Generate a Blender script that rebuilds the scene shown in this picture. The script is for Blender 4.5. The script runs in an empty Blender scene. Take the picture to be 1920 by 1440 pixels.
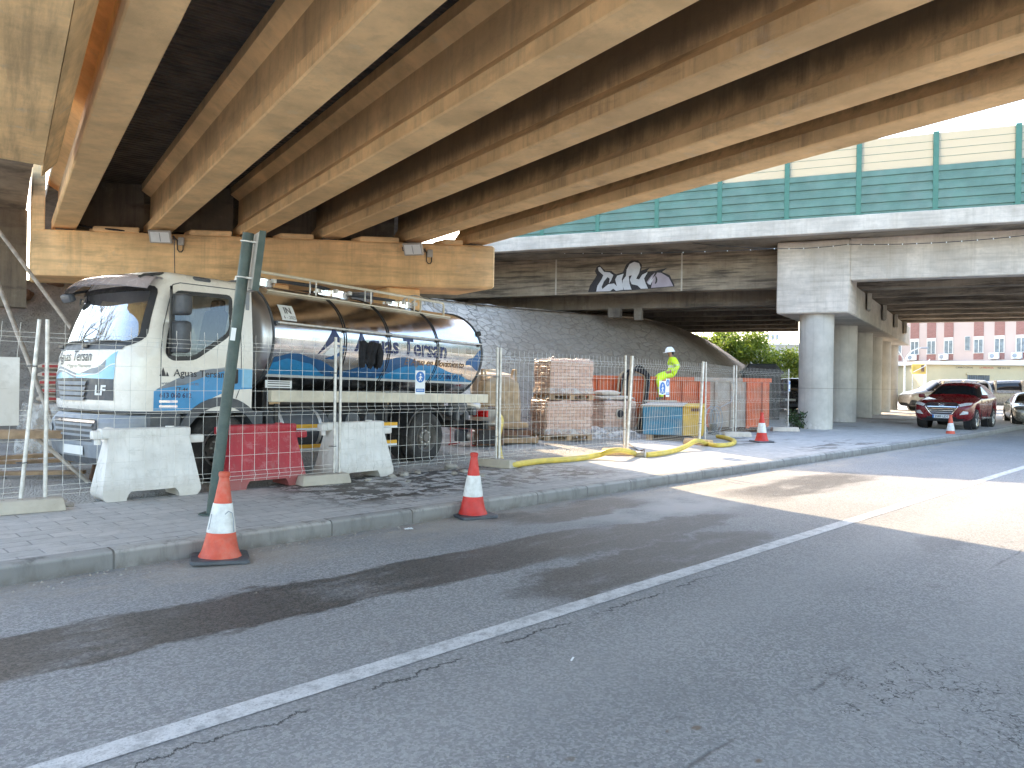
import bpy, bmesh, math, random
from mathutils import Vector, Matrix, noise as mnoise
random.seed(7)
SC = bpy.context.scene
COL = SC.collection
R = math.radians
SQ = math.sqrt(0.5)
# ------------------------------------------------------------------ camera
CAM_H = 1.55
FPX = 1400.0
CAM_M = Matrix.Translation((0, 0, CAM_H)) @ Matrix.Rotation(R(90 - 0.08), 4, 'X') @ Matrix.Rotation(R(0.89), 4, 'Z')
cam = bpy.data.cameras.new('camera')
cam.lens = 36 * FPX / 1920
cam.sensor_width = 36
cam.clip_end = 3000
cam.clip_start = 0.05
camo = bpy.data.objects.new('camera', cam)
COL.objects.link(camo)
camo.matrix_world = CAM_M
SC.camera = camo

def ray(px, py):
    return CAM_M.to_3x3() @ Vector(((px - 960) / FPX, -(py - 720) / FPX, -1))
def gp(px, py, z=0.0):
    """where the sight line of a photo pixel meets the level z"""
    d = ray(px, py)
    t = (z - CAM_H) / d.z
    return Vector((d.x * t, d.y * t, z))
def dp(px, py, Y):
    d = ray(px, py)
    t = Y / d.y
    return Vector((d.x * t, Y, CAM_H + d.z * t))
def rise(Y):
    return max(0.0, min(0.35, 0.012 * (Y - 24)))
def rn(r, n):
    return ((r - n) * SQ, (r + n) * SQ)

# ------------------------------------------------------------------ objects
def tag(o, label=None, cat=None, group=None, kind=None):
    if label: o['label'] = label
    if cat: o['category'] = cat
    if group: o['group'] = group
    if kind: o['kind'] = kind
    return o
def empty(name, loc=(0, 0, 0), rz=0.0, label=None, cat=None, group=None, mat=None):
    o = bpy.data.objects.new(name, None)
    COL.objects.link(o)
    if mat is not None: o.matrix_world = mat
    else:
        o.location = loc
        o.rotation_euler = (0, 0, rz)
    o.empty_display_size = 0.2
    return tag(o, label, cat, group)
def copy_tree(o, parent=None):
    c = o.copy()
    COL.objects.link(c)
    if parent is not None: c.parent = parent
    for ch in list(o.children): copy_tree(ch, c)
    return c

class MB:
    def __init__(self):
        self.bm = bmesh.new()
        self.mats = []
    def mi(self, m):
        if m not in self.mats: self.mats.append(m)
        return self.mats.index(m)
    def merge(self, tmp, mat, M=None):
        if M is not None: bmesh.ops.transform(tmp, matrix=M, verts=tmp.verts)
        i = self.mi(mat)
        for f in tmp.faces: f.material_index = i
        me = bpy.data.meshes.new('tmp')
        tmp.to_mesh(me); tmp.free()
        self.bm.from_mesh(me)
        bpy.data.meshes.remove(me)
        return self
    def box(self, c, s, mat, M=None, bevel=0.0, seg=1, rot=None):
        t = bmesh.new()
        bmesh.ops.create_cube(t, size=1)
        bmesh.ops.scale(t, vec=s, verts=t.verts)
        if bevel > 0:
            bmesh.ops.bevel(t, geom=t.edges[:], offset=bevel, segments=seg, affect='EDGES', profile=0.5)
        if rot is not None:
            bmesh.ops.transform(t, matrix=rot.to_4x4(), verts=t.verts)
        bmesh.ops.translate(t, vec=c, verts=t.verts)
        return self.merge(t, mat, M)
    def span(self, a, b, mat, M=None, bevel=0.0, seg=1):
        a, b = Vector(a), Vector(b)
        return self.box((a + b) / 2, [abs(q) for q in (b - a)], mat, M, bevel, seg)
    def poly(self, pts, mat):
        vs = [self.bm.verts.new(p) for p in pts]
        f = self.bm.faces.new(vs)
        f.material_index = self.mi(mat)
        return self
    def prism(self, pts, d0, d1, mat, M=None, bevel=0.0, seg=1):
        """2-D outline (x,y) swept in z from d0 to d1, then placed by M"""
        t = bmesh.new()
        lo = [t.verts.new((p[0], p[1], d0)) for p in pts]
        hi = [t.verts.new((p[0], p[1], d1)) for p in pts]
        n = len(pts)
        t.faces.new(lo[::-1]); t.faces.new(hi)
        for i in range(n):
            t.faces.new((lo[i], lo[(i + 1) % n], hi[(i + 1) % n], hi[i]))
        bmesh.ops.recalc_face_normals(t, faces=t.faces)
        if bevel > 0:
            bmesh.ops.bevel(t, geom=t.edges[:], offset=bevel, segments=seg, affect='EDGES', profile=0.5)
        return self.merge(t, mat, M)
    def tube(self, pts, r, mat, n=8, closed=False, M=None, radii=None):
        t = bmesh.new()
        P = [Vector(p) for p in pts]
        rings = []
        up = None
        for i, p in enumerate(P):
            if closed: d = P[(i + 1) % len(P)] - P[i - 1]
            else: d = P[min(i + 1, len(P) - 1)] - P[max(i - 1, 0)]
            d.normalize()
            if up is None:
                up = Vector((0, 0, 1)) if abs(d.z) < 0.9 else Vector((1, 0, 0))
            x = d.cross(up)
            if x.length < 1e-4: x = d.cross(Vector((0.3, 0.9, 0.1)))
            x.normalize()
            y = x.cross(d); y.normalize()
            up = y
            rr = radii[i] if radii else r
            rings.append([t.verts.new(p + x * rr * math.cos(a) + y * rr * math.sin(a))
                          for a in [2 * math.pi * k / n + math.pi / n for k in range(n)]])
        m = len(P)
        for i in range(m if closed else m - 1):
            A, B = rings[i], rings[(i + 1) % m]
            for k in range(n):
                t.faces.new((A[k], A[(k + 1) % n], B[(k + 1) % n], B[k]))
        if not closed:
            t.faces.new(rings[0][::-1]); t.faces.new(rings[-1])
        bmesh.ops.recalc_face_normals(t, faces=t.faces)
        return self.merge(t, mat, M)
    def lathe(self, prof, mat, n=24, M=None, a0=0.0, a1=2 * math.pi):
        t = bmesh.new()
        full = abs(a1 - a0 - 2 * math.pi) < 1e-4
        cols = []
        m = n if full else n + 1
        for k in range(m):
            a = a0 + (a1 - a0) * k / n
            cols.append([t.verts.new((p[0] * math.cos(a), p[0] * math.sin(a), p[1])) for p in prof])
        for k in range(n):
            A, B = cols[k], cols[(k + 1) % m]
            for j in range(len(prof) - 1):
                try: t.faces.new((A[j], B[j], B[j + 1], A[j + 1]))
                except ValueError: pass
        bmesh.ops.remove_doubles(t, verts=t.verts, dist=1e-5)
        bmesh.ops.recalc_face_normals(t, faces=t.faces)
        return self.merge(t, mat, M)
    def grid(self, fn, nu, nv, mat, flip=False):
        t = bmesh.new()
        V = [[t.verts.new(fn(i / nu, j / nv)) for j in range(nv + 1)] for i in range(nu + 1)]
        for i in range(nu):
            for j in range(nv):
                q = (V[i][j], V[i + 1][j], V[i + 1][j + 1], V[i][j + 1])
                t.faces.new(q[::-1] if flip else q)
        return self.merge(t, mat)
    def decal(self, polys, fn, mat, su=0.06, sv=0.04, off=0.004):
        """flat outlines (u,v) cut fine and laid on a curved surface fn(u,v,off)"""
        t = bmesh.new()
        for pts in polys:
            try: t.faces.new([t.verts.new((p[0], p[1], 0)) for p in pts])
            except ValueError: pass
        self._cut(t, su, sv)
        for v in t.verts: v.co = fn(v.co.x, v.co.y, off)
        return self.merge(t, mat)
    def _cut(self, t, su, sv):
        for ax, st in ((0, su), (1, sv)):
            if not st: continue
            lo = min(v.co[ax] for v in t.verts); hi = max(v.co[ax] for v in t.verts)
            k = math.floor(lo / st) + 1
            while k * st < hi:
                co = [0, 0, 0]; no = [0, 0, 0]
                co[ax] = k * st; no[ax] = 1
                bmesh.ops.bisect_plane(t, geom=t.verts[:] + t.edges[:] + t.faces[:], plane_co=co, plane_no=no, dist=1e-6)
                k += 1
    def text(self, s, size, fn, mat, at=(0, 0), off=0.005, bold=0.0, sx=1.0, shear=0.0, align='LEFT', su=0.0, sv=0.04, flipu=False):
        c = bpy.data.curves.new('t', 'FONT')
        c.body = s; c.size = size; c.offset = bold * size; c.shear = shear; c.align_x = align; c.resolution_u = 3
        o = bpy.data.objects.new('t', c)
        COL.objects.link(o)
        dg = bpy.context.evaluated_depsgraph_get()
        me = bpy.data.meshes.new_from_object(o.evaluated_get(dg))
        bpy.data.objects.remove(o); bpy.data.curves.remove(c)
        t = bmesh.new(); t.from_mesh(me); bpy.data.meshes.remove(me)
        for v in t.verts: v.co.x *= sx
        if t.verts: self._cut(t, su, sv)
        for v in t.verts:
            u = v.co.x * (-1 if flipu else 1) + at[0]
            v.co = fn(u, v.co.y + at[1], off)
        if flipu: bmesh.ops.reverse_faces(t, faces=t.faces)
        return self.merge(t, mat)
    def build(self, name, parent=None, loc=None, rz=None, ang=35):
        me = bpy.data.meshes.new(name)
        self.bm.to_mesh(me); self.bm.free()
        for m in self.mats: me.materials.append(m)
        me.polygons.foreach_set('use_smooth', [True] * len(me.polygons))
        me.set_sharp_from_angle(angle=R(ang))
        o = bpy.data.objects.new(name, me)
        COL.objects.link(o)
        if parent is not None: o.parent = parent
        if loc is not None: o.location = loc
        if rz is not None: o.rotation_euler = (0, 0, rz)
        return o

def roundpoly(pts, r, n=4):
    out = []
    m = len(pts)
    for i in range(m):
        a, b, c = Vector(pts[i - 1]), Vector(pts[i]), Vector(pts[(i + 1) % m])
        da, dc = (a - b), (c - b)
        k = min(r, da.length * 0.45, dc.length * 0.45)
        p, q = b + da.normalized() * k, b + dc.normalized() * k
        for j in range(n + 1):
            t = j / n
            out.append(((1 - t) ** 2 * p + 2 * t * (1 - t) * b + t * t * q)[:])
    return out
def ringquads(outer, inner):
    n = len(outer)
    return [(outer[i], outer[(i + 1) % n], inner[(i + 1) % n], inner[i]) for i in range(n)]
def insetpoly(pts, d):
    """shrink an anticlockwise or clockwise outline by d"""
    n = len(pts)
    ar = sum(pts[i][0] * pts[(i + 1) % n][1] - pts[(i + 1) % n][0] * pts[i][1] for i in range(n))
    s = 1 if ar > 0 else -1
    out = []
    for i in range(n):
        a, b, c = Vector(pts[i - 1][:2]), Vector(pts[i][:2]), Vector(pts[(i + 1) % n][:2])
        e = (c - a)
        if e.length < 1e-9: e = c - b
        e.normalize()
        nrm = Vector((-e.y, e.x)) * s
        out.append((b + nrm * d)[:])
    return out
def inpoly(x, y, pts):
    c = False
    j = len(pts) - 1
    for i in range(len(pts)):
        xi, yi = pts[i][:2]; xj, yj = pts[j][:2]
        if (yi > y) != (yj > y) and x < (xj - xi) * (y - yi) / (yj - yi) + xi: c = not c
        j = i
    return c
def circle(cx, cy, r, n=20, ry=None):
    return [(cx + r * math.cos(2 * math.pi * k / n), cy + (ry or r) * math.sin(2 * math.pi * k / n)) for k in range(n)]
def flat(u, v, off): return Vector((u, v, off))
XZ = Matrix(((1, 0, 0, 0), (0, 0, -1, 0), (0, 1, 0, 0), (0, 0, 0, 1)))   # outline (x,y) -> (x, z), swept towards -y
AX_Y = Matrix.Rotation(R(-90), 4, 'X')                                     # lathe axis z -> y
AX_X = Matrix.Rotation(R(90), 4, 'Y')                                      # lathe axis z -> x

# ------------------------------------------------------------------ materials
class NT:
    def __init__(self, name):
        self.m = bpy.data.materials.new(name)
        self.m.use_nodes = True
        self.t = self.m.node_tree
        self.b = self.t.nodes['Principled BSDF']
        self.out = self.t.nodes['Material Output']
    def n(self, typ, props=None, **ins):
        nd = self.t.nodes.new(typ)
        for k, v in (props or {}).items(): setattr(nd, k, v)
        for k, v in ins.items(): self.set(nd, k, v)
        return nd
    def set(self, nd, k, v):
        s = nd.inputs[int(k[1:])] if (k[0] == 'i' and k[1:].isdigit()) else nd.inputs[k.replace('_', ' ')]
        if isinstance(v, bpy.types.NodeSocket): self.t.links.new(v, s)
        elif isinstance(v, (tuple, list)) and len(v) == 3 and s.type == 'RGBA': s.default_value = (*v, 1)
        else: s.default_value = v
    def pos(self): return self.n('ShaderNodeNewGeometry').outputs['Position']
    def obj(self): return self.n('ShaderNodeTexCoord').outputs['Object']
    def nor(self): return self.n('ShaderNodeNewGeometry').outputs['Normal']
    def map(self, v, scale=(1, 1, 1), rot=(0, 0, 0), loc=(0, 0, 0)):
        return self.n('ShaderNodeMapping', i0=v, i1=loc, i2=rot, i3=scale).outputs[0]
    def road(self): return self.map(self.pos(), rot=(0, 0, R(-45)))
    def noise(self, v, sc, det=4, ro=0.55, dist=0.0):
        return self.n('ShaderNodeTexNoise', Vector=v, Scale=sc, Detail=det, Roughness=ro, Distortion=dist).outputs['Fac']
    def vor(self, v, sc, feat='F1', out='Distance', rnd=1.0):
        return self.n('ShaderNodeTexVoronoi', {'feature': feat}, Vector=v, Scale=sc, Randomness=rnd).outputs[out]
    def mr(self, v, a, b, c=0.0, d=1.0, smooth=True):
        return self.n('ShaderNodeMapRange', {'interpolation_type': 'SMOOTHSTEP' if smooth else 'LINEAR'}, i0=v, i1=a, i2=b, i3=c, i4=d).outputs[0]
    def mth(self, op, a, b=0.0, clamp=False):
        return self.n('ShaderNodeMath', {'operation': op, 'use_clamp': clamp}, i0=a, i1=b).outputs[0]
    def mul(self, a, b): return self.mth('MULTIPLY', a, b)
    def add(self, a, b): return self.mth('ADD', a, b)
    def mx(self, a, b): return self.mth('MAXIMUM', a, b)
    def sep(self, v):
        s = self.n('ShaderNodeSeparateXYZ', i0=v)
        return s.outputs[0], s.outputs[1], s.outputs[2]
    def mix(self, f, a, b, typ='MIX'):
        nd = self.n('ShaderNodeMix', {'data_type': 'RGBA', 'blend_type': typ})
        self.set(nd, 'i0', f); self.set(nd, 'i6', a); self.set(nd, 'i7', b)
        return nd.outputs[2]
    def band(self, v, lo, hi, s):
        return self.mul(self.mr(v, lo - s, lo + s), self.mr(v, hi - s, hi + s, 1.0, 0.0))
    def bump(self, h, strength=0.3, dist=0.01):
        nd = self.n('ShaderNodeBump', Strength=strength, Distance=dist, Height=h)
        self.t.links.new(nd.outputs[0], self.b.inputs['Normal'])
    def fin(self, col=None, rough=None, metal=None, **kw):
        if col is not None: self.set(self.b, 'Base_Color', col)
        if rough is not None: self.set(self.b, 'Roughness', rough)
        if metal is not None: self.set(self.b, 'Metallic', metal)
        for k, v in kw.items(): self.set(self.b, k, v)
        return self.m

def sc3(c, k): return tuple(min(1, q * k) for q in c)
def plain(name, col, rough=0.5, metal=0.0, var=0.18, scale=6.0, bump=0.0, bscale=60.0, dirt=0.0, dirtcol=(0.25, 0.22, 0.18), coat=0.0, spec=0.5):
    t = NT(name)
    v = t.obj()
    f = t.noise(v, scale, 5)
    c = t.mix(t.mr(f, 0.3, 0.7), sc3(col, 1 - var), sc3(col, 1 + var * 0.6))
    if dirt > 0:
        d = t.noise(v, scale * 0.6, 8, 0.7)
        c = t.mix(t.mul(t.mr(d, 0.42, 0.72), dirt), c, dirtcol)
    rr = t.mr(t.noise(v, scale * 2.2, 3), 0.3, 0.7, max(0.02, rough - 0.08), min(1, rough + 0.1))
    if bump > 0: t.bump(t.noise(v, bscale, 5), bump, 0.004)
    kw = {'Coat Weight': coat, 'Specular IOR Level': spec}
    t.fin(c, rr, metal)
    for k, q in kw.items(): t.b.inputs[k].default_value = q
    return t.m

def concrete(name, col, streak=0.5, darktone=0.0, board=0.0, stain=0.4, staincol=(0.10, 0.085, 0.065), horiz=False, patch=(0.5, 0.46, 0.38), patchamt=0.25, ang=0.0):
    t = NT(name)
    v = t.obj()
    if ang: v = t.map(v, rot=(0, 0, ang))
    x, y, z = t.sep(v)
    nz = t.mth('ABSOLUTE', t.sep(t.nor())[2])
    big = t.noise(v, 0.9, 5, 0.6)
    mid = t.noise(v, 5, 6, 0.62)
    c = t.mix(t.mr(big, 0.3, 0.7), sc3(col, 0.78), sc3(col, 1.12))
    c = t.mix(t.mul(t.mr(mid, 0.45, 0.72), 0.35), c, sc3(col, 0.62))
    c = t.mix(t.mul(t.mr(t.noise(t.map(v, loc=(7, 3, 1)), 2.3, 7, 0.7), 0.55, 0.7), patchamt), c, patch)
    st = t.add(t.mul(t.noise(t.map(v, scale=(2.6, 2.6, 0.3)), 1.0, 7, 0.72), 0.8), t.mul(t.noise(t.map(v, scale=(24, 24, 0.5)), 1.0, 4, 0.6), 0.22))
    side = t.mr(nz, 0.3, 0.7, 1.0, 0.0)
    c = t.mix(t.mul(t.mul(t.mr(st, 0.45, 0.75), streak), side), c, sc3(staincol, 1.6))
    if darktone:
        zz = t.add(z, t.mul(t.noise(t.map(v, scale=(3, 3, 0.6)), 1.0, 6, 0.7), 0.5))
        c = t.mix(t.mul(t.mul(t.mr(zz, 5.42, 5.75), darktone), side), c, staincol)  # shade painted into the colour of the upper webs, edge broken by noise
    pl = t.noise(t.map(v, scale=(0.5, 0.5, 2.2), loc=(2, 9, 4)), 1.3, 7, 0.7)
    c = t.mix(t.mul(t.mr(pl, 0.5, 0.72), stain), c, staincol)
    h = t.noise(v, 34, 6, 0.6)
    if board:
        bv = t.map(v, scale=(0.6, 0.6, 9) if horiz else (7, 0.5, 0.5))
        bn = t.noise(bv, 1.0, 6, 0.65)
        c = t.mix(t.mul(t.mr(bn, 0.42, 0.68), board), c, staincol)
        h = t.add(t.mul(bn, 2.5), h)
    pits = t.vor(v, 26)
    c = t.mix(t.mul(t.mr(pits, 0.03, 0.10, 1, 0), 0.5), c, sc3(col, 0.35))
    t.bump(h, 0.35, 0.012)
    return t.fin(c, 0.88)

M = {}
def build_mats():
    M['beam'] = concrete('beam_concrete', (0.86, 0.585, 0.295), streak=0.45, darktone=0.3, stain=0.22, patchamt=0.4, patch=(0.72, 0.58, 0.36))
    M['beamdark'] = concrete('stained_shaded_beam_concrete', (0.74, 0.50, 0.255), streak=0.7, darktone=0.8, stain=0.45, staincol=(0.09, 0.065, 0.042))  # darker copy for the last ribs: painted web shade besides streaks and stains
    M['cap'] = concrete('cap_concrete', (0.90, 0.59, 0.30), streak=0.5, board=0.3, horiz=True, stain=0.45, staincol=(0.24, 0.17, 0.10))
    M['soffit'] = concrete('board_marked_soffit', (0.88, 0.61, 0.30), streak=0.2, board=0.45, stain=0.35, staincol=(0.24, 0.175, 0.10), patchamt=0.4)
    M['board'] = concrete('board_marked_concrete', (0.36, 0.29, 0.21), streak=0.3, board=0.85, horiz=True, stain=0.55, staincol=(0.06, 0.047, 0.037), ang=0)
    M['grey'] = concrete('grey_concrete', (0.52, 0.465, 0.385), streak=0.3, board=0.15, horiz=True, stain=0.2, staincol=(0.27, 0.235, 0.19))
    M['white_c'] = concrete('pale_concrete', (0.66, 0.575, 0.49), streak=0.65, board=0.3, horiz=True, stain=0.3, staincol=(0.27, 0.225, 0.175))
    M['darkc'] = concrete('dark_concrete', (0.20, 0.165, 0.125), streak=0.7, stain=0.6, staincol=(0.04, 0.03, 0.025))  # dark tone, mostly for diaphragms, walls and girders under the decks
    # columns: grey with a worn pale foot
    t = NT('column_concrete')
    v = t.obj(); x, y, z = t.sep(v)
    c = t.mix(t.mr(t.noise(v, 1.6, 6, 0.6), 0.3, 0.7), (0.44, 0.405, 0.355), (0.57, 0.525, 0.46))
    st = t.noise(t.map(v, scale=(8, 8, 0.4)), 1, 5)
    c = t.mix(t.mul(t.mr(st, 0.5, 0.75), 0.35), c, (0.30, 0.26, 0.21))
    foot = t.mr(t.add(z, t.mul(t.noise(v, 3.5, 6, 0.7), 0.9)), 0.55, 0.95, 1, 0)
    c = t.mix(t.mul(foot, t.mr(t.noise(v, 9, 5), 0.4, 0.6)), c, (0.62, 0.58, 0.53))
    ring = t.band(z, 1.52, 1.535, 0.006)
    c = t.mix(t.mul(ring, 0.8), c, (0.2, 0.18, 0.15))
    t.bump(t.noise(v, 28, 6), 0.3, 0.012)
    M['column'] = t.fin(c, 0.9)
    # corrugated deck sheets
    t = NT('corrugated_deck')
    v = t.obj(); x, y, z = t.sep(v)
    w = t.mth('SINE', t.mul(y, 2 * math.pi / 0.16))
    c = t.mix(t.mr(t.noise(v, 2.5, 5), 0.3, 0.7), (0.045, 0.038, 0.034), (0.11, 0.09, 0.075))
    c = t.mix(t.mul(t.mr(t.noise(v, 7, 6, 0.7), 0.6, 0.75), 0.5), c, (0.16, 0.09, 0.05))
    t.bump(w, 0.9, 0.05)
    M['deck'] = t.fin(c, 0.75)
    # asphalt
    t = NT('asphalt')
    p = t.road(); r, n, _ = t.sep(p)
    wob = t.noise(p, 1.1, 6, 0.65)
    wob2 = t.noise(t.map(p, scale=(0.35, 1, 1)), 2.4, 7, 0.7)
    nn = t.add(n, t.mul(t.add(wob, -0.5), 1.1))
    rr = t.add(r, t.mul(t.add(wob2, -0.5), 1.2))
    agg = t.vor(p, 75, out='Color')
    aggv = t.n('ShaderNodeSeparateColor', i0=agg).outputs[0]
    fine = t.noise(p, 170, 3, 0.7)
    base = t.mix(t.mr(aggv, 0.1, 1.0), (0.17, 0.17, 0.172), (0.47, 0.465, 0.46))
    base = t.mix(t.mr(fine, 0.35, 0.65), base, (0.29, 0.29, 0.29))
    base = t.mix(t.mul(t.mr(t.noise(p, 0.7, 5, 0.6), 0.35, 0.7), 0.35), base, (0.21, 0.21, 0.212))
    base = t.mix(t.mul(t.mr(t.vor(p, 38, rnd=1), 0.05, 0.16, 1, 0), 0.25), base, (0.42, 0.41, 0.40))
    dust = t.mul(t.mr(nn, 5.35, 6.25), t.mr(wob2, 0.3, 0.62))
    base = t.mix(t.mul(dust, 0.65), base, (0.44, 0.385, 0.32))
    lite = t.mul(t.band(nn, 4.9, 6.0, 0.35), t.band(r, 6.2, 9.5, 1.3))
    base = t.mix(t.mul(lite, t.mr(wob, 0.3, 0.6)), base, (0.47, 0.46, 0.45))
    # damp runs
    n0 = t.add(n, t.mul(r, -0.0))
    d1 = t.mul(t.band(t.add(n, t.mul(t.add(wob2, -0.5), 0.75)), 4.4, 5.2, 0.07), t.band(rr, -4, 6.4, 0.9))
    e2 = t.add(t.mth('POWER', t.mul(t.add(rr, -5.7), 0.5), 2), t.mth('POWER', t.mul(t.add(nn, -3.75), 2.0), 2))
    d2 = t.mr(e2, 0.5, 1.1, 1, 0)
    d3 = t.mul(t.band(nn, 5.55, 6.25, 0.12), t.band(rr, 5.9, 8.3, 0.5))
    e4 = t.add(t.mth('POWER', t.mul(t.add(rr, -6.6), 0.55), 2), t.mth('POWER', t.mul(t.add(nn, -4.55), 2.4), 2))
    d4 = t.mul(t.mr(e4, 0.5, 1.1, 1, 0), 0.8)
    d5 = t.mul(t.band(t.add(n, t.mul(t.add(wob2, -0.5), 0.9)), 4.6, 5.6, 0.2), t.band(rr, 9.5, 14, 1.0))
    d5 = t.mul(d5, 0.75)
    e6 = t.add(t.mth('POWER', t.add(rr, -8.3), 2), t.mth('POWER', t.mul(t.add(nn, -2.2), 2.2), 2))
    d6 = t.mul(t.mr(e6, 0.05, 0.4, 1, 0), 0.45)
    damp = t.mx(t.mx(t.mx(d1, d2), t.mx(d3, d4)), t.mx(d5, d6))
    damp = t.mul(t.mr(damp, 0.08, 0.92), t.mr(t.noise(p, 14, 5, 0.7), 0.2, 0.42))
    damp = t.mul(damp, t.mr(t.noise(t.map(p, scale=(0.5, 1.4, 1)), 2.2, 7, 0.72), 0.32, 0.5, 0.35, 1.0))
    base = t.mix(t.mul(damp, 0.9), base, t.mix(aggv, (0.018, 0.017, 0.016), (0.10, 0.09, 0.08)))
    trk = t.mx(t.band(n, 0.95, 1.5, 0.25), t.band(n, 2.3, 2.85, 0.25))
    base = t.mix(t.mul(trk, 0.22), base, (0.42, 0.415, 0.405))
    drip = t.mul(t.band(n, 1.6, 2.25, 0.2), t.mr(t.vor(t.map(p, scale=(0.8, 1.4, 1)), 2.1), 0.10, 0.2, 1, 0))
    base = t.mix(t.mul(drip, t.mr(t.noise(p, 9, 5, 0.7), 0.4, 0.65, 0, 0.5)), base, (0.06, 0.058, 0.055))
    # cracks
    pd = t.n('ShaderNodeVectorMath', {'operation': 'ADD'}, i0=p, i1=t.n('ShaderNodeTexNoise', Vector=p, Scale=6.0, Detail=4.0).outputs['Color']).outputs[0]
    cr = t.mr(t.vor(pd, 3.6, 'DISTANCE_TO_EDGE'), 0.006, 0.03, 1, 0)
    e = t.add(t.mth('POWER', t.mul(t.add(r, -4.2), 1.1), 2), t.mth('POWER', t.mul(t.add(n, -1.15), 1.7), 2))
    cm = t.mul(t.mr(e, 0.3, 1.5, 1, 0), t.mr(t.noise(p, 3.5, 3), 0.38, 0.58))
    lc = t.add(n, t.mul(t.add(t.noise(t.map(p, scale=(1, 0.2, 1)), 3.5, 8, 0.75), -0.5), 0.35))
    longc = t.mul(t.band(lc, 3.135, 3.15, 0.006), t.mul(t.band(r, -1, 5.5, 0.5), t.mr(t.noise(p, 2.2, 3), 0.4, 0.5)))
    seam = t.mul(t.band(t.add(n, t.mul(t.noise(p, 1.5, 4), 0.12)), 1.66, 1.68, 0.01), t.mr(t.noise(p, 1.7, 3), 0.5, 0.62))
    crack = t.mx(t.mul(cr, cm), t.mx(longc, t.mul(seam, 0.5)))
    base = t.mix(t.mul(crack, 0.85), base, (0.02, 0.02, 0.02))
    # dried mud prints
    mud = t.mul(t.mr(t.vor(t.map(p, scale=(1.3, 2, 1)), 4.2), 0.13, 0.2, 1, 0), t.mul(t.band(r, 1.2, 3.2, 0.3), t.band(n, 1.35, 2.0, 0.1)))
    base = t.mix(t.mul(mud, t.mr(t.noise(p, 12, 4), 0.45, 0.6)), base, (0.20, 0.155, 0.115))
    hh = t.add(t.add(t.mul(aggv, 0.8), fine), t.mul(crack, -3))
    t.bump(hh, 0.5, 0.006)
    rough = t.mr(damp, 0, 1, 0.86, 0.5)
    M['asphalt'] = t.fin(base, rough)
    # worn line paint
    t = NT('worn_line_paint')
    p = t.road()
    w = t.noise(p, 9, 8, 0.75)
    c = t.mix(t.mr(w, 0.42, 0.66), (0.66, 0.66, 0.655), (0.40, 0.40, 0.40))
    c = t.mix(t.mul(t.mr(t.noise(p, 90, 3), 0.5, 0.7), 0.5), c, (0.2, 0.2, 0.2))
    t.bump(t.noise(p, 90, 4), 0.3, 0.004)
    M['line'] = t.fin(c, 0.75)
    # pavers
    t = NT('paver_blocks')
    p = t.road(); r, n, _ = t.sep(p)
    wv = t.n('ShaderNodeVectorMath', {'operation': 'MULTIPLY_ADD'}, i0=t.n('ShaderNodeTexNoise', Vector=p, Scale=2.0, Detail=3.0).outputs['Color'], i1=(0.04, 0.02, 0), i2=p).outputs[0]
    bt = t.n('ShaderNodeTexBrick', {'offset': 0.5, 'squash': 1.0}, Vector=wv, Color1=(0.46, 0.45, 0.435), Color2=(0.55, 0.53, 0.505), Mortar=(0.5, 0.5, 0.5), Scale=1.0, Mortar_Size=0.009, Mortar_Smooth=0.35, Bias=0.0, Brick_Width=0.40, Row_Height=0.205)
    mort = bt.outputs['Fac']
    dirt = t.noise(p, 1.2, 7, 0.65)
    c = t.mix(t.mul(t.mr(t.noise(p, 7, 7, 0.7), 0.4, 0.7), 0.45), bt.outputs['Color'], (0.285, 0.275, 0.26))
    c = t.mix(t.mul(t.mr(dirt, 0.55, 0.75), 0.35), c, (0.36, 0.31, 0.25))
    c = t.mix(t.mul(t.mr(t.noise(p, 130, 3), 0.55, 0.7), 0.35), c, (0.2, 0.195, 0.19))
    nw = t.add(n, t.mul(t.add(dirt, -0.5), 1.4)); rw = t.add(r, t.mul(t.add(t.noise(p, 1.9, 6, 0.7), -0.5), 2.0))
    sod = t.mul(t.band(nw, 7.15, 9.6, 0.3), t.band(rw, 4.6, 9.6, 0.5))
    # sodden joints, mud squeezed over parts of the blocks
    jd = t.mr(t.add(mort, t.mul(t.mr(t.noise(p, 4.5, 7, 0.7), 0.44, 0.56), 0.9)), 0.2, 0.6)
    c = t.mix(t.mul(sod, jd), c, (0.05, 0.042, 0.036))
    c = t.mix(t.mul(mort, t.mr(t.noise(p, 1.6, 4), 0.35, 0.65, 0.2, 0.6)), c, (0.13, 0.115, 0.10))
    far = t.mul(t.band(rw, 16.5, 21, 1.2), t.mr(t.noise(t.map(p, scale=(0.4, 1, 1)), 1.1, 6, 0.7), 0.52, 0.6))
    c = t.mix(t.mul(far, 0.75), c, (0.10, 0.085, 0.07))
    t.bump(t.add(t.mul(mort, -2.5), t.mul(t.noise(p, 40, 5), 0.8)), 0.45, 0.006)
    M['paver'] = t.fin(c, t.mr(t.mul(sod, jd), 0, 1, 0.85, 0.5))
    # kerb stones
    t = NT('kerb_stone')
    p = t.road(); r, n, z = t.sep(p)
    k = t.mth('FRACT', r)
    joint = t.mr(t.mth('ABSOLUTE', t.add(k, -0.5)), 0.487, 0.497)
    idx = t.n('ShaderNodeTexWhiteNoise', {'noise_dimensions': '1D'}, W=t.mth('FLOOR', r)).outputs['Value']
    c = t.mix(idx, (0.31, 0.30, 0.285), (0.44, 0.42, 0.39))
    c = t.mix(t.mul(t.mr(t.noise(t.map(p, scale=(5, 5, 1.2)), 1.2, 7, 0.7), 0.45, 0.7), 0.75), c, (0.12, 0.11, 0.10))
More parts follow.
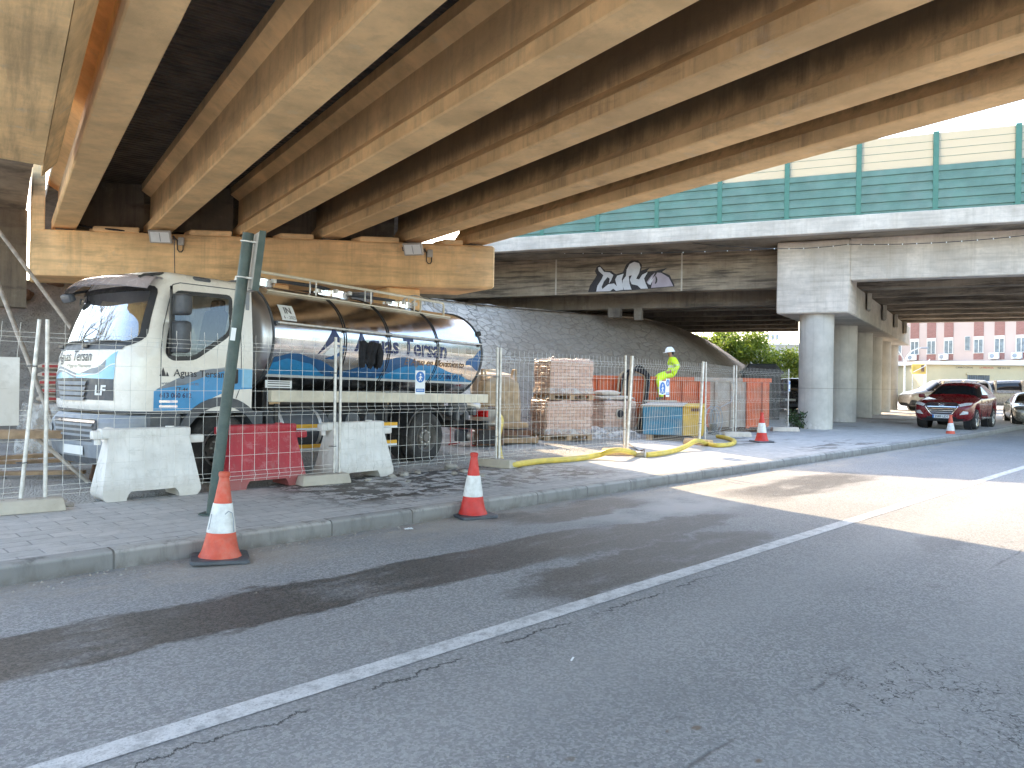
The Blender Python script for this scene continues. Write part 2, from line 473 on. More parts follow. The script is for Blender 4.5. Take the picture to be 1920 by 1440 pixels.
    c = t.mix(t.mul(t.mr(z, 0.0, 0.09, 1, 0), t.mr(t.noise(p, 5, 6, 0.7), 0.35, 0.6)), c, (0.17, 0.14, 0.11))
    c = t.mix(t.mul(joint, 0.85), c, (0.07, 0.06, 0.05))
    t.bump(t.add(t.noise(p, 30, 6), t.mul(joint, -2)), 0.45, 0.008)
    M['kerb'] = 0
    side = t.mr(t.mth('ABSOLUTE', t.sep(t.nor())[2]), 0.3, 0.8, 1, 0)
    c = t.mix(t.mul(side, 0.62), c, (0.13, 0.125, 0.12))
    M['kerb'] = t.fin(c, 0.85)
    # gravel lot
    t = NT('dusty_gravel')
    p = t.pos()
    vc = t.n('ShaderNodeSeparateColor', i0=t.vor(p, 42, out='Color')).outputs[0]
    vd = t.vor(p, 42)
    c = t.mix(vc, (0.25, 0.23, 0.205), (0.50, 0.47, 0.43))
    c = t.mix(t.mr(t.noise(p, 1.4, 7, 0.65), 0.35, 0.65), c, (0.40, 0.375, 0.34))
    c = t.mix(t.mul(t.mr(vd, 0.4, 0.75), 0.35), c, (0.16, 0.145, 0.125))
    c = t.mix(t.mul(t.mr(t.noise(t.map(p, loc=(3, 1, 0)), 1.0, 6, 0.6), 0.42, 0.6), 0.75), c, (0.50, 0.475, 0.435))
    c = t.mix(t.mul(t.mr(t.noise(p, 0.8, 5, 0.6), 0.55, 0.68), 0.7), c, (0.17, 0.15, 0.13))
    t.bump(t.add(t.mul(vd, -1.0), t.noise(p, 9, 6)), 0.8, 0.03)
    M['gravel'] = t.fin(c, 0.95)
    # earth slope
    t = NT('bare_earth')
    p = t.pos()
    c = t.mix(t.mr(t.noise(p, 1.1, 8, 0.65), 0.3, 0.7), (0.19, 0.165, 0.14), (0.33, 0.295, 0.26))
    c = t.mix(t.mul(t.mr(t.noise(p, 11, 6, 0.7), 0.5, 0.7), 0.6), c, (0.12, 0.10, 0.085))
    c = t.mix(t.mul(t.mr(t.vor(p, 7), 0.05, 0.14, 1, 0), 0.7), c, (0.16, 0.09, 0.06))
    t.bump(t.add(t.noise(p, 14, 7, 0.7), t.noise(p, 2, 4)), 0.9, 0.06)
    M['earth'] = t.fin(c, 0.95)
    # stone pitching
    t = NT('stone_pitching')
    p = t.pos()
    pw = t.n('ShaderNodeVectorMath', {'operation': 'MULTIPLY_ADD'}, i0=t.n('ShaderNodeTexNoise', Vector=p, Scale=3.0, Detail=4.0).outputs['Color'], i1=(0.25, 0.25, 0.25), i2=p).outputs[0]
    pm = t.map(pw, scale=(0.85, 0.85, 1.35))
    ed = t.vor(pm, 3.1, 'DISTANCE_TO_EDGE')
    cc = t.n('ShaderNodeSeparateColor', i0=t.vor(pm, 3.1, out='Color')).outputs[0]
    cc = t.add(t.mul(cc, 0.7), t.mul(t.noise(p, 1.3, 5, 0.65), 0.5))
    c = t.mix(cc, (0.46, 0.41, 0.345), (0.70, 0.63, 0.55))
    c = t.mix(t.mul(t.mr(t.noise(p, 9, 6, 0.7), 0.45, 0.7), 0.4), c, (0.20, 0.17, 0.14))
    gr = t.mr(ed, 0.02, 0.085, 1, 0)
    c = t.mix(t.mul(gr, t.mr(t.noise(p, 1.1, 5, 0.65), 0.35, 0.65, 0.35, 0.95)), c, (0.15, 0.145, 0.13))
    c = t.mix(t.mul(t.mr(t.noise(t.map(p, scale=(1, 1, 0.4)), 0.9, 7, 0.7), 0.52, 0.66), 0.5), c, (0.20, 0.17, 0.135))
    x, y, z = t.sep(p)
    darktone = t.mr(t.add(x, t.mul(t.noise(p, 0.8, 5), 2.0)), -1.2, 1.8)  # stone turns browner and darker towards the right
    c = t.mix(t.mul(darktone, 0.8), c, t.mix(t.noise(p, 5, 7, 0.7), (0.15, 0.115, 0.082), (0.31, 0.24, 0.175)))
    t.bump(t.add(t.mr(ed, 0, 0.12), t.mul(t.noise(p, 22, 5), 0.35)), 0.7, 0.03)
    M['pitching'] = t.fin(c, 0.92)
    # far ground
    M['ground'] = plain('dusty_ground', (0.34, 0.31, 0.27), 0.95, var=0.3, scale=0.3)
    # vehicles and site things
    M['wpaint'] = plain('white_paint', (0.84, 0.80, 0.73), 0.28, var=0.05, scale=3, dirt=0.18, dirtcol=(0.5, 0.44, 0.36), coat=0.35)
    M['blue'] = plain('blue_film', (0.035, 0.27, 0.56), 0.35, var=0.08, coat=0.3)
    M['lblue'] = plain('light_blue_film', (0.25, 0.55, 0.78), 0.35, var=0.08, coat=0.3)
    M['navy'] = plain('navy_film', (0.018, 0.03, 0.11), 0.35, var=0.1)
    M['dblue'] = plain('deep_blue_film', (0.03, 0.115, 0.27), 0.35, var=0.1)
    M['greyfilm'] = plain('grey_film', (0.20, 0.23, 0.27), 0.4, var=0.1)
    M['ink'] = plain('dark_lettering', (0.05, 0.05, 0.055), 0.5, var=0.1)
    M['brown'] = plain('brown_lettering', (0.20, 0.12, 0.07), 0.45, var=0.1)
    M['black'] = plain('black_plastic', (0.022, 0.022, 0.024), 0.45, var=0.3, dirt=0.3, dirtcol=(0.10, 0.09, 0.08))
    M['dgrey'] = plain('dark_grey_plastic', (0.075, 0.082, 0.095), 0.5, var=0.2, dirt=0.35, dirtcol=(0.17, 0.16, 0.15))
    M['mgrey'] = plain('mid_grey_plastic', (0.26, 0.29, 0.33), 0.5, var=0.12, dirt=0.3, dirtcol=(0.33, 0.3, 0.27))
    M['rubber'] = plain('tyre_rubber', (0.028, 0.027, 0.026), 0.8, var=0.3, dirt=0.5, dirtcol=(0.13, 0.115, 0.1), bump=0.2)
    M['rim'] = plain('painted_rim', (0.13, 0.12, 0.11), 0.6, var=0.3, dirt=0.6, dirtcol=(0.22, 0.19, 0.16))
    M['alloy'] = plain('alloy_rim', (0.55, 0.55, 0.56), 0.3, 0.9, var=0.1)
    M['chrome'] = plain('chrome', (0.8, 0.8, 0.82), 0.12, 1.0, var=0.05)
    M['galv'] = plain('galvanised_steel', (0.62, 0.60, 0.57), 0.45, 0.55, var=0.2, scale=14, dirt=0.25, dirtcol=(0.4, 0.36, 0.3))
    M['wire'] = plain('galvanised_wire', (0.66, 0.64, 0.60), 0.5, 0.35, var=0.15, scale=9)
    M['alu'] = plain('cream_side_rail', (0.68, 0.62, 0.49), 0.5, 0.0, var=0.1, dirt=0.3, dirtcol=(0.4, 0.34, 0.27))
    t = NT('polished_tank_steel')
    v = t.obj()
    s = t.noise(t.map(v, scale=(0.5, 7, 7)), 2.0, 4)
    t.bump(t.noise(t.map(v, scale=(1, 0.6, 0.6)), 1.6, 3), 0.10, 0.03)
    M['tank'] = t.fin(t.mix(s, (0.66, 0.64, 0.62), (0.78, 0.77, 0.76)), t.mr(t.noise(v, 5, 5), 0.3, 0.7, 0.13, 0.24), 1.0)
    t = NT('dull_tank_end')
    v = t.obj()
    M['tankend'] = t.fin(t.mix(t.noise(v, 4, 5), (0.42, 0.43, 0.46), (0.6, 0.6, 0.62)), 0.33, 0.9)
    def barrier_plastic(name, col, grime, scuff):
        t = NT(name)
        v = t.obj(); x, y, z = t.sep(v)
        c = t.mix(t.mr(t.noise(v, 3, 5), 0.3, 0.7), sc3(col, 0.86), sc3(col, 1.04))
        c = t.mix(t.mul(t.mr(t.noise(v, 7, 9, 0.75), 0.5, 0.68), 0.5), c, scuff)
        sc = t.noise(t.map(v, scale=(3, 3, 26), rot=(0.1, 0.35, 0)), 1.0, 6, 0.7)
        c = t.mix(t.mul(t.mr(sc, 0.62, 0.68), 0.6), c, scuff)
        g = t.mr(t.add(z, t.mul(t.noise(v, 6, 6, 0.7), 0.35)), 0.18, 0.5, 1, 0)
        c = t.mix(t.mul(g, 0.6), c, grime)
        run = t.noise(t.map(v, scale=(14, 14, 0.8)), 1.0, 5, 0.7)
        c = t.mix(t.mul(t.mr(run, 0.52, 0.72), 0.4), c, grime)
        t.bump(t.noise(v, 30, 5), 0.15, 0.004)
        return t.fin(c, 0.55)
    M['redp'] = barrier_plastic('red_barrier_plastic', (0.42, 0.022, 0.035), (0.30, 0.16, 0.14), (0.52, 0.2, 0.2))
    M['whitep'] = barrier_plastic('white_barrier_plastic', (0.78, 0.755, 0.72), (0.50, 0.45, 0.39), (0.5, 0.48, 0.44))
    M['cone'] = plain('cone_orange', (0.62, 0.085, 0.04), 0.55, var=0.15, scale=9, dirt=0.45, dirtcol=(0.5, 0.27, 0.2))
    M['cone2'] = plain('cone_red', (0.58, 0.03, 0.02), 0.5, var=0.15, scale=9, dirt=0.2, dirtcol=(0.45, 0.22, 0.17))
    t = NT('reflective_sleeve')
    v = t.obj()
    x, y, z = t.sep(v)
    g = t.mul(t.mth('SINE', t.mul(z, 520)), 0.5)
    c = t.mix(t.mr(t.noise(v, 12, 6), 0.3, 0.7), (0.6, 0.59, 0.56), (0.8, 0.8, 0.78))
    t.bump(t.add(g, t.noise(v, 90, 3)), 0.25, 0.003)
    M['sleeve'] = t.fin(c, 0.4)
    M['signpost'] = plain('green_post_paint', (0.055, 0.085, 0.075), 0.5, var=0.2, dirt=0.35, dirtcol=(0.16, 0.17, 0.15))
    M['orange'] = plain('orange_skip_paint', (0.56, 0.10, 0.022), 0.6, var=0.25, scale=2.5, dirt=0.5, dirtcol=(0.38, 0.20, 0.12), bump=0.1)
    M['dusty'] = plain('dusty_skip_panel', (0.36, 0.30, 0.25), 0.85, var=0.25, scale=2.5, dirt=0.6, dirtcol=(0.42, 0.2, 0.1), bump=0.1)
    M['bluep'] = plain('worn_blue_paint', (0.035, 0.22, 0.36), 0.6, var=0.25, scale=3, dirt=0.65, dirtcol=(0.33, 0.30, 0.26))
    M['yellowp'] = plain('worn_yellow_paint', (0.62, 0.40, 0.06), 0.6, var=0.2, scale=3, dirt=0.5, dirtcol=(0.36, 0.3, 0.22))
    M['hose'] = plain('yellow_hose', (0.70, 0.52, 0.09), 0.5, var=0.15, scale=5, dirt=0.35, dirtcol=(0.42, 0.34, 0.2))
    M['rust'] = plain('rusty_brown', (0.15, 0.07, 0.04), 0.8, var=0.4, scale=8, dirt=0.4)
    M['wood'] = plain('pallet_wood', (0.38, 0.26, 0.16), 0.85, var=0.3, scale=7, bump=0.3)
    M['pole'] = plain('weathered_pole', (0.42, 0.36, 0.30), 0.85, var=0.3, scale=7, bump=0.3)
    M['hivis'] = plain('hivis_yellow', (0.66, 0.95, 0.02), 0.75, var=0.12, scale=9, bump=0.3, bscale=22)
    M['retro'] = plain('reflective_band', (0.62, 0.66, 0.45), 0.4, var=0.1)
    M['skin'] = plain('skin', (0.42, 0.24, 0.16), 0.55, var=0.1, scale=20)
    M['helmet'] = plain('white_helmet', (0.82, 0.82, 0.80), 0.3, var=0.03)
    M['boot'] = plain('boot_leather', (0.10, 0.075, 0.05), 0.7, var=0.3)
    M['bcloth'] = plain('black_cloth', (0.018, 0.018, 0.022), 0.9, var=0.4, scale=12, bump=0.4, bscale=30)
    M['signwhite'] = plain('sign_white', (0.78, 0.80, 0.80), 0.4, var=0.05)
    M['signblue'] = plain('sign_blue', (0.02, 0.16, 0.50), 0.4, var=0.06)
    M['backboard'] = plain('grey_sign_back', (0.48, 0.46, 0.43), 0.5, 0.2, var=0.12, dirt=0.3)
    M['greenpanel'] = plain('green_barrier_panel', (0.115, 0.215, 0.175), 0.5, var=0.15, scale=1.6, dirt=0.25, dirtcol=(0.25, 0.3, 0.27))
    M['greenpost'] = plain('green_barrier_post', (0.065, 0.19, 0.14), 0.5, var=0.08)
    t = NT('translucent_cream_panel')
    c = t.mix(t.noise(t.obj(), 0.7, 4), (0.64, 0.62, 0.54), (0.72, 0.70, 0.62))
    t.fin(c, 0.35)
    tl = t.n('ShaderNodeBsdfTranslucent', Color=(0.46, 0.44, 0.37))
    ms = t.n('ShaderNodeMixShader', i0=0.65, i1=t.b.outputs[0], i2=tl.outputs[0])
    t.t.links.new(ms.outputs[0], t.out.inputs[0])
    M['cream'] = t.m
    # glass: a clear pane that mirrors at grazing angles
    def glass(name, tint, fl, fh):
        t = NT(name)
        fr = t.n('ShaderNodeLayerWeight', Blend=0.35).outputs['Facing']
        tr = t.n('ShaderNodeBsdfTransparent', Color=(*tint, 1))
        gl = t.n('ShaderNodeBsdfGlossy', Color=(0.95, 0.97, 1, 1), Roughness=0.03)
        ms = t.n('ShaderNodeMixShader', i0=t.mr(fr, 0, 1, fl, fh), i1=tr.outputs[0], i2=gl.outputs[0])
        t.t.links.new(ms.outputs[0], t.out.inputs[0])
        return t.m
    M['glass'] = glass('side_glass', (0.70, 0.74, 0.70), 0.06, 0.5)
    M['screen'] = glass('windscreen_glass', (0.45, 0.5, 0.5), 0.26, 0.8)
    t = NT('dark_car_glass')
    M['cglass'] = t.fin((0.012, 0.014, 0.016), 0.05)
    t = NT('lamp_glass')
    x, y, z = t.sep(t.obj())
    M['lamp'] = t.fin(t.mix(t.vor(t.obj(), 18), (0.5, 0.5, 0.48), (0.85, 0.85, 0.83)), 0.1, 0.3)
    M['amber'] = plain('amber_lens', (0.75, 0.36, 0.2), 0.15, var=0.1)
    M['redlens'] = plain('red_lens', (0.5, 0.015, 0.015), 0.2, var=0.1)
    M['visor'] = plain('smoked_visor', (0.46, 0.41, 0.43), 0.2, var=0.1, coat=0.6)
    M['seat'] = plain('seat_cloth', (0.03, 0.032, 0.038), 0.9, var=0.2)
    M['tape'] = plain('yellow_tape', (0.80, 0.42, 0.03), 0.4, var=0.08)
    M['carred'] = plain('red_car_paint', (0.15, 0.004, 0.007), 0.3, var=0.03, coat=0.3)
    M['carwhite'] = plain('white_car_paint', (0.46, 0.42, 0.36), 0.3, var=0.05, coat=0.5, dirt=0.2)
    M['carbeige'] = plain('beige_car_paint', (0.24, 0.21, 0.175), 0.3, 0.3, var=0.05, coat=0.5)
    M['carsilver'] = plain('champagne_car_paint', (0.32, 0.30, 0.25), 0.28, 0.5, var=0.05, coat=0.6)
    M['cardark'] = plain('dark_car_paint', (0.02, 0.022, 0.028), 0.25, var=0.1, coat=0.6)
    M['bin'] = plain('black_container_plastic', (0.022, 0.024, 0.022), 0.5, var=0.3, dirt=0.3, dirtcol=(0.1, 0.09, 0.08))
    # wrapped blocks
    t = NT('wrapped_paving_blocks')
    v = t.obj()
    x, y, z = t.sep(v)
    uv = t.n('ShaderNodeCombineXYZ', i0=t.add(x, y), i1=z, i2=0.0).outputs[0]
    bt = t.n('ShaderNodeTexBrick', {'offset': 0.5}, Vector=uv, Color1=(0.45, 0.25, 0.175), Color2=(0.58, 0.37, 0.275), Mortar=(0.2, 0.12, 0.085), Scale=1.0, Mortar_Size=0.008, Mortar_Smooth=0.6, Brick_Width=0.2, Row_Height=0.083)
    wr = t.noise(t.map(v, scale=(2, 2, 9), rot=(0.3, 0.2, 0)), 1.6, 6, 0.7)
    c = t.mix(t.mul(t.mr(wr, 0.45, 0.68), 0.45), bt.outputs['Color'], (0.66, 0.56, 0.50))
    c = t.mix(0.12, c, (0.62, 0.54, 0.50))
    t.bump(t.add(wr, t.mul(bt.outputs['Fac'], -0.3)), 0.6, 0.03)
    M['blocks'] = t.fin(c, 0.32)
    t = NT('clear_film')
    tr = t.n('ShaderNodeBsdfTransparent', Color=(0.95, 0.95, 0.95, 1))
    t.bump(t.noise(t.obj(), 11, 6, 0.7), 0.8, 0.03)
    t.fin((0.68, 0.66, 0.63), 0.3)
    ms = t.n('ShaderNodeMixShader', i0=t.mr(t.noise(t.obj(), 5, 6, 0.7), 0.35, 0.65, 0.12, 0.6), i1=tr.outputs[0], i2=t.b.outputs[0])
    t.t.links.new(ms.outputs[0], t.out.inputs[0])
    M['film'] = t.m
    M['sack'] = plain('woven_sack', (0.44, 0.32, 0.20), 0.9, var=0.2, scale=8, bump=0.5, bscale=24, dirt=0.3)
    M['bag'] = plain('paper_bag', (0.50, 0.42, 0.34), 0.8, var=0.15, scale=8, bump=0.4, bscale=18)
    M['bagred'] = plain('red_bag_print', (0.40, 0.05, 0.045), 0.75, var=0.2, scale=10)
    M['pink'] = plain('pink_render', (0.48, 0.385, 0.35), 0.9, var=0.05, scale=0.6)
    t = NT('thin_brick')
    bt = t.n('ShaderNodeTexBrick', {'offset': 0.5}, Vector=t.map(t.obj(), rot=(R(-90), 0, 0)), Color1=(0.23, 0.10, 0.085), Color2=(0.28, 0.13, 0.11), Mortar=(0.3, 0.2, 0.18), Scale=1.0, Mortar_Size=0.008, Brick_Width=0.25, Row_Height=0.07)
    M['brick'] = t.fin(bt.outputs['Color'], 0.9)
    M['yellowwall'] = plain('yellow_render', (0.52, 0.44, 0.28), 0.9, var=0.08, scale=0.7)
    M['ledge'] = plain('white_ledge', (0.75, 0.72, 0.66), 0.8, var=0.05)
    M['wall'] = plain('grey_block_wall', (0.42, 0.385, 0.345), 0.9, var=0.12, scale=0.8, dirt=0.2)
    M['shutter'] = plain('roller_shutter', (0.62, 0.60, 0.57), 0.6, var=0.05)
    M['pane'] = plain('window_pane', (0.16, 0.20, 0.23), 0.12, var=0.3, scale=3)
    t = NT('leaves')
    c = t.mix(t.mr(t.noise(t.obj(), 3, 5), 0.3, 0.7), (0.10, 0.16, 0.02), (0.26, 0.33, 0.04))
    t.fin(c, 0.5)
    tl = t.n('ShaderNodeBsdfTranslucent', Color=c)
    ms = t.n('ShaderNodeMixShader', i0=0.5, i1=t.b.outputs[0], i2=tl.outputs[0])
    t.t.links.new(ms.outputs[0], t.out.inputs[0])
    M['leaf'] = t.m
    M['leafd'] = plain('dark_leaves', (0.035, 0.065, 0.02), 0.6, var=0.5, scale=6.0)
    M['bark'] = plain('bark', (0.12, 0.09, 0.065), 0.9, var=0.3)
    M['gwhite'] = plain('graffiti_white', (0.62, 0.62, 0.64), 0.7, var=0.08, scale=5)
    M['gmauve'] = plain('graffiti_mauve', (0.40, 0.34, 0.38), 0.7, var=0.1, scale=5)
    M['gblack'] = plain('graffiti_black', (0.035, 0.032, 0.035), 0.7, var=0.2, scale=5)
    M['rock'] = plain('broken_rock', (0.36, 0.33, 0.29), 0.92, var=0.25, scale=8, bump=0.6, bscale=20)
    M['brownrock'] = plain('brown_rock', (0.20, 0.12, 0.08), 0.92, var=0.3, scale=8, bump=0.6, bscale=20)
    M['yplate'] = plain('pump_red', (0.45, 0.04, 0.035), 0.5, var=0.2, dirt=0.4)
build_mats()
# ================================================================== light
SUN_D = Vector((0.672, -1.536, -1.0)).normalized()      # the way sunlight travels
sun_el = math.asin(-SUN_D.z)
sun_az = math.atan2(-SUN_D.x, -SUN_D.y)                  # towards the sun, clockwise from +Y
W = bpy.data.worlds.new('World'); SC.world = W
W.use_nodes = True
wt = W.node_tree
sky = wt.nodes.new('ShaderNodeTexSky')
sky.sky_type = 'NISHITA'; sky.sun_disc = False
sky.sun_elevation = sun_el; sky.sun_rotation = sun_az
sky.air_density = 1.2; sky.dust_density = 2.0; sky.ozone_density = 0.8
wt.links.new(sky.outputs[0], wt.nodes['Background'].inputs[0])
wt.nodes['Background'].inputs[1].default_value = 0.15
sl = bpy.data.lights.new('sun', 'SUN')
sl.energy = 2.0; sl.angle = R(0.5); sl.color = (1.0, 0.77, 0.49)
so = bpy.data.objects.new('sun', sl); COL.objects.link(so)
so.rotation_euler = SUN_D.to_track_quat('-Z', 'Y').to_euler()
so.location = (-20, 40, 40)
SC.view_settings.view_transform = 'Standard'
SC.view_settings.look = 'None'
SC.view_settings.exposure = 2.6
SC.view_settings.gamma = 1.0
SC.cycles.use_denoising = True
SC.cycles.adaptive_threshold = 0.02
SC.cycles.max_bounces = 10
SC.cycles.diffuse_bounces = 6
SC.cycles.transparent_max_bounces = 16
SC.cycles.sample_clamp_indirect = 8

# ================================================================== ground
def strip(name, mat, r0, r1, dr, nfun, zfun, nn=1):
    mb = MB()
    k = int(round((r1 - r0) / dr))
    def fn(u, v):
        r = r0 + (r1 - r0) * u
        a, b = nfun(r)
        n = a + (b - a) * v
        x, y = rn(r, n)
        return Vector((x, y, zfun(r, n) + rise(y)))
    mb.grid(fn, k, nn, mat, flip=False)
    o = mb.build(name)
    tag(o, kind='structure')
    return o
mb = MB()
def gfun(u, v):
    x = -300 + 700 * u; y = -200 + 700 * v
    return Vector((x, y, -0.07 + rise(y)))
mb.grid(gfun, 70, 140, M['ground'])
tag(mb.build('ground'), kind='structure')
strip('road', M['asphalt'], -30, 130, 1.0, lambda r: (-3.2, 6.5), lambda r, n: 0.0, 2)
o = strip('road_marking', M['line'], -30, 130, 1.0, lambda r: (3.27, 3.42), lambda r, n: 0.004)
# kerb: real stones 15 cm high with a rounded nose
mb = MB()
prof = [(6.5, -0.03), (6.5, 0.11), (6.512, 0.137), (6.54, 0.15), (6.66, 0.152), (6.66, 0.1)]
def kf(u, v):
    r = -30 + 160 * u
    n, z = prof[int(round(v * 5))]
    x, y = rn(r, n)
    return Vector((x, y, z + rise(y)))
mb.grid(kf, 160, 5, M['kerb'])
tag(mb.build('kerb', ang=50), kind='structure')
def pav_edge(r):
    if r < 13: return 9.15
    if r < 19: return 9.15 + (r - 13) / 6 * 5.5
    return 14.65 + min(r - 19, 30) * 0.3
strip('pavement', M['paver'], -30, 130, 0.5, lambda r: (6.66, pav_edge(r)), lambda r, n: 0.148, 6)
mb = MB()
def lotf(u, v):
    r = -14 + 64 * u; n = 9.02 + 34 * v ** 1.4
    x, y = rn(r, n)
    h = mnoise.fractal(Vector((x * 0.7, y * 0.7, 0)), 1.0, 2.0, 5) * 0.035
    h += max(0, mnoise.noise(Vector((x * 0.35 + 4, y * 0.35, 2)))) * 0.05
    e = min(1, (n - 9.02) / 0.7)
    return Vector((x, y, 0.10 + h * e + 0.03 * e + rise(y)))
mb.grid(lotf, 380, 130, M['gravel'])
tag(mb.build('gravel_ground', ang=80), kind='structure')

# ================================================================== embankments
def bez(pts, u):
    k = u * (len(pts) - 1); i = min(int(k), len(pts) - 2); t = k - i
    p0 = Vector(pts[max(i - 1, 0)]); p1 = Vector(pts[i]); p2 = Vector(pts[i + 1]); p3 = Vector(pts[min(i + 2, len(pts) - 1)])
    return 0.5 * ((2 * p1) + (p2 - p0) * t + (2 * p0 - 5 * p1 + 4 * p2 - p3) * t * t + (3 * p1 - p0 - 3 * p2 + p3) * t ** 3)
def bank(name, foot, mid, top, mat, nu, nv, amp, fr):
    mb = MB()
    def fn(u, v):
        a, b, c = bez(foot, u), bez(mid, u), bez(top, u)
        p = (1 - v) ** 2 * a + 2 * v * (1 - v) * (2 * b - (a + c) / 2) + v * v * c
        return p + Vector((0, 0, mnoise.fractal(p * fr, 1.0, 2.0, 4) * amp))
    mb.grid(fn, nu, nv, mat)
    o = mb.build(name, ang=60)
    return tag(o, kind='structure')
bank('earth_bank', [(-22, 13.5, 0), (-14, 14.6, 0), (-9, 15.8, 0), (-5.2, 17.6, 0), (-3.2, 19.2, 0)],
     [(-22, 16.0, 1.9), (-14, 17.0, 1.95), (-9, 18.2, 1.95), (-5.4, 20.2, 2.0), (-3.7, 21.6, 2.2)],
     [(-22, 18.2, 3.95), (-14, 19.2, 3.95), (-9, 20.5, 3.95), (-5.6, 22.6, 4.2), (-4.2, 24.0, 4.4)], M['earth'], 130, 36, 0.09, 1.3)
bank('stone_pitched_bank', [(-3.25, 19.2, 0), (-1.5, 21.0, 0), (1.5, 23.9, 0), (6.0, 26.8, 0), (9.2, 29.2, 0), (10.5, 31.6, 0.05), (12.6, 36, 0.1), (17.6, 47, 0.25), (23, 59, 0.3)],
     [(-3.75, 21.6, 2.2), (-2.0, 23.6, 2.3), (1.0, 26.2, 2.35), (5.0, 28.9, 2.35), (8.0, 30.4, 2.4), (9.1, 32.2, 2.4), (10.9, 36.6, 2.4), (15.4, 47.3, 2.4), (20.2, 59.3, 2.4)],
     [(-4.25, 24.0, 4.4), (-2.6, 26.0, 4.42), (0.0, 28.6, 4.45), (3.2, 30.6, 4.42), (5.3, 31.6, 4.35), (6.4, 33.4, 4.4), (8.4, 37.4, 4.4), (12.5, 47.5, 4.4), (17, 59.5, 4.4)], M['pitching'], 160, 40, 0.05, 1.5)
# flat shelf on top of both banks
mb = MB()
top = [(-22, 18.0), (-14, 19.0), (-9, 20.3), (-5.6, 22.4), (-4.2, 23.8), (-2.6, 25.8), (0.0, 28.4), (3.2, 30.4), (5.3, 31.4), (6.4, 33.2), (8.4, 37.2), (12.5, 47.3), (17, 59.5)]
back = [(-24, 34), (-18, 36), (-14, 38), (-10, 40), (-8, 42), (-6, 44), (-4, 46), (-2, 48), (0, 50), (3, 53), (5, 56), (9, 60), (13, 64)]
for i in range(len(top) - 1):
    z0 = 3.9 + 0.5 * min(1, i / 5); z1 = 3.9 + 0.5 * min(1, (i + 1) / 5)
    mb.poly([(*top[i], z0), (*top[i + 1], z1), (*back[i + 1], z1 + 0.4), (*back[i], z0 + 0.4)], M['earth'])
tag(mb.build('bank_top'), kind='structure')

# ================================================================== near bridge
B_ANG = R(34.3)
br = empty('concrete_bridge', (0, 0, 0), B_ANG, 'low concrete beam bridge crossing overhead with seven tan underside ribs and a long pier cap', 'bridge')
br['label'] = 'low concrete beam bridge overhead, its deep tan ribs resting on a long pier cap'
def lf(s): return 20.07 - 0.5185 * s                    # front face of the pier cap
ZB = 4.90
def ibeam(mb, s0, s1, l0, l1, z, mat, w=0.0):
    c = (s0 + s1) / 2; h = (s1 - s0) / 2
    half = [(h, 0.02), (h, 0.20), (0.115, 0.36), (0.105, 0.92), (0.30, 1.04), (0.30, 1.2)]
    pts = [(c + h - 0.02, 0)] + [(c + a, b) for a, b in half] + [(c - a, b) for a, b in half[::-1]] + [(c - h + 0.02, 0)]
    n = 40
    t = bmesh.new()
    rings = []
    for i in range(n + 1):
        l = l0 + (l1 - l0) * i / n
        ring = []
        for (a, b) in pts:
            ja = mnoise.noise(Vector((a * 3, l * 2.1, b * 3 + w))) * 0.006
            ring.append(t.verts.new((a + ja, l, z + b + ja * 0.6)))
        rings.append(ring)
    m = len(pts)
    for i in range(n):
        for k in range(m):
            t.faces.new((rings[i][k], rings[i][(k + 1) % m], rings[i + 1][(k + 1) % m], rings[i + 1][k]))
    t.faces.new(rings[0]); t.faces.new(rings[-1][::-1])
    bmesh.ops.recalc_face_normals(t, faces=t.faces)
    mb.merge(t, mat)
beams = [(0.88, 1.35), (2.70, 3.20), (4.50, 4.98), (6.13, 6.60), (7.88, 8.34), (9.22, 9.68)]
for k, (a, b) in enumerate(beams):
    mb = MB()
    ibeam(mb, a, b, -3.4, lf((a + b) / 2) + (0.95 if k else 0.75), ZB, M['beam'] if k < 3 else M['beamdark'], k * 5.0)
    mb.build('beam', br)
mb = MB()
outl = [(0.85, -3.5), (9.95, -3.5), (9.95, 14), (10.05, 16), (10.3, 20), (11.75, 26), (12.8, 30), (0.85, 30)]
mb.prism(outl, ZB + 1.205, ZB + 1.42, M['deck'])
mb.build('deck', br)
mb = MB()
par = [(9.7, -3.5), (9.7, 15), (10.2, 20), (11.7, 26), (12.7, 30)]
for i in range(len(par) - 1):
    (a, l0), (b, l1) = par[i], par[i + 1]
    mb.prism([(a + 0.02, l0), (a + 0.24, l0), (b + 0.24, l1), (b + 0.02, l1)], ZB + 1.425, 7.3, M['beam'])
mb.build('parapet', br)
# pier cap with cheek wall and bearing blocks
mb = MB()
capd = 1.75
S0, S1 = 0.50, 9.72
mb.prism([(S0, lf(S0)), (S1, lf(S1)), (S1, lf(S1) + capd), (S0, lf(S0) + capd)], 3.80, 4.83, M['cap'], bevel=0.05, seg=1)
cap = mb.build('pier_cap', br)
mb = MB()
edges = [(S0 + 0.3, 0.86)] + [(beams[i][1] - 0.02, beams[i + 1][0] + 0.1) for i in range(5)]
for (a, b) in edges[1:]:
    mb = MB()
    m0 = a + 0.32; m1 = b - 0.28
    mb.prism([(m0, lf(m0) + 0.02), (m1, lf(m1) + 0.02), (m1 + 0.02, lf(m1) + 0.5), (m0 - 0.05, lf(m0) + 0.5)], 4.825, 4.945, M['cap'], bevel=0.02)
    mb.build('bearing_stop', br)
for (a, b) in beams:
    mb = MB()
    c = (a + b) / 2
    mb.box((c, lf(c) + 0.5, 4.865), (0.34, 0.4, 0.072), M['darkc'])
    mb.build('bearing_pad', br)
mb = MB()
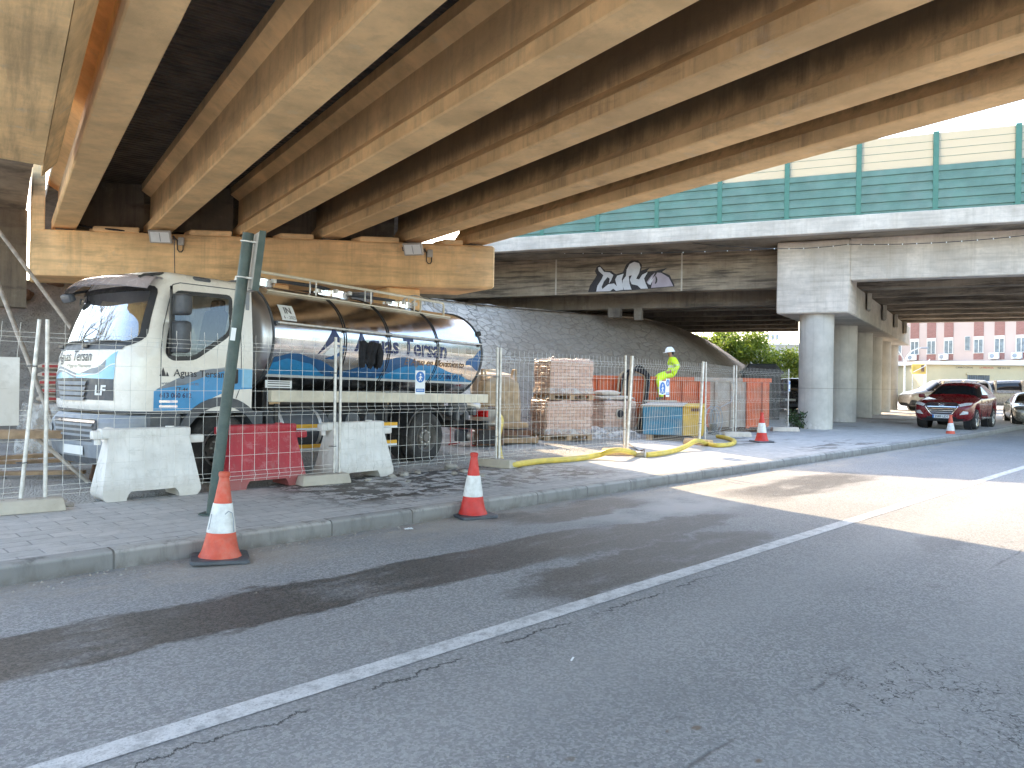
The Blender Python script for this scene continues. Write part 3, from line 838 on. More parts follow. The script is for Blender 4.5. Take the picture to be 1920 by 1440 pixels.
mb.prism([(S0 + 0.002, lf(S0) + 0.004), (S0 + 0.24, lf(S0 + 0.24) + 0.004), (S0 + 0.24, lf(S0 + 0.24) + 1.6), (S0 + 0.002, lf(S0) + 1.6)], 4.80, 6.45, M['cap'], bevel=0.02)
mb.build('cheek_wall', br)
for s in (2.3, 5.2, 7.95):
    mb = MB()
    mb.prism([(s - 0.4, lf(s) + 0.42), (s + 0.4, lf(s) + 0.30), (s + 0.4, lf(s) + 1.18), (s - 0.4, lf(s) + 1.3)], -0.1, 3.80, M['cap'], bevel=0.03)
    mb.build('column', br)
mb = MB()
for i in range(4):
    a = beams[i][1] + 0.0; b = beams[i + 1][0]
    mb.prism([(a, lf(a) + 0.8), (b, lf(b) + 0.8), (b, lf(b) + 1.1), (a, lf(a) + 1.1)], 5.0, 6.09, M['darkc'])
a, b = 1.3, 9.6
mb.prism([(a, lf(a) + 3.2), (7.8, lf(7.8) + 3.2), (7.8, lf(7.8) + 3.5), (a, lf(a) + 3.5)], 3.4, 6.09, M['darkc'])
mb.build('diaphragm', br)
# loose cable lying on the cap beside the first rib
# ------------------------------------------------ older slab bridge beside it
ob = empty('slab_bridge', (0, 0, 0), B_ANG, 'older board-marked slab bridge at the upper left corner, beside the first rib', 'bridge')
mb = MB()
def oslab(u, v):
    return Vector((0, 0, 0))
mb.prism([(-2.3, -3.5), (0.44, -3.5), (0.44, 12.75), (-2.3, 12.4)], 4.58, 5.3, M['soffit'])
mb.build('slab', ob)
mb = MB()
prof2 = [(0.45, 4.60), (0.66, 4.86), (0.70, 5.3), (0.70, 6.2), (0.45, 6.2)]
mb.prism(prof2, -13.6, 3.5, M['soffit'], M=Matrix(((1, 0, 0, 0), (0, 0, -1, 0), (0, 1, 0, 0), (0, 0, 0, 1))))
mb.build('edge_beam', ob)
mb = MB()
mb.prism([(-2.3, 12.75), (0.42, 12.9), (0.42, 24), (-2.3, 24)], 5.55, 6.1, M['board'])
mb.prism([(-2.3, 15.2), (0.40, 15.4), (0.40, 15.8), (-2.3, 15.6)], 5.25, 5.55, M['board'])
mb.build('rear_slab', ob)
mb = MB()
mb.prism([(-3.4, 21.6), (0.45, 21.6), (0.45, 22.2), (-3.4, 22.2)], 3.2, 5.55, M['darkc'])
mb.build('end_wall', ob)

# ================================================================== far bridge
FA = math.atan2(-0.384, 0.923)
fb = empty('road_bridge', (14.7, 21.5, 0), FA, 'far road bridge on round grey columns, carrying the green noise barrier', 'bridge')
mb = MB()
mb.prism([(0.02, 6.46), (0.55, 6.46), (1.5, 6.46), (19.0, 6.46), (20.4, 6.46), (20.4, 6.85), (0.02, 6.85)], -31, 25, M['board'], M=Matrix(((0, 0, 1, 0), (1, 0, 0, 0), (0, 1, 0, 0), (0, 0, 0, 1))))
mb.build('deck', fb)
mb = MB()
mb.span((-31, -0.02, 6.43), (25, 0.30, 6.93), M['white_c'], bevel=0.02)
mb.build('edge_beam', fb)
mb = MB(); mb.span((-4.54, 1.32, 5.08), (25, 1.85, 6.459), M['white_c'], bevel=0.025); mb.build('girder', fb)
for v in (4.0, 6.6, 9.2, 11.8, 14.4, 17.0, 19.2):
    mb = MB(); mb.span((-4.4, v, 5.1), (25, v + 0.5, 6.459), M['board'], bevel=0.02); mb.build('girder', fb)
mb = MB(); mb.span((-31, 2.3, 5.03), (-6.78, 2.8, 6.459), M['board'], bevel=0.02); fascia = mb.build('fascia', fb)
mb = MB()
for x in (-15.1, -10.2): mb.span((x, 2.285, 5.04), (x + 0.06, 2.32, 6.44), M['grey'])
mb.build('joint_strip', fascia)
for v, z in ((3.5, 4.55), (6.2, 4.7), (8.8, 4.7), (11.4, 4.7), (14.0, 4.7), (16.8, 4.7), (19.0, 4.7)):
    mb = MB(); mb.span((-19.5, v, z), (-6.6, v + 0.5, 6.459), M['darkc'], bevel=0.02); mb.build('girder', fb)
mb = MB()
mb.span((-13.2, 3.2, 4.2), (-12.7, 3.5, 4.56), M['darkc']); mb.build('bearing_block', fb); mb = MB(); mb.span((-12.2, 3.4, 4.1), (-11.9, 3.7, 4.56), M['darkc'])
mb.build('bearing_block', fb)
# abutment wall behind the bank
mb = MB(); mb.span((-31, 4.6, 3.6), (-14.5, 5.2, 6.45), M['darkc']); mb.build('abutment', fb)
# pier cap: upstand end block, then the cap running back under the deck
k = Vector((0.176, 0.983)) 
mb = MB()
x0, x1 = -6.8, -4.55
mb.prism([(x0, 1.2), (x1, 1.2), (x1 + 0.28, 2.8), (x0 + 0.28, 2.8)], 4.02, 6.425, M['white_c'], bevel=0.04)
mb.prism([(x0 + 0.283, 2.79), (x1 + 0.277, 2.79), (x1 + 3.75, 22.3), (x0 + 3.75, 22.3)], 4.024, 5.07, M['grey'], bevel=0.03)
pcap = mb.build('pier_cap', fb)
for q in (5.2, 9.8, 14.2, 18.6):
    mb = MB()
    xx = x1 + 0.178 * (q - 1.2)
    mb.box((xx + 0.06, q, 4.75), (0.16, 0.9, 0.6), M['grey'], bevel=0.02)
    mb.build('bearing_shelf', pcap)
fbi = Matrix.Translation((14.7, 21.5, 0)) @ Matrix.Rotation(FA, 4, 'Z')
for i, kk in enumerate((0, 5.2, 9.7, 13.2, 17.0, 20.6)):
    w = Vector((10.33 + 0.54 * kk, 25.4 + 0.84 * kk, 0))
    l = fbi.inverted() @ w
    mb = MB()
    g = rise(w.y)
    rad = 0.55
    prof = [(0.0, g - 0.1), (rad, g - 0.1), (rad, g + 1.0), (rad - 0.004, g + 1.52), (rad, g + 1.53), (rad, 4.02)]
    mb.lathe(prof, M['column'], 40)
    c = mb.build('column', fb, loc=(l.x, l.y, 0), ang=60)
# graffiti on the fascia
def bl(pts, n=6):
    out = []
    for i in range(len(pts)):
        p0, p1, p2, p3 = [Vector(pts[(i + q) % len(pts)]) for q in (-1, 0, 1, 2)]
        for j in range(n):
            t = j / n
            out.append((0.5 * ((2 * p1) + (p2 - p0) * t + (2 * p0 - 5 * p1 + 4 * p2 - p3) * t * t + (3 * p1 - p0 - 3 * p2 + p3) * t ** 3))[:])
    return out
def gpx(x, y):  # graffiti outline as drawn -> fascia metres (u along the wall, v up)
    return ((x - 200) * 0.00285, (640 - y) * 0.00285)
gx, gz = -13.75, 5.07
def onf(u, v, off): return Vector((gx + u, 2.3 - off, gz + v))
def gpoly(pts, mat, off, smooth=True):
    p = [gpx(*q) for q in pts]
    p = bl(p, 5) if smooth else p
    gb.decal([p], onf, mat, 0, 0, off)
gb = MB()
gpoly([(200, 625), (225, 540), (290, 450), (320, 400), (292, 345), (320, 285), (360, 268), (400, 310), (440, 348), (520, 350), (560, 385), (590, 400), (680, 375), (720, 280), (790, 225), (880, 228), (935, 290), (925, 365), (1040, 330), (1000, 380), (1120, 375), (1270, 345), (1200, 395), (1300, 440), (1360, 560), (1365, 590), (1030, 610), (600, 632)], M['gblack'], 0.004, False)
gpoly([(315, 622), (330, 545), (390, 455), (410, 405), (345, 345), (335, 300), (365, 290), (420, 360), (500, 372), (548, 410), (520, 480), (490, 520), (500, 455), (470, 432), (420, 490), (390, 560), (400, 590), (480, 530), (560, 520), (600, 560), (575, 470), (600, 420), (690, 395), (665, 470), (690, 610), (590, 622), (550, 590), (510, 622)], M['gwhite'], 0.006, False)
gpoly([(680, 480), (720, 430), (730, 340), (770, 270), (830, 245), (895, 265), (915, 320), (900, 390), (860, 470), (900, 480), (940, 420), (1015, 385), (965, 470), (985, 530), (1020, 605), (925, 605), (880, 560), (800, 540), (775, 480), (800, 420), (760, 430), (770, 530), (800, 612), (700, 612), (675, 545)], M['gwhite'], 0.006, False)
gpoly([(1000, 520), (1060, 440), (1110, 400), (1080, 470), (1120, 430), (1140, 400), (1190, 405), (1290, 470), (1350, 585), (1060, 598), (1075, 520), (1030, 555)], M['gmauve'], 0.006, False)
gpoly([(1010, 530), (1075, 445), (1060, 500), (1095, 470), (1050, 560)], M['gwhite'], 0.008, False)
gpoly([(1115, 440), (1140, 480), (1135, 530), (1110, 545), (1120, 500)], M['gblack'], 0.008)
gb.build('graffiti', fascia)
# festoon cable along the bridge
mb = MB()
a = dp(930, 471, 29.6); b = dp(1452, 466, 24.3); c = dp(1590, 458, 24.0); d = dp(1990, 433, 20.6)
def sag(p, q, s, n=14): return [p.lerp(q, i / n) - Vector((0, 0, s * 4 * (i / n) * (1 - i / n))) for i in range(n + 1)]
pts = sag(a, b, 0.12)[:-1] + sag(b, c, 0.05, 5)[:-1] + sag(c, d, 0.12)
mb.tube(pts, 0.012, M['black'], 5)
e = dp(1040, 405, 28.4)
mb.tube(sag(e, b, 0.25), 0.011, M['black'], 5)
for i in range(2, len(pts) - 1):
    p = pts[i]
    mb.lathe([(0, -0.03), (0.018, -0.02), (0.018, 0.01), (0, 0.02)], M['signwhite'], 6, Matrix.Translation(p))
tag(mb.build('festoon_cable'), 'thin black cable with small lamps strung along the far bridge', 'cable')

# ------------------------------------------------ noise barrier on the far bridge
nb = empty('noise_barrier', (14.7, 21.5, 6.93), FA, 'green and cream noise barrier standing along the far bridge edge', 'barrier')
ks = list(range(-9, 9))
xs = [-(0.17 + 2.1 * q) for q in ks]
for i, x in enumerate(xs):
    mb = MB()
    mb.box((x, 0.14, 1.19), (0.15, 0.16, 2.38), M['greenpost'], bevel=0.01)
    mb.box((x, 0.14, 0.02), (0.3, 0.3, 0.04), M['greenpost'])
    mb.build('post', nb)
    if i + 1 < len(xs):
        xa, xb = xs[i + 1] + 0.076, x - 0.076
        mb = MB()
        pr = []
        N = 5; H = 1.36 / N
        for q in range(N):
            z = 0.01 + q * H
            pr += [(0.115, z), (0.115, z + H * 0.28), (0.075, z + H * 0.34), (0.075, z + H * 0.93), (0.115, z + H * 0.99)]
        pr += [(0.17, 1.37), (0.17, 0.01)]
        mb.prism(pr, xa, xb, M['greenpanel'], M=Matrix(((0, 0, 1, 0), (1, 0, 0, 0), (0, 1, 0, 0), (0, 0, 0, 1))))
        mb.build('green_panel', nb)
        mb = MB()
        mb.span((xa, 0.125, 1.375), (xb, 0.15, 2.34), M['cream'])
        for q in (0.24, 0.48, 0.72): mb.span((xa, 0.116, 1.375 + q), (xb, 0.1249, 1.375 + q + 0.012), M['greenpanel'])
        mb.build('cream_panel', nb)

# ================================================================== background buildings
e2 = Vector((0.57, -0.82, 0))
pb = empty('pink_building', (38.4, 76.2, 0.3), math.atan2(e2.y, e2.x), 'pink rendered block with brick window strips behind the far bridge', 'building')
mb = MB(); mb.span((-6, 0, 0), (24, 12, 11.5), M['pink']); mb.build('wall', pb)
strips = [2.6 + q for q in (0, 1.6, 3.2, 5.85, 7.6, 9.35, 11.1, 12.8, 14.6, 16.4)] + [2.6 - 1.7, 2.6 - 3.4]
for q in strips:
    mb = MB()
    mb.span((q - 0.42, -0.03, 4.1), (q + 0.42, -0.002, 4.72), M['brick']); mb.build('brick_strip', pb)
    mb = MB(); mb.span((q - 0.42, -0.03, 6.25), (q + 0.42, -0.002, 9), M['brick']); mb.build('brick_strip', pb)
    mb = MB()
    mb.span((q - 0.42, -0.05, 4.72), (q - 0.36, 0.0, 6.25), M['shutter']); mb.span((q + 0.36, -0.05, 4.72), (q + 0.42, 0.0, 6.25), M['shutter'])
    mb.span((q - 0.36, -0.045, 5.95), (q + 0.36, 0.0, 6.25), M['shutter']); mb.span((q - 0.03, -0.04, 4.76), (q + 0.03, 0.0, 5.95), M['shutter'])
    mb.span((q - 0.46, -0.09, 4.68), (q + 0.46, 0.0, 4.72), M['ledge'])
    w = mb.build('window', pb)
    mb = MB(); mb.span((q - 0.36, -0.02, 4.72), (q + 0.36, -0.001, 5.95), M['pane']); mb.build('pane', w)
mb = MB()
q = 2.6 + 4.9
mb.span((q - 0.24, -0.05, 4.95), (q + 0.24, -0.03, 6.3), M['shutter'])
w = mb.build('window', pb)
mb = MB(); mb.span((q - 0.2, -0.07, 4.99), (q + 0.2, -0.051, 6.26), M['pane']); mb.build('pane', w)
mb = MB(); mb.span((-6, -0.3, 3.72), (24, 0, 3.95), M['ledge']); mb.build('ledge', pb)
acl = ['first window strip on the far left', 'third window strip from the left', 'fifth window strip from the left', 'sixth window strip from the left']
ac0 = None
for q, lab in zip((2.45, 5.45, 9.85, 11.7), acl):
    w = Matrix.Translation((38.4, 76.2, 0.3)) @ Matrix.Rotation(math.atan2(e2.y, e2.x), 4, 'Z') @ Matrix.Translation((q, -0.22, 4.12))
    if ac0 is None:
        ac0 = empty('air_conditioner', mat=w)
        mb = MB(); mb.box((0, 0, 0.27), (0.78, 0.34, 0.54), M['signwhite'], bevel=0.02); mb.build('casing', ac0)
        mb = MB()
        mb.lathe([(0, 0.185), (0.19, 0.185), (0.21, 0.17), (0.21, 0.15)], M['mgrey'], 20, Matrix.Translation((-0.12, 0, 0.27)) @ Matrix.Rotation(R(90), 4, 'X'))
        mb.build('fan_grille', ac0)
        mb = MB(); mb.box((-0.25, 0.08, -0.04), (0.04, 0.36, 0.06), M['mgrey']); mb.box((0.25, 0.08, -0.04), (0.04, 0.36, 0.06), M['mgrey']); mb.build('bracket', ac0)
        o = ac0
    else:
        o = copy_tree(ac0); o.matrix_world = w
    tag(o, 'white air conditioner on the pink wall at the ' + lab, 'air conditioner', 'air conditioners on the pink building')
yb = empty('yellow_building', (33.3, 60.0, 0.3), R(-6), 'low yellow building with a barred window and white flat roof', 'building')
mb = MB(); mb.span((0, 0, 0), (16, 9, 3.25), M['yellowwall']); mb.build('wall', yb)
mb = MB(); mb.span((-0.35, -0.5, 3.25), (16.3, 9.3, 3.5), M['ledge'], bevel=0.03); mb.build('roof', yb)
mb = MB(); mb.span((3.1, -0.06, 1.3), (4.75, -0.002, 2.45), M['pane'])
for i in range(12): mb.tube([(3.2 + i * 0.13, -0.14, 1.3), (3.2 + i * 0.13, -0.14, 2.45)], 0.018, M['black'], 5)
mb.span((3.0, -0.16, 2.45), (4.85, -0.002, 2.6), M['yellowwall']); mb.span((3.0, -0.16, 1.2), (4.85, -0.002, 1.3), M['yellowwall'])
mb.build('window', yb)
mb = MB()
fy = lambda u, v, off: Vector((u, -off - 0.002, v))
mb.text('CARROCERIAS', 0.2, fy, M['ink'], (2.2, 2.98), bold=0.01)
mb.text('LA PEDANIA', 0.19, fy, M['yplate'], (4.0, 2.98), bold=0.01)
mb.text('968 253 332', 0.19, fy, M['ink'], (5.35, 2.98), bold=0.01)
mb.build('lettering', yb)
mb = MB(); mb.tube([(-0.12, -0.1, 0), (-0.12, -0.1, 3.2)], 0.07, M['ledge'], 8); mb.build('drainpipe', yb)
wl = empty('grey_building', (15.5, 66.0, 0.3), R(3), 'flat grey block wall building seen beside the first round column', 'building')
mb = MB(); mb.span((0, 0, 0), (17, 9, 5.0), M['wall'])
mb.build('wall', wl)
mb = MB(); mb.span((-0.1, -0.1, 5.0), (17.1, 9, 5.16), M['ledge'], bevel=0.02); mb.build('coping', wl)
mb = MB(); mb.box((4.6, -0.05, 2.9), (0.08, 0.08, 4.2), M['mgrey']); mb.build('drainpipe', wl)
mb = MB()
for i in range(4): mb.box((7.2 + i * 0.42, 1, 5.75), (0.3, 0.05, 0.5), M['mgrey'], bevel=0.02); mb.box((7.2 + i * 0.42, 1, 5.3), (0.04, 0.04, 0.5), M['mgrey'])
mb.build('roof_frame', wl)
# street lamp with two arms
lp = empty('street_lamp', (dp(1696, 700, 56).x, 56, 0.35), 0, 'grey double-armed street lamp in front of the pink building', 'street lamp')
mb = MB(); mb.tube([(0, 0, 0), (0, 0, 1), (0, 0, 3.2)], 0.08, M['galv'], 10, radii=[0.1, 0.08, 0.06]); mb.build('pole', lp)
for s in (-1, 1):
    mb = MB()
    mb.tube([(0, 0, 2.9), (s * 0.12, 0, 3.5), (s * 0.5, 0, 4.05), (s * 1.0, 0, 4.28), (s * 1.25, 0, 4.3)], 0.045, M['galv'], 8)
    arm = mb.build('arm', lp)
    mb = MB(); mb.box((s * 1.45, 0, 4.3), (0.55, 0.22, 0.1), M['mgrey'], bevel=0.04, seg=2); mb.build('lamp_head', arm)
# yellow framed sign panel
sp = empty('framed_sign', (dp(1723, 690, 57).x, 57.0, 0.35), R(-8), 'yellow framed sign board beside the double-armed lamp', 'sign')
mb = MB(); mb.box((0, 0, 2.75), (1.0, 0.12, 0.75), M['yellowp'], bevel=0.02); mb.build('board', sp)
mb = MB()
for a in (-0.42, 0.42): mb.tube([(a, 0.1, 0), (a, 0.1, 3.1)], 0.03, M['galv'], 6)
mb.tube([(0.3, -0.08, 2.9), (0.75, -0.08, 3.5)], 0.03, M['ledge'], 6); mb.tube([(-0.45, -0.08, 2.5), (0.45, -0.08, 3.0)], 0.03, M['ledge'], 6)
mb.build('frame', sp)
mb = MB(); mb.box((0.25, -0.07, 2.8), (0.22, 0.02, 0.5), M['rust']); mb.build('panel', sp)
# ================================================================== tank truck
TR_A = R(-125.2)
tr_m = Matrix.Translation((-4.706, 10.518, 0.165)) @ Matrix.Rotation(TR_A, 4, 'Z') @ Matrix.Rotation(R(-0.9), 4, 'Y') @ Matrix.Diagonal((1, 0.92, 1, 1))
tk = empty('tank_truck', mat=tr_m, label='white and blue truck with a polished steel water tank parked behind the mesh fence', cat='truck')
def wz(z):
    return 1.13 - 0.004 * max(0, 1.2 - z) - (0.0 if z < 1.6 else 0.105 * ((z - 1.6) / 1.1) ** 1.4)
def fz(z):
    ks = [(0.9, 1.30), (1.0, 1.335), (1.3, 1.345), (1.62, 1.32), (1.76, 1.27), (2.1, 1.17), (2.5, 1.03), (2.62, 0.95), (2.8, 0.8)]
    for i in range(len(ks) - 1):
        if z <= ks[i + 1][0]:
            t = max(0, (z - ks[i][0]) / (ks[i + 1][0] - ks[i][0]))
            return ks[i][1] + (ks[i + 1][1] - ks[i][1]) * t
    return ks[-1][1]
CA, CP = 0.40, 2.9
def frontp(y, z):
    q = min(1, abs(y) / wz(z))
    return Vector((fz(z) - CA + CA * (max(0, 1 - q ** CP)) ** (1 / CP), y, z))
def onfront(y, z, off):
    e = 0.01
    y = max(-wz(z) + 0.012, min(wz(z) - 0.012, y))
    a = frontp(y + e, z) - frontp(y - e, z); b = frontp(y, z + e) - frontp(y, z - e)
    n = a.cross(b); n.normalize()
    if n.x < 0: n = -n
    return frontp(y, z) + n * off
def onside(x, z, off): return Vector((x, wz(z) + off, z))
win = roundpoly([(0.66, 2.47), (-0.13, 2.50), (-0.13, 2.06), (-0.06, 1.95), (0.42, 1.62), (0.72, 1.60), (0.80, 1.66), (0.79, 1.82)], 0.07, 3)
winR = [(x, z) for x, z in win]
ws = roundpoly([(-0.97, 2.50), (0.97, 2.50), (1.06, 1.84), (0.92, 1.76), (-0.92, 1.76), (-1.06, 1.84)], 0.08, 3)
winin = insetpoly(win, 0.028); wsin = insetpoly(ws, 0.035)
# outline of the cab in plan
def ring(z, k=1.0):
    w, f = wz(z), fz(z)
    pts = []
    xs_ = [-0.45 + (f - CA + 0.45) * i / 36 for i in range(37)]
    pts += [(x, w) for x in xs_]
    ang = [math.cos(math.pi * i / 60) for i in range(1, 60)]
    for c in ang:
        y = w * (abs(c) ** 0.8) * (1 if c > 0 else -1)
        p = frontp(y, z); pts.append((p.x, p.y))
    pts += [(x, -w) for x in xs_[::-1]]
    return [(0.35 + (x - 0.35) * k, y * k) for x, y in pts]
t = bmesh.new()
zs = [0.95 + 0.03 * i for i in range(56)]
rows = []
for z in zs: rows.append([t.verts.new((x, y, z)) for x, y in ring(z)])
for z, k in ((2.655, 0.985), (2.69, 0.955), (2.715, 0.90), (2.735, 0.75), (2.745, 0.4), (2.747, 0.02)):
    rows.append([t.verts.new((x, y, z)) for x, y in ring(2.62, k)])
m = len(rows[0])
for i in range(len(rows) - 1):
    for kx in range(m):
        q = [rows[i][kx], rows[i][(kx + 1) % m], rows[i + 1][(kx + 1) % m], rows[i + 1][kx]]
        c = sum((v.co for v in q), Vector()) / 4
        if abs(c.y) > 0.85 and c.x < fz(c.z) - CA * 0.55 and inpoly(c.x, c.z, winin): continue
        if c.x > fz(c.z) - CA * 0.95 and c.z > 1.7 and inpoly(c.y, c.z, wsin): continue
        t.faces.new(q)
bmesh.ops.recalc_face_normals(t, faces=t.faces)
mb = MB(); mb.merge(t, M['wpaint'])
mb.prism(ring(0.955), 0.93, 0.952, M['dgrey'])
cab = mb.build('cab', tk, ang=40)
# glazing and its black seals
mb = MB()
wso = insetpoly(ws, -0.02)
mb.decal(ringquads(wso, insetpoly(ws, 0.05)), onfront, M['black'], 0.05, 0.05, 0.006)
# sun strip and wiper tray behind the lower edge
mb.build('windscreen_seal', cab)
mb = MB(); mb.decal([ws], onfront, M['screen'], 0.05, 0.06, 0.002); mb.build('windscreen', cab)
mb = MB(); mb.decal(ringquads(insetpoly(win, -0.015), insetpoly(win, 0.04)), onside, M['black'], 0.2, 0.05, 0.006); mb.build('window_seal', cab)
mb = MB(); mb.decal([win], onside, M['glass'], 0.2, 0.1, 0.001); mb.build('side_window', cab)
mb = MB(); mb.decal([win], lambda x, z, o: Vector((x, -wz(z) - o, z)), M['glass'], 0.2, 0.1, 0.001); mb.build('side_window', cab)
# interior
mb = MB()
for y in (0.62, -0.62):
    mb.box((0.16, y, 1.62), (0.5, 0.5, 0.18), M['seat'], bevel=0.06, seg=2)
    mb.box((-0.12, y, 1.98), (0.16, 0.48, 0.72), M['seat'], bevel=0.07, seg=2, rot=Matrix.Rotation(R(-10), 3, 'Y'))
    mb.box((-0.2, y, 2.38), (0.12, 0.26, 0.2), M['seat'], bevel=0.05, seg=2)
mb.box((0.95, 0, 1.62), (0.4, 1.9, 0.3), M['seat'], bevel=0.06, seg=2)
mb.box((-0.38, 0, 1.4), (0.06, 2.1, 0.8), M['seat']); mb.box((0.3, 0, 1.2), (1.3, 2.1, 0.05), M['seat'])
mb.box((-0.38, 0.92, 2.2), (0.06, 0.3, 0.85), M['mgrey']); mb.box((-0.38, -0.92, 2.2), (0.06, 0.3, 0.85), M['mgrey'])
mb.tube([Vector((0.62 + 0.05 * math.sin(a), 0.6 + 0.2 * math.cos(a), 1.88 + 0.19 * math.sin(a))) for a in [k * math.pi / 10 for k in range(20)]], 0.016, M['black'], 6, closed=True)
mb.build('seats', cab)
# door lines, handle, lettering, livery
mb = MB()
def lin(pts, w=0.006):
    for (a, b), (c, d) in zip(pts[:-1], pts[1:]):
        dx, dz = c - a, d - b; L = math.hypot(dx, dz); nx, nz = -dz / L * w, dx / L * w
        mb.decal([[(a + nx, b + nz), (c + nx, d + nz), (c - nx, d - nz), (a - nx, b - nz)]], onside, M['dgrey'], 0.3, 0.06, 0.0035)
lin([(0.86, 1.0), (0.87, 1.7), (0.84, 2.0), (0.70, 2.55), (0.60, 2.585), (-0.2, 2.6), (-0.26, 2.55), (-0.27, 1.3), (-0.2, 1.12)])
mb.build('door_gap', cab)
mb = MB()
mb.decal([[(0.95, 0.96), (0.95, 1.20), (0.66, 1.36), (0.30, 1.485), (-0.02, 1.53), (-0.445, 1.525), (-0.445, 1.255), (-0.10, 1.235), (0.16, 1.12), (0.40, 0.965)]], onside, M['blue'], 0.3, 0.08, 0.004)
mb.decal([[(0.93, 1.22), (0.66, 1.36), (0.30, 1.487), (-0.02, 1.533), (-0.20, 1.53), (0.2, 1.43), (0.55, 1.29)]], onside, M['greyfilm'], 0.3, 0.08, 0.0052)
mb.decal([[(-0.28, 1.528), (-0.444, 1.527), (-0.444, 1.27), (-0.28, 1.27)]], onside, M['lblue'], 0.3, 0.08, 0.0052)
mb.build('side_livery', cab)
mb = MB()
fs = lambda u, v, o: onside(u, v, o)
mb.text('Aguas Tersan', 0.125, fs, M['ink'], (0.70, 1.395), 0.0075, bold=0.012, sx=1.05, flipu=True)
mb.build('side_lettering', cab); mb = MB(); mb.text('www.aguastersan.es', 0.062, fs, M['greyfilm'], (0.86, 1.285), 0.0075, flipu=True)
mb.build('side_lettering', cab); mb = MB(); mb.text('TT-44', 0.07, fs, M['ink'], (0.68, 1.205), 0.0075, flipu=True, bold=0.01)
mb.build('side_lettering', cab); mb = MB(); mb.text('613 060 612', 0.085, fs, M['navy'], (0.88, 1.125), 0.0075, bold=0.02, flipu=True)
mb.build('side_lettering', cab); mb = MB(); mb.decal([[(0.885, 1.39), (0.80, 1.39), (0.84, 1.50)], [(0.80, 1.39), (0.76, 1.39), (0.79, 1.45)]], fs, M['ink'], 0, 0, 0.0075)
mb.decal([[(0.88, 1.06), (0.64, 1.06), (0.64, 1.09), (0.88, 1.09)], [(0.88, 1.0), (0.64, 1.0), (0.64, 1.03), (0.88, 1.03)]], fs, M['chrome'], 0, 0, 0.009)
mb.build('side_lettering', cab)
mb = MB(); mb.box((-0.12, 1.135, 1.42), (0.2, 0.03, 0.2), M['black'], bevel=0.02, seg=2); mb.build('door_handle', cab)
# front: grille band, wave, lettering
mb = MB()
def strip2(fb_, ft_, y0, y1, n, mat, off, fn):
    for i in range(n):
        a = y0 + (y1 - y0) * i / n; b = y0 + (y1 - y0) * (i + 1) / n
        mb.decal([[(a, fb_(a)), (b, fb_(b)), (b, ft_(b)), (a, ft_(a))]], fn, mat, 0, 0.08, off)
def lerpk(ks):
    def f(x):
        if x <= ks[0][0]: return ks[0][1]
        for (a, va), (b, vb) in zip(ks[:-1], ks[1:]):
            if x <= b:
                t = (x - a) / (b - a); t = t * t * (3 - 2 * t)
                return va + (vb - va) * t
        return ks[-1][1]
    return f
wt_ = lerpk([(-0.92, 1.40), (-0.66, 1.49), (0.0, 1.40), (0.40, 1.47), (0.86, 1.69)])
gt_ = lerpk([(-1.0, 1.33), (0, 1.345), (0.86, 1.335)])
strip2(gt_, wt_, -0.92, 0.80, 34, M['lblue'], 0.004, onfront)
strip2(lerpk([(-0.92, 1.34), (-0.55, 1.42), (-0.1, 1.345), (0.8, 1.34)]), wt_, -0.92, -0.1, 18, M['greyfilm'], 0.0052, onfront)
strip2(lerpk([(0.0, 1.40), (0.4, 1.40), (0.8, 1.5)]), lerpk([(0, 1.41), (0.4, 1.475), (0.86, 1.69)]), 0.0, 0.62, 14, M['greyfilm'], 0.0052, onfront)
wl_ = lerpk([(-0.90, 1.41), (-0.66, 1.46), (0.0, 1.375), (0.40, 1.40), (0.80, 1.53)])
strip2(lambda y: wl_(y) - 0.014, wl_, -0.9, 0.80, 34, M['signwhite'], 0.0066, onfront)
mb.build('front_livery', cab)
mb = MB()
mb.text('Aguas Tersan', 0.19, onfront, M['ink'], (-0.78, 1.56), 0.0075, bold=0.01, sx=1.02, su=0.06)
mb.text('El Agua en Movimiento', 0.075, onfront, M['ink'], (-0.42, 1.475), 0.0075, su=0.06)
mb.decal([[(-0.97, 1.56), (-0.86, 1.56), (-0.91, 1.69)], [(-0.86, 1.56), (-0.81, 1.56), (-0.85, 1.63)]], onfront, M['ink'], 0.05, 0, 0.0075)
mb.build('front_lettering', cab)
mb = MB()
strip2(lambda y: 1.075 - 0.0 * y, gt_, -0.86, 0.80, 30, M['dgrey'], 0.006, onfront)
gr = mb.build('grille', cab)
mb = MB()
for i, z in enumerate((1.30, 1.235, 1.17, 1.105)):
    mb.decal([[(-0.60 + 0.03 * i, z - 0.045), (0.22 - 0.02 * i, z - 0.045), (0.26 - 0.02 * i, z), (-0.63 + 0.03 * i, z)]], onfront, M['mgrey'], 0.08, 0.05, 0.03)
    mb.decal([[(-0.62 + 0.03 * i, z), (0.25 - 0.02 * i, z), (0.25 - 0.02 * i, z + 0.02), (-0.62 + 0.03 * i, z + 0.02)]], onfront, M['black'], 0.08, 0.05, 0.010)
mb.build('grille_bar', gr)
mb = MB()
mb.text('LF', 0.17, onfront, M['signwhite'], (0.42, 1.14), 0.012, bold=0.03, sx=1.45, shear=0.12)
mb.text('F', 0.09, onfront, M['mgrey'], (-0.80, 1.22), 0.012, bold=0.02)
mb.build('front_badge', gr)
# side air intakes at the corners, handle rail
mb = MB()
for sgn in (-1,):
    o2 = roundpoly([(sgn * 1.09, 1.06), (sgn * 0.93, 1.06), (sgn * 0.93, 1.37), (sgn * 1.09, 1.35)], 0.05, 3)
    mb.decal([o2], onfront, M['black'], 0.03, 0.06, 0.008)
mb.build('corner_intake', cab)
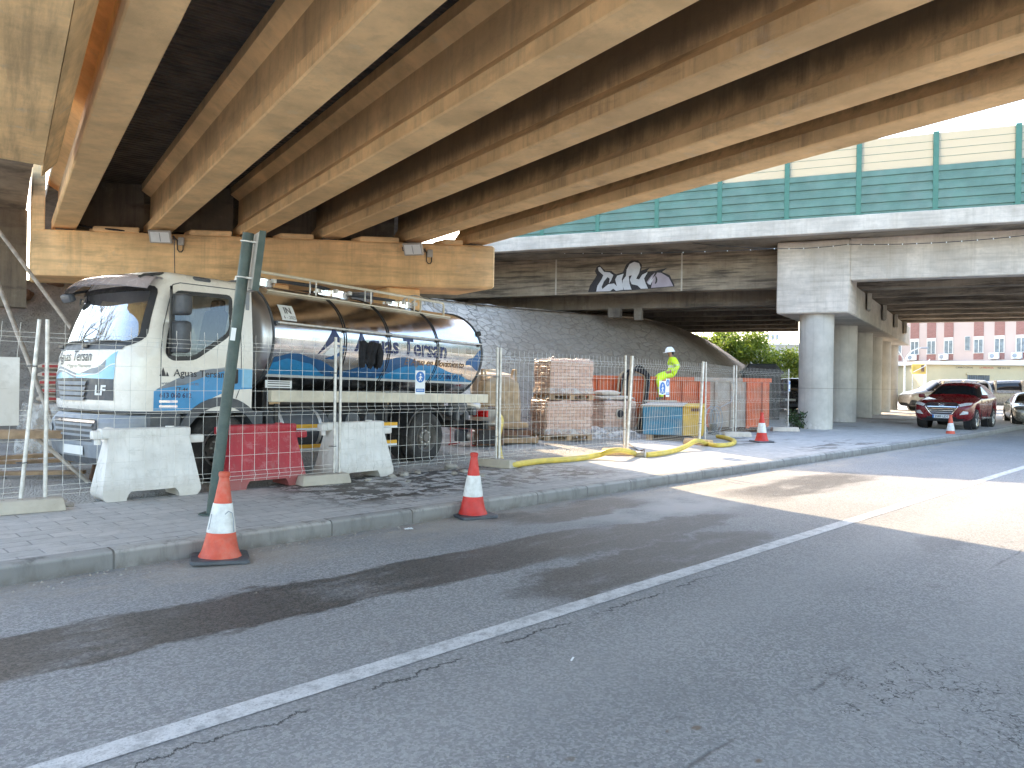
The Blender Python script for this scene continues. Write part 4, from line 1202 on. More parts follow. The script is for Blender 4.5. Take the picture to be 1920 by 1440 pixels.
# lower grey skirt panel of cab: bumper assembly
mb = MB()
def bump(y, z, off, f0=1.36, a=0.5, p=3.4, w=1.12):
    q = min(1, abs(y) / w)
    return Vector((f0 - a + a * (max(0, 1 - q ** p)) ** (1 / p) + off, y, z))
def bgrid(y0, y1, zsl, mat, off=0.0, n=40, f0=1.36):
    mb.grid(lambda u, v: bump(y0 + (y1 - y0) * (u if n < 30 else 0.5 - 0.5 * math.cos(math.pi * u)), zsl[0][0] + (zsl[1][0] - zsl[0][0]) * v, off + zsl[0][1] + (zsl[1][1] - zsl[0][1]) * v, f0), n, 4, mat)
bgrid(-1.12, 1.12, ((0.36, 0.0), (0.52, 0.03)), M['mgrey'], 0.0)
bgrid(-1.12, 1.12, ((0.52, 0.03), (0.80, 0.02)), M['mgrey'])
bgrid(-1.12, 1.12, ((0.80, 0.02), (0.90, -0.06)), M['mgrey'])
bgrid(-0.9, 0.9, ((0.88, -0.12), (0.97, -0.12)), M['black'])
bgrid(-1.12, 1.12, ((0.28, -0.02), (0.36, 0.0)), M['dgrey'])
mb.box((0.85, 0, 0.58), (0.7, 2.0, 0.5), M['black'])
bum = mb.build('bumper', tk)
mb = MB()
mb.decal([roundpoly([(-0.62, 0.84), (0.62, 0.84), (0.50, 0.56), (-0.50, 0.56)], 0.06, 3)], lambda y, z, o: bump(y, z, 0.03 + o), M['dgrey'], 0.1, 0.1, 0.008)
for z in (0.62, 0.685, 0.75):
    mb.decal([[(-0.50, z), (0.50, z), (0.53, z + 0.03), (-0.53, z + 0.03)]], lambda y, z, o: bump(y, z, 0.03 + o), M['mgrey'], 0.1, 0.1, 0.024)
mb.decal([[(-0.56, 0.795), (0.56, 0.795), (0.575, 0.825), (-0.575, 0.825)]], lambda y, z, o: bump(y, z, 0.03 + o), M['chrome'], 0.1, 0.1, 0.02)
mb.build('lower_grille', bum)
for s in (1, -1):
    mb = MB()
    pts = roundpoly([(s * 0.70, 0.57), (s * 1.09, 0.57), (s * 1.10, 0.73), (s * 0.78, 0.76), (s * 0.69, 0.72)], 0.05, 4)
    mb.decal([pts], lambda y, z, o: bump(y, z, 0.03 + o), M['lamp'], 0.04, 0.05, 0.012)
    hl = mb.build('headlight', tk)
    mb = MB()
    mb.decal([roundpoly([(s * 1.0, 0.585), (s * 1.08, 0.585), (s * 1.09, 0.70), (s * 1.0, 0.72)], 0.02, 2)], lambda y, z, o: bump(y, z, 0.03 + o), M['amber'], 0.03, 0.05, 0.02)
    mb.build('indicator', hl)
mb = MB()
mb.decal([[(-0.27, 0.39), (0.27, 0.39), (0.27, 0.50), (-0.27, 0.50)]], lambda y, z, o: bump(y, z, 0.035), M['signwhite'], 0.1, 0, 0.03)
mb.build('number_plate', bum)
# roof visor, marker lamp, aerial, wipers
mb = MB()
def vis(u, v):
    y = -1.0 + 2.0 * u
    q = abs(y)
    p = frontp(y * 0.98, 2.56)
    a = Vector((p.x - 0.02, y * 0.98, 2.66 - 0.04 * q * q))
    b = Vector((p.x + 0.36 - 0.12 * q * q, y * 1.08, 2.52 - 0.05 * q * q))
    c = a.lerp(b, v); c.z += 0.07 * math.sin(math.pi * v)
    return c
mb.grid(vis, 24, 8, M['visor'])
mb.grid(lambda u, v: vis(u, v) - Vector((0, 0, 0.012)), 24, 8, M['visor'], flip=True)
for y in (-0.9, 0.9): mb.tube([(0.75, y, 2.69), (1.0, y, 2.64), (1.06, y, 2.60)], 0.02, M['black'], 6)
mb.build('sun_visor', tk)
mb = MB()
mb.tube([(0.3, 0.35, 2.735), (0.33, 0.36, 3.25)], 0.006, M['black'], 5)
mb.build('aerial', tk)
mb = MB(); mb.box((0.28, 1.0, 2.665), (0.26, 0.06, 0.07), M['dgrey'], bevel=0.03, seg=2, rot=Matrix.Rotation(R(-20), 3, 'X')); mb.build('roof_marker_lamp', tk)
mb = MB(); mb.box((0.1, -0.1, 2.758), (0.7, 1.0, 0.04), M['dgrey'], bevel=0.015); mb.build('roof_hatch', tk)
mb = MB()
for y0, y1 in ((-0.75, -0.05), (0.05, 0.8)):
    mb.tube([onfront(y0, 1.755, 0.03), onfront((y0 + y1) / 2, 1.80, 0.035), onfront(y1, 1.80, 0.03)], 0.012, M['black'], 5)
    mb.box(onfront(y0, 1.745, 0.02), (0.05, 0.14, 0.05), M['black'], bevel=0.01)
mb.decal([[(-0.9, 1.70), (0.85, 1.70), (0.9, 1.765), (-0.95, 1.765)]], onfront, M['dgrey'], 0.08, 0.05, 0.009)
mb.build('wiper', tk)
# driver side mirrors on one arm, kerb mirror on the far corner
mb = MB()
mb.tube([(0.72, 1.06, 2.42), (0.80, 1.20, 2.50), (0.82, 1.24, 2.46), (0.82, 1.25, 1.75), (0.76, 1.13, 1.66)], 0.018, M['black'], 8)
ma = mb.build('mirror_arm', tk)
for zc, h in ((2.29, 0.27), (1.885, 0.40)):
    mb = MB()
    mb.box((0.70, 1.27, zc), (0.15, 0.27, h), M['dgrey'], bevel=0.05, seg=3, rot=Matrix.Rotation(R(18), 3, 'Z'))
    mb.build('mirror', ma)
mb = MB()
mb.tube([(0.85, -0.78, 2.56), (1.05, -0.86, 2.50), (1.14, -0.88, 2.44)], 0.018, M['black'], 6)
mb.box((1.14, -0.9, 2.42), (0.10, 0.28, 0.12), M['dgrey'], bevel=0.04, seg=2, rot=Matrix.Rotation(R(25), 3, 'Y'))
mb.tube([(0.72, -1.06, 2.42), (0.82, -1.26, 2.46), (0.82, -1.27, 1.75), (0.76, -1.13, 1.66)], 0.018, M['black'], 8)
mb.box((0.70, -1.29, 2.05), (0.14, 0.24, 0.6), M['dgrey'], bevel=0.05, seg=2)
mb.build('mirror_arm', tk)
# steps and front mudguard
def arch(cx, r0, r1, y0, y1, a0, a1, mat, n=18, zc=0.46):
    for i in range(n):
        p, q = a0 + (a1 - a0) * i / n, a0 + (a1 - a0) * (i + 1) / n
        c1, s1, c2, s2 = math.cos(p), math.sin(p), math.cos(q), math.sin(q)
        mb.prism([(cx + r0 * c1, zc + r0 * s1), (cx + r1 * c1, zc + r1 * s1), (cx + r1 * c2, zc + r1 * s2), (cx + r0 * c2, zc + r0 * s2)], -y1, -y0, mat, M=XZ)
for s in (1, -1):
    mb = MB()
    y0, y1 = (0.70, 1.15) if s > 0 else (-1.15, -0.70)
    arch(0, 0.56, 0.68, y0, y1, R(8), R(172), M['dgrey'])
    mb.span((0.58, min(y0, y1), 0.42), (1.02, max(y0, y1), 0.93), M['dgrey'], bevel=0.03)
    mb.span((-0.62, min(y0, y1), 0.5), (-0.5, max(y0, y1), 0.95), M['dgrey'])
    mb.build('mudguard', tk)
mb = MB()
mb.span((0.62, 1.0, 0.40), (1.0, 1.165, 0.44), M['galv']); mb.span((0.62, 1.03, 0.66), (1.0, 1.165, 0.70), M['galv'])
mb.build('door_step', tk)
def wheel(parent, x, y, r, w, rr, name='wheel'):
    s = 1 if y > 0 else -1
    base = Matrix.Translation((x, y, r)) @ Matrix.Rotation(R(-90 * s), 4, 'X')
    mb = MB()
    prof = [(rr, -w / 2), (r * 0.90, -w / 2 - 0.005), (r * 0.97, -w / 2 + 0.025), (r, -w / 2 + 0.06), (r, w / 2 - 0.06), (r * 0.97, w / 2 - 0.025), (r * 0.90, w / 2 + 0.005), (r * 0.78, w / 2 + 0.012), (rr, w / 2 - 0.01)]
    mb.lathe(prof, M['rubber'], 40, base)
    o = mb.build(name, parent)
    mb = MB()
    mb.lathe([(rr + 0.003, w / 2 - 0.012), (rr - 0.012, w / 2 + 0.004), (rr - 0.03, w / 2 - 0.02), (rr - 0.05, w / 2 - 0.10), (rr * 0.62, w / 2 - 0.13), (rr * 0.52, w / 2 - 0.06), (rr * 0.33, w / 2 - 0.05), (rr * 0.3, w / 2), (0, w / 2 + 0.005)], M['rim'], 30, base)
    for k in range(8):
        a = k * math.pi / 4
        mb.lathe([(0, 0.03), (0.014, 0.025), (0.016, 0)], M['galv'], 6, base @ Matrix.Translation((rr * 0.45 * math.cos(a), rr * 0.45 * math.sin(a), w / 2 - 0.055)))
        mb.lathe([(0, 0.0), (0.035, 0.0)], M['black'], 10, base @ Matrix.Translation((rr * 0.75 * math.cos(a + 0.4), rr * 0.75 * math.sin(a + 0.4), w / 2 - 0.105)))
    mb.build('rim', o)
    return o
for y in (0.985, -0.985): wheel(tk, 0, y, 0.46, 0.28, 0.26)
for y in (1.0, -1.0):
    wheel(tk, -4.08, y, 0.46, 0.27, 0.26)
    wheel(tk, -4.08, y * 0.66, 0.46, 0.27, 0.26)
# chassis
mb = MB()
for y in (0.42, -0.42): mb.span((-5.75, y - 0.04, 0.72), (1.0, y + 0.04, 1.0), M['black'])
for x in (-5.6, -4.9, -3.2, -2.2, -1.2, -0.4): mb.span((x - 0.05, -0.4, 0.78), (x + 0.05, 0.4, 0.94), M['black'])
mb.tube([(-4.08, -0.9, 0.46), (-4.08, 0.9, 0.46)], 0.09, M['black'], 10)
mb.tube([(0, -0.9, 0.46), (0, 0.9, 0.46)], 0.07, M['black'], 10)
mb.tube([(-0.5, 0, 0.6), (-4.0, 0, 0.5)], 0.05, M['black'], 8)
for x in (-0.95, -2.3, -3.4, -4.9): mb.box((x, 0, 1.10), (0.12, 1.5, 0.34), M['black'], bevel=0.02)
mb.build('chassis', tk)
mb = MB()
mb.lathe([(0, -0.55), (0.27, -0.55), (0.30, -0.52), (0.30, 0.52), (0.27, 0.55), (0, 0.55)], M['dgrey'], 24, Matrix.Translation((-1.35, 0.80, 0.66)) @ AX_X)
for x in (-1.7, -1.0): mb.lathe([(0.308, -0.03), (0.312, 0), (0.308, 0.03)], M['galv'], 24, Matrix.Translation((x, 0.80, 0.66)) @ AX_X)
mb.build('fuel_tank', tk)
for i, (x, r) in enumerate(((-2.2, 0.16), (-2.6, 0.16), (-3.0, 0.14))):
    mb = MB(); mb.lathe([(0, -0.2), (r, -0.18), (r, 0.18), (0, 0.2)], M['dgrey'], 16, Matrix.Translation((x, 0.62, 0.75)) @ AX_Y); mb.build('air_reservoir', tk)
mb = MB()
for z in (0.40, 0.70): mb.span((-3.35, 1.085, z - 0.05), (-0.72, 1.115, z + 0.05), M['black'], bevel=0.008)
for x in (-0.9, -3.1): mb.span((x - 0.03, 1.05, 0.36), (x + 0.03, 1.085, 1.05), M['black'])
sg = mb.build('side_guard', tk)
mb = MB()
for z in (0.40, 0.70):
    mb.span((-3.34, 1.116, z - 0.045), (-0.74, 1.121, z - 0.012), M['signwhite'])
    mb.span((-3.34, 1.1155, z - 0.010), (-0.74, 1.1205, z + 0.045), M['tape'])
mb.build('marking_tape', sg)
for s in (1, -1):
    mb = MB()
    y0, y1 = (0.62, 1.14) if s > 0 else (-1.14, -0.62)
    arch(-4.08, 0.52, 0.55, y0, y1, R(5), R(150), M['black'])
    mb.build('mudguard', tk)
# hose tray along the side: the long cream rail
mb = MB()
for s in (1, -1):
    mb.span((-5.78, s * 1.16 - 0.05, 1.075), (-0.72, s * 1.16 + 0.05, 1.245), M['alu'], bevel=0.012)
mb.build('side_rail', tk)
# ------------------------------------------------ the tank
TC, TA, TB = 2.0, 1.10, 0.85
def tpt(x, ph, k=1.0): return Vector((x, TA * k * math.cos(ph), TC + TB * k * math.sin(ph)))
mb = MB()
N = 72
mb.grid(lambda u, v: tpt(-0.78 - 4.9 * u, 2 * math.pi * v), 30, N, M['tank'])
tank = mb.build('tank', tk, ang=60)
for x0, dx in ((-0.78, 0.26), (-5.68, -0.24)):
    mb = MB()
    mb.grid(lambda u, v: Vector((x0 + dx * (1 - (1 - u) ** 2) ** 0.5 if u > 0 else x0, TA * (1 - u) * math.cos(2 * math.pi * v), TC + TB * (1 - u) * math.sin(2 * math.pi * v))), 18, N, M['tankend'])
    mb.build('tank_end', tank, ang=60)
mb = MB()
for x in (-0.80, -2.15, -3.12, -4.36, -5.66):
    for d in (-0.022, 0.022) if x not in (-0.80, -5.66) else (0,):
        mb.tube([tpt(x + d, 2 * math.pi * k / 64, 1.006) for k in range(64)], 0.008 if d else 0.02, M['black'] if d else M['dgrey'], 5, closed=True)
mb.build('tank_band', tank)
def ontank(x, z, off):
    s = max(-0.995, min(0.995, (z - TC) / TB)); ph = math.asin(s)
    p = tpt(x, ph); n = Vector((0, math.cos(ph) / TA, math.sin(ph) / TB)).normalized()
    return p + n * off
mb = MB()
mb.tube([ontank(-0.85, 2.20, 0.05), ontank(-5.62, 2.20, 0.05)], 0.018, M['galv'], 8)
for x in (-0.85, -2.15, -3.12, -4.36, -5.6): mb.box(ontank(x, 2.20, 0.03), (0.06, 0.07, 0.05), M['dgrey'])
mb.build('hand_rail', tank)
mb = MB()
wave1 = lerpk([(-5.6, 1.60), (-4.9, 1.62), (-4.3, 1.70), (-3.5, 1.86), (-3.0, 1.78), (-2.2, 1.57), (-1.6, 1.73), (-1.2, 1.80), (-0.86, 1.72)])
wave2 = lerpk([(-5.6, 1.50), (-5.0, 1.62), (-4.2, 1.76), (-3.6, 1.70), (-3.0, 1.50), (-2.4, 1.485), (-1.9, 1.50), (-1.5, 1.66), (-1.1, 1.71), (-0.86, 1.64)])
strip2(lambda x: 1.475, wave1, -4.6, -0.86, 44, M['dblue'], 0.003, ontank)
strip2(lambda x: 1.475, lambda x: max(1.476, wave2(x)), -5.62, -3.0, 32, M['blue'], 0.0045, ontank)
strip2(lambda x: 1.475, lambda x: max(1.476, wave2(x)), -1.9, -0.86, 14, M['blue'], 0.0045, ontank)
strip2(lambda x: 1.44, lambda x: 1.478, -5.62, -0.86, 20, M['signwhite'], 0.006, ontank)
strip2(lerpk([(-5.62, 1.70), (-5.3, 1.80), (-4.9, 1.72)]), lerpk([(-5.62, 2.10), (-5.35, 1.93), (-5.05, 1.80)]), -5.62, -5.2, 8, M['dblue'], 0.003, ontank)
mb.build('tank_livery', tank)
mb = MB()
mb.text('Aguas Tersan', 0.40, ontank, M['navy'], (-2.36, 1.90), 0.005, bold=0.022, sx=1.03, flipu=True, su=0.1, sv=0.03)
mb.build('tank_lettering', tank); mb = MB(); mb.text('El Agua en Movimiento', 0.17, ontank, M['brown'], (-3.52, 1.735), 0.0065, bold=0.006, sx=1.02, flipu=True, shear=0.15, sv=0.03)
mb.build('tank_lettering', tank); mb = MB(); mb.text('613 060 612', 0.15, ontank, M['navy'], (-4.45, 1.52), 0.0075, bold=0.012, flipu=True, shear=0.15, sv=0.03)
mb.build('tank_lettering', tank); mb = MB(); mb.decal([[(-1.62, 1.79), (-1.93, 2.23), (-2.10, 1.99), (-1.92, 2.02)]], ontank, M['navy'], 0.1, 0.03, 0.005)
mb.decal([[(-1.72, 1.80), (-1.93, 1.78), (-2.08, 1.88), (-2.10, 1.94), (-1.98, 1.90), (-1.86, 1.92)]], ontank, M['signwhite'], 0.1, 0.03, 0.006)
mb.decal([[(-1.78, 1.74), (-1.95, 1.74), (-2.13, 1.85), (-2.12, 1.91), (-2.0, 1.83)], [(-1.98, 1.96), (-2.14, 1.96), (-2.17, 1.92), (-2.05, 1.93)]], ontank, M['dblue'], 0.1, 0.03, 0.0072)
mb.build('tank_emblem', tank)
mb = MB()
mb.decal([[(-0.98, 2.26), (-1.24, 2.26), (-1.24, 2.49), (-0.98, 2.49)]], ontank, M['signwhite'], 0.1, 0.03, 0.004)
mb.text('IN', 0.13, ontank, M['ink'], (-1.05, 2.365), 0.006, bold=0.02, flipu=True, sv=0.03)
mb.text('6 - 2025', 0.065, ontank, M['ink'], (-1.02, 2.285), 0.006, flipu=True, sv=0.03)
mb.build('inspection_plate', tank)
mb = MB()
mb.box((-0.98, 1.0, 1.33), (0.46, 0.012, 0.11), M['signwhite'])
for z in (1.30, 1.335, 1.365): mb.box((-0.98, 1.008, z), (0.38, 0.004, 0.012), M['ink'])
mb.build('data_plate', tank)
# top of the tank: manholes, walkway rails, rear hoop
for x in (-1.2, -2.75, -4.4):
    mb = MB()
    mb.lathe([(0.28, -0.03), (0.28, 0.05), (0.30, 0.05), (0.30, 0.08), (0.12, 0.13), (0, 0.135)], M['chrome'], 24, Matrix.Translation((x, 0.0, TC + TB)))
    for a in range(6): mb.box((x + 0.31 * math.cos(a * 1.047), 0.31 * math.sin(a * 1.047), TC + TB + 0.07), (0.06, 0.06, 0.06), M['galv'])
    mb.build('manhole', tank)
mb = MB()
for y, z, x1 in ((0.50, 2.99, -5.1), (0.34, 3.02, -4.6)):
    mb.tube([(-0.78, y, TC + TB - 0.06), (-0.80, y, z - 0.03), (-0.86, y, z), (x1, y, z), (x1 - 0.03, y, z - 0.05), (x1 - 0.03, y, 2.70)], 0.022, M['alu'], 8)
    for x in (-2.0, -3.2, -4.3): mb.tube([(x, y, z), (x, y, TC + TB * math.sqrt(1 - (y / TA) ** 2))], 0.014, M['galv'], 6)
mb.tube([(-1.0, 0.62, 2.72), (-5.2, 0.62, 2.72)], 0.014, M['alu'], 6)
mb.build('walkway_rail', tank)
mb = MB()
mb.tube([(-4.75, 0.0 + 0.36 * math.cos(a), 2.92 + 0.20 * math.sin(a)) for a in [math.pi * k / 12 for k in range(13)]], 0.016, M['galv'], 6)
mb.tube([(-5.0, 0.0 + 0.36 * math.cos(a), 2.90 + 0.20 * math.sin(a)) for a in [math.pi * k / 12 for k in range(13)]], 0.016, M['galv'], 6)
mb.tube([(-1.0, -0.15, 2.93), (-1.6, 0.1, 2.96), (-2.4, 0.05, 2.98), (-3.2, -0.1, 2.95), (-4.2, 0.05, 2.95)], 0.03, M['dgrey'], 8)
mb.build('pipework', tank)
mb = MB()
mb.tube([(-5.66, 0.95, 2.42), (-5.72, 1.0, 2.44)], 0.05, M['black'], 8)
mb.build('marker_lamp', tank)
# rear: bumper, lamps and valve gear
mb = MB()
mb.span((-5.95, -1.1, 0.55), (-5.85, 1.1, 0.72), M['black'], bevel=0.01)
mb.span((-5.86, -0.5, 0.6), (-5.5, 0.5, 0.8), M['black'])
for y in (0.85, -0.85): mb.box((-5.96, y, 0.86), (0.06, 0.4, 0.14), M['redlens'], bevel=0.01)
mb.build('rear_bumper', tk)
mb = MB()
mb.lathe([(0, -0.16), (0.16, -0.16), (0.16, 0.1), (0.08, 0.16), (0, 0.16)], M['dgrey'], 16, Matrix.Translation((-5.35, 0.72, 0.98)) @ AX_X)
mb.tube([(-5.3, 0.7, 1.05), (-5.6, 0.8, 1.05), (-5.85, 0.9, 1.0)], 0.07, M['galv'], 10)
for q in range(5): mb.box((-5.0 - q * 0.17, 0.80 + 0.05 * math.sin(q * 2), 0.86 + 0.05 * math.cos(q * 3)), (0.11, 0.2, 0.16), M['dgrey'], bevel=0.02)
mb.build('valve_gear', tk)
# ================================================================== mesh fence
def fence_panel(P, Q, H=1.93, lean=0.0, vs=0.165, hs=(0.16, 0.21, 0.5, 0.72, 0.98, 1.04, 1.35, 1.6, 1.78, 1.86), label='', rw=0.0027, z0=0.12, lean_end=0.0, postr=0.02, board=False):
    P, Q = Vector(P), Vector(Q)
    d = Q - P; L = math.hypot(d.x, d.y)
    a = math.atan2(d.y, d.x)
    g = rise((P.y + Q.y) / 2) + 0.148
    root = empty('mesh_fence', (P.x, P.y, g), a, label, 'fence', 'wire mesh fence panels along the pavement')
    ln, le = math.tan(R(lean)), math.tan(R(lean_end))
    def pt(u, z, o=0.0):
        # lean: whole panel tips across; lean_end: the posts tip along the fence
        return Vector((u + le * z, o + ln * z, z))
    folds = (0.20, 0.99, 1.80)
    for u in (0.0, L - 0.0):
        mb = MB()
        mb.tube([pt(u, 0.02), pt(u, H + 0.06)], postr, M['galv'], 10)
        mb.build('post', root)
    mb = MB()
    n = int((L - 0.06) / vs)
    for i in range(1, n + 1):
        u = i * (L / (n + 1))
        zs_ = [z0]
        for f in folds: zs_ += [f - 0.05, f, f + 0.05]
        zs_ += [H + 0.02]
        pts = []
        for z in zs_:
            o = -0.032 if any(abs(z - f) < 1e-6 for f in folds) else 0.0
            wv = 0.012 * math.sin(u * 2.1 + z * 1.3)
            pts.append(pt(u + mnoise.noise(Vector((u * 3, z, a))) * 0.006, z, o + wv))
        mb.tube(pts, rw, M['wire'], 4)
    zz = []
    for f in folds: zz += [(f - 0.05, 0), (f, -0.034), (f + 0.05, 0)]
    zz += [(0.45, 0), (0.72, 0), (1.25, 0), (1.52, 0)]
    for z, o in zz:
        mb.tube([pt(L * q / 10, z, o + 0.003 + 0.012 * math.sin(L * q / 10 * 2.1 + z * 1.3)) for q in range(11)], rw, M['wire'], 4)
    mb.build('wire_mesh', root)
    mb = MB()
    for z in (0.5, 1.5):
        mb.tube([pt(L - 0.025 + 0.05 * math.cos(k * 0.7), z, 0.045 * math.sin(k * 0.7)) for k in range(9)], 0.006, M['dgrey'], 5, closed=True)
    mb.build('clamp', root)
    return root
P0 = (-4.86, 7.80); P1 = (-2.42, 10.22); P2 = (-0.25, 12.50); P3 = (2.28, 15.05); P4 = (4.52, 17.95); P5 = (6.22, 20.95); P6 = (8.85, 23.9)
Pm = (-7.3, 5.35)
fence_panel(Pm, (-5.06, 7.70), lean_end=4.5, label='leaning mesh fence panel at the left frame edge, behind the white board')
fence_panel(P0, P1, label='mesh fence panel in front of the truck cab and white and red barriers')
fence_panel((-2.36, 10.28), P2, label='mesh fence panel in front of the tank, holding the black jacket', vs=0.15)
fence_panel((-0.20, 12.56), P3, vs=0.115, postr=0.025, label='mesh fence panel in front of the wrapped paving block pallets')
fence_panel((2.34, 15.10), P4, vs=0.115, postr=0.034, lean_end=5.0, label='tilted mesh fence panel in front of the blue and yellow box')
fence_panel((4.75, 18.3), P5, vs=0.10, label='mesh fence panel in front of the grey dusty end of the orange skip')
fence_panel((6.32, 21.05), P6, vs=0.10, label='mesh fence panel between the orange skip and the first round column')
# concrete feet
def foot(x, y, a, label, L=0.72, mat='grey', s=1.0):
    root_z = 0.148 + rise(y)
    mb = MB()
    t = bmesh.new()
    w0, w1, h = 0.12, 0.095, 0.135
    vs_ = [t.verts.new(q) for q in [(-L / 2, -w0, 0), (L / 2, -w0, 0), (L / 2, w0, 0), (-L / 2, w0, 0), (-L / 2 + 0.03, -w1, h), (L / 2 - 0.03, -w1, h), (L / 2 - 0.03, w1, h), (-L / 2 + 0.03, w1, h)]]
    for f in ((3, 2, 1, 0), (4, 5, 6, 7), (0, 1, 5, 4), (1, 2, 6, 5), (2, 3, 7, 6), (3, 0, 4, 7)): t.faces.new([vs_[k] for k in f])
    bmesh.ops.bevel(t, geom=t.edges[:], offset=0.018, segments=2, affect='EDGES', profile=0.5)
    mb.merge(t, M[mat])
    for u in (-0.16, 0.0, 0.16):
        mb.lathe([(0.0, h - 0.002), (0.028, h + 0.001)], M['darkc'], 12, Matrix.Translation((u, 0, 0.0)))
    o = mb.build('concrete_block', None, (x, y, root_z), a)
    return tag(o, label, 'concrete block', 'concrete feet of the mesh fence')
foot(-5.0, 7.62, R(38), 'grey concrete fence foot at the left frame edge under two posts', 0.8)
foot(-2.52, 10.08, R(40), 'pale concrete fence foot beside the second white barrier')
foot(-0.24, 12.45, R(-35), 'grey concrete fence foot where the yellow hose begins to run along the fence')
foot(2.1, 14.86, R(10), 'brown fence foot lying under the yellow hose midway', 0.6, 'cap')
foot(4.45, 17.75, R(-50), 'brown fence foot under the tilted end post by the blue box', 0.75, 'cap')
foot(6.30, 20.85, R(5), 'white fence foot just behind the third traffic cone', 0.8, 'white_c')
foot(8.7, 23.75, R(5), 'white fence foot next to the first round column', 0.9, 'white_c')
# signs hanging on the fence
def ped_sign(px, py, P, Q, w, h, label, dz=0.0, twin=False):
    # where the sight line meets the vertical fence plane
    d = ray(px, py); P, Q = Vector((*P, 0)), Vector((*Q, 0)); f = Q - P; nrm = Vector((f.y, -f.x, 0)).normalized()
    o = Vector((0, 0, CAM_H)); t = (P - o).dot(nrm) / d.dot(nrm); p = o + d * t + nrm * 0.035
    a = math.atan2(f.y, f.x)
    root = empty('pedestrian_sign', p, a, label, 'sign', None)
    mb = MB(); mb.box((0, 0, 0), (w, 0.006, h), M['signwhite'], bevel=0.002); mb.build('plate', root)
    fn = lambda u, v, off: Vector((u, -0.003 - off, v))
    mb = MB()
    r = w * 0.44; cy = h / 2 - w * 0.52
    mb.decal([circle(0, cy, r, 28)], fn, M['signblue'], 0, 0, 0.001)
    mb.decal([[(-w * 0.43, -h / 2 + 0.10 * h), (w * 0.43, -h / 2 + 0.10 * h), (w * 0.43, -h / 2 + 0.24 * h), (-w * 0.43, -h / 2 + 0.24 * h)]], fn, M['signblue'], 0, 0, 0.001)
    k = r / 0.5
    fig = [[(-0.05, 0.12), (0.08, 0.12), (0.11, -0.06), (0.07, -0.16), (0.16, -0.36), (0.09, -0.37), (0.0, -0.18), (-0.10, -0.36), (-0.18, -0.34), (-0.07, -0.12), (-0.05, 0.0)],
           [(-0.05, 0.12), (-0.07, 0.04), (-0.22, -0.06), (-0.19, -0.11), (-0.03, -0.02)], [(0.07, 0.11), (0.24, -0.04), (0.20, -0.09), (0.06, 0.02)]]
    for f_ in fig: mb.decal([[(x * k, cy + y * k) for x, y in f_]], fn, M['signwhite'], 0, 0, 0.002)
    mb.decal([circle(0.01 * k, cy + 0.24 * k, 0.085 * k, 12)], fn, M['signwhite'], 0, 0, 0.002)
    for q in (0.155, 0.185): mb.decal([[(-w * 0.36, -h / 2 + q * h), (w * 0.34, -h / 2 + q * h), (w * 0.34, -h / 2 + (q + 0.014) * h), (-w * 0.36, -h / 2 + (q + 0.014) * h)]], fn, M['signwhite'], 0, 0, 0.002)
    mb.build('pictogram', root)
    return root
ped_sign(785, 717, P1, P2, 0.19, 0.36, 'white sign with blue walking figure on the fence in front of the tank')
ped_sign(1249, 727, P3, P4, 0.18, 0.40, 'white sign with blue walking figure below the seated worker')
s2 = ped_sign(1239, 727, P3, P4, 0.30, 0.30, 'round blue sign tucked behind the walking figure sign below the worker')
s2['label'] = 'larger blue disc sign tucked behind the walking figure sign below the worker'
s2.location = s2.location + Vector((0.01, 0.03, 0))
ped_sign(1478, 724, P5, P6, 0.13, 0.34, 'small white sign on the fence post beside the first round column')
# white board on the left panel
mb = MB()
mb.box((0, 0, 0), (1.2, 0.02, 0.70), M['whitep'], bevel=0.004)
d = Vector((2.15, 2.27, 0)).normalized()
o = mb.build('notice_board', None, (-5.47, 7.23, 1.385), math.atan2(d.y, d.x))
tag(o, 'blank dusty white board tied to the leaning fence panel', 'board')
# black jacket hung over the fence top
mb = MB()
def jk(u, v):
    w = 0.33 * (1 - 0.25 * v) + 0.02 * math.sin(v * 9)
    x = (u - 0.5) * w + 0.02 * math.sin(v * 5 + u * 4)
    z = -0.40 * v * (1 - 0.22 * abs(math.sin(u * 7))) + 0.015 * math.sin(u * 14)
    y = -0.05 - 0.045 * math.sin(math.pi * u) - 0.02 * math.sin(u * 17 + v * 4) - 0.02 * math.sin(v * 6)
    return Vector((x, y, z))
mb.grid(jk, 26, 22, M['bcloth'])
mb.grid(lambda u, v: jk(u, v) * Vector((0.98, 1, 0.97)) + Vector((0, 0.09 * math.sin(math.pi * u) + 0.03, 0)) if False else Vector((jk(u, v).x * 0.97, jk(u, v).y + 0.05, jk(u, v).z * 0.96)), 26, 22, M['bcloth'], flip=True)
for s in (-1, 1):
    mb.tube([(s * 0.13, -0.06, -0.02), (s * 0.155, -0.08, -0.16), (s * 0.15, -0.075, -0.30), (s * 0.13, -0.06, -0.36)], 0.04, M['bcloth'], 8, radii=[0.04, 0.05, 0.045, 0.035])
pj = (Vector((*P1, 0)).lerp(Vector((*P2, 0)), 0.17))
o = mb.build('jacket', None, (pj.x, pj.y, 2.10), R(45), ang=80)
tag(o, 'black jacket hanging from the fence top in front of the tank', 'jacket')

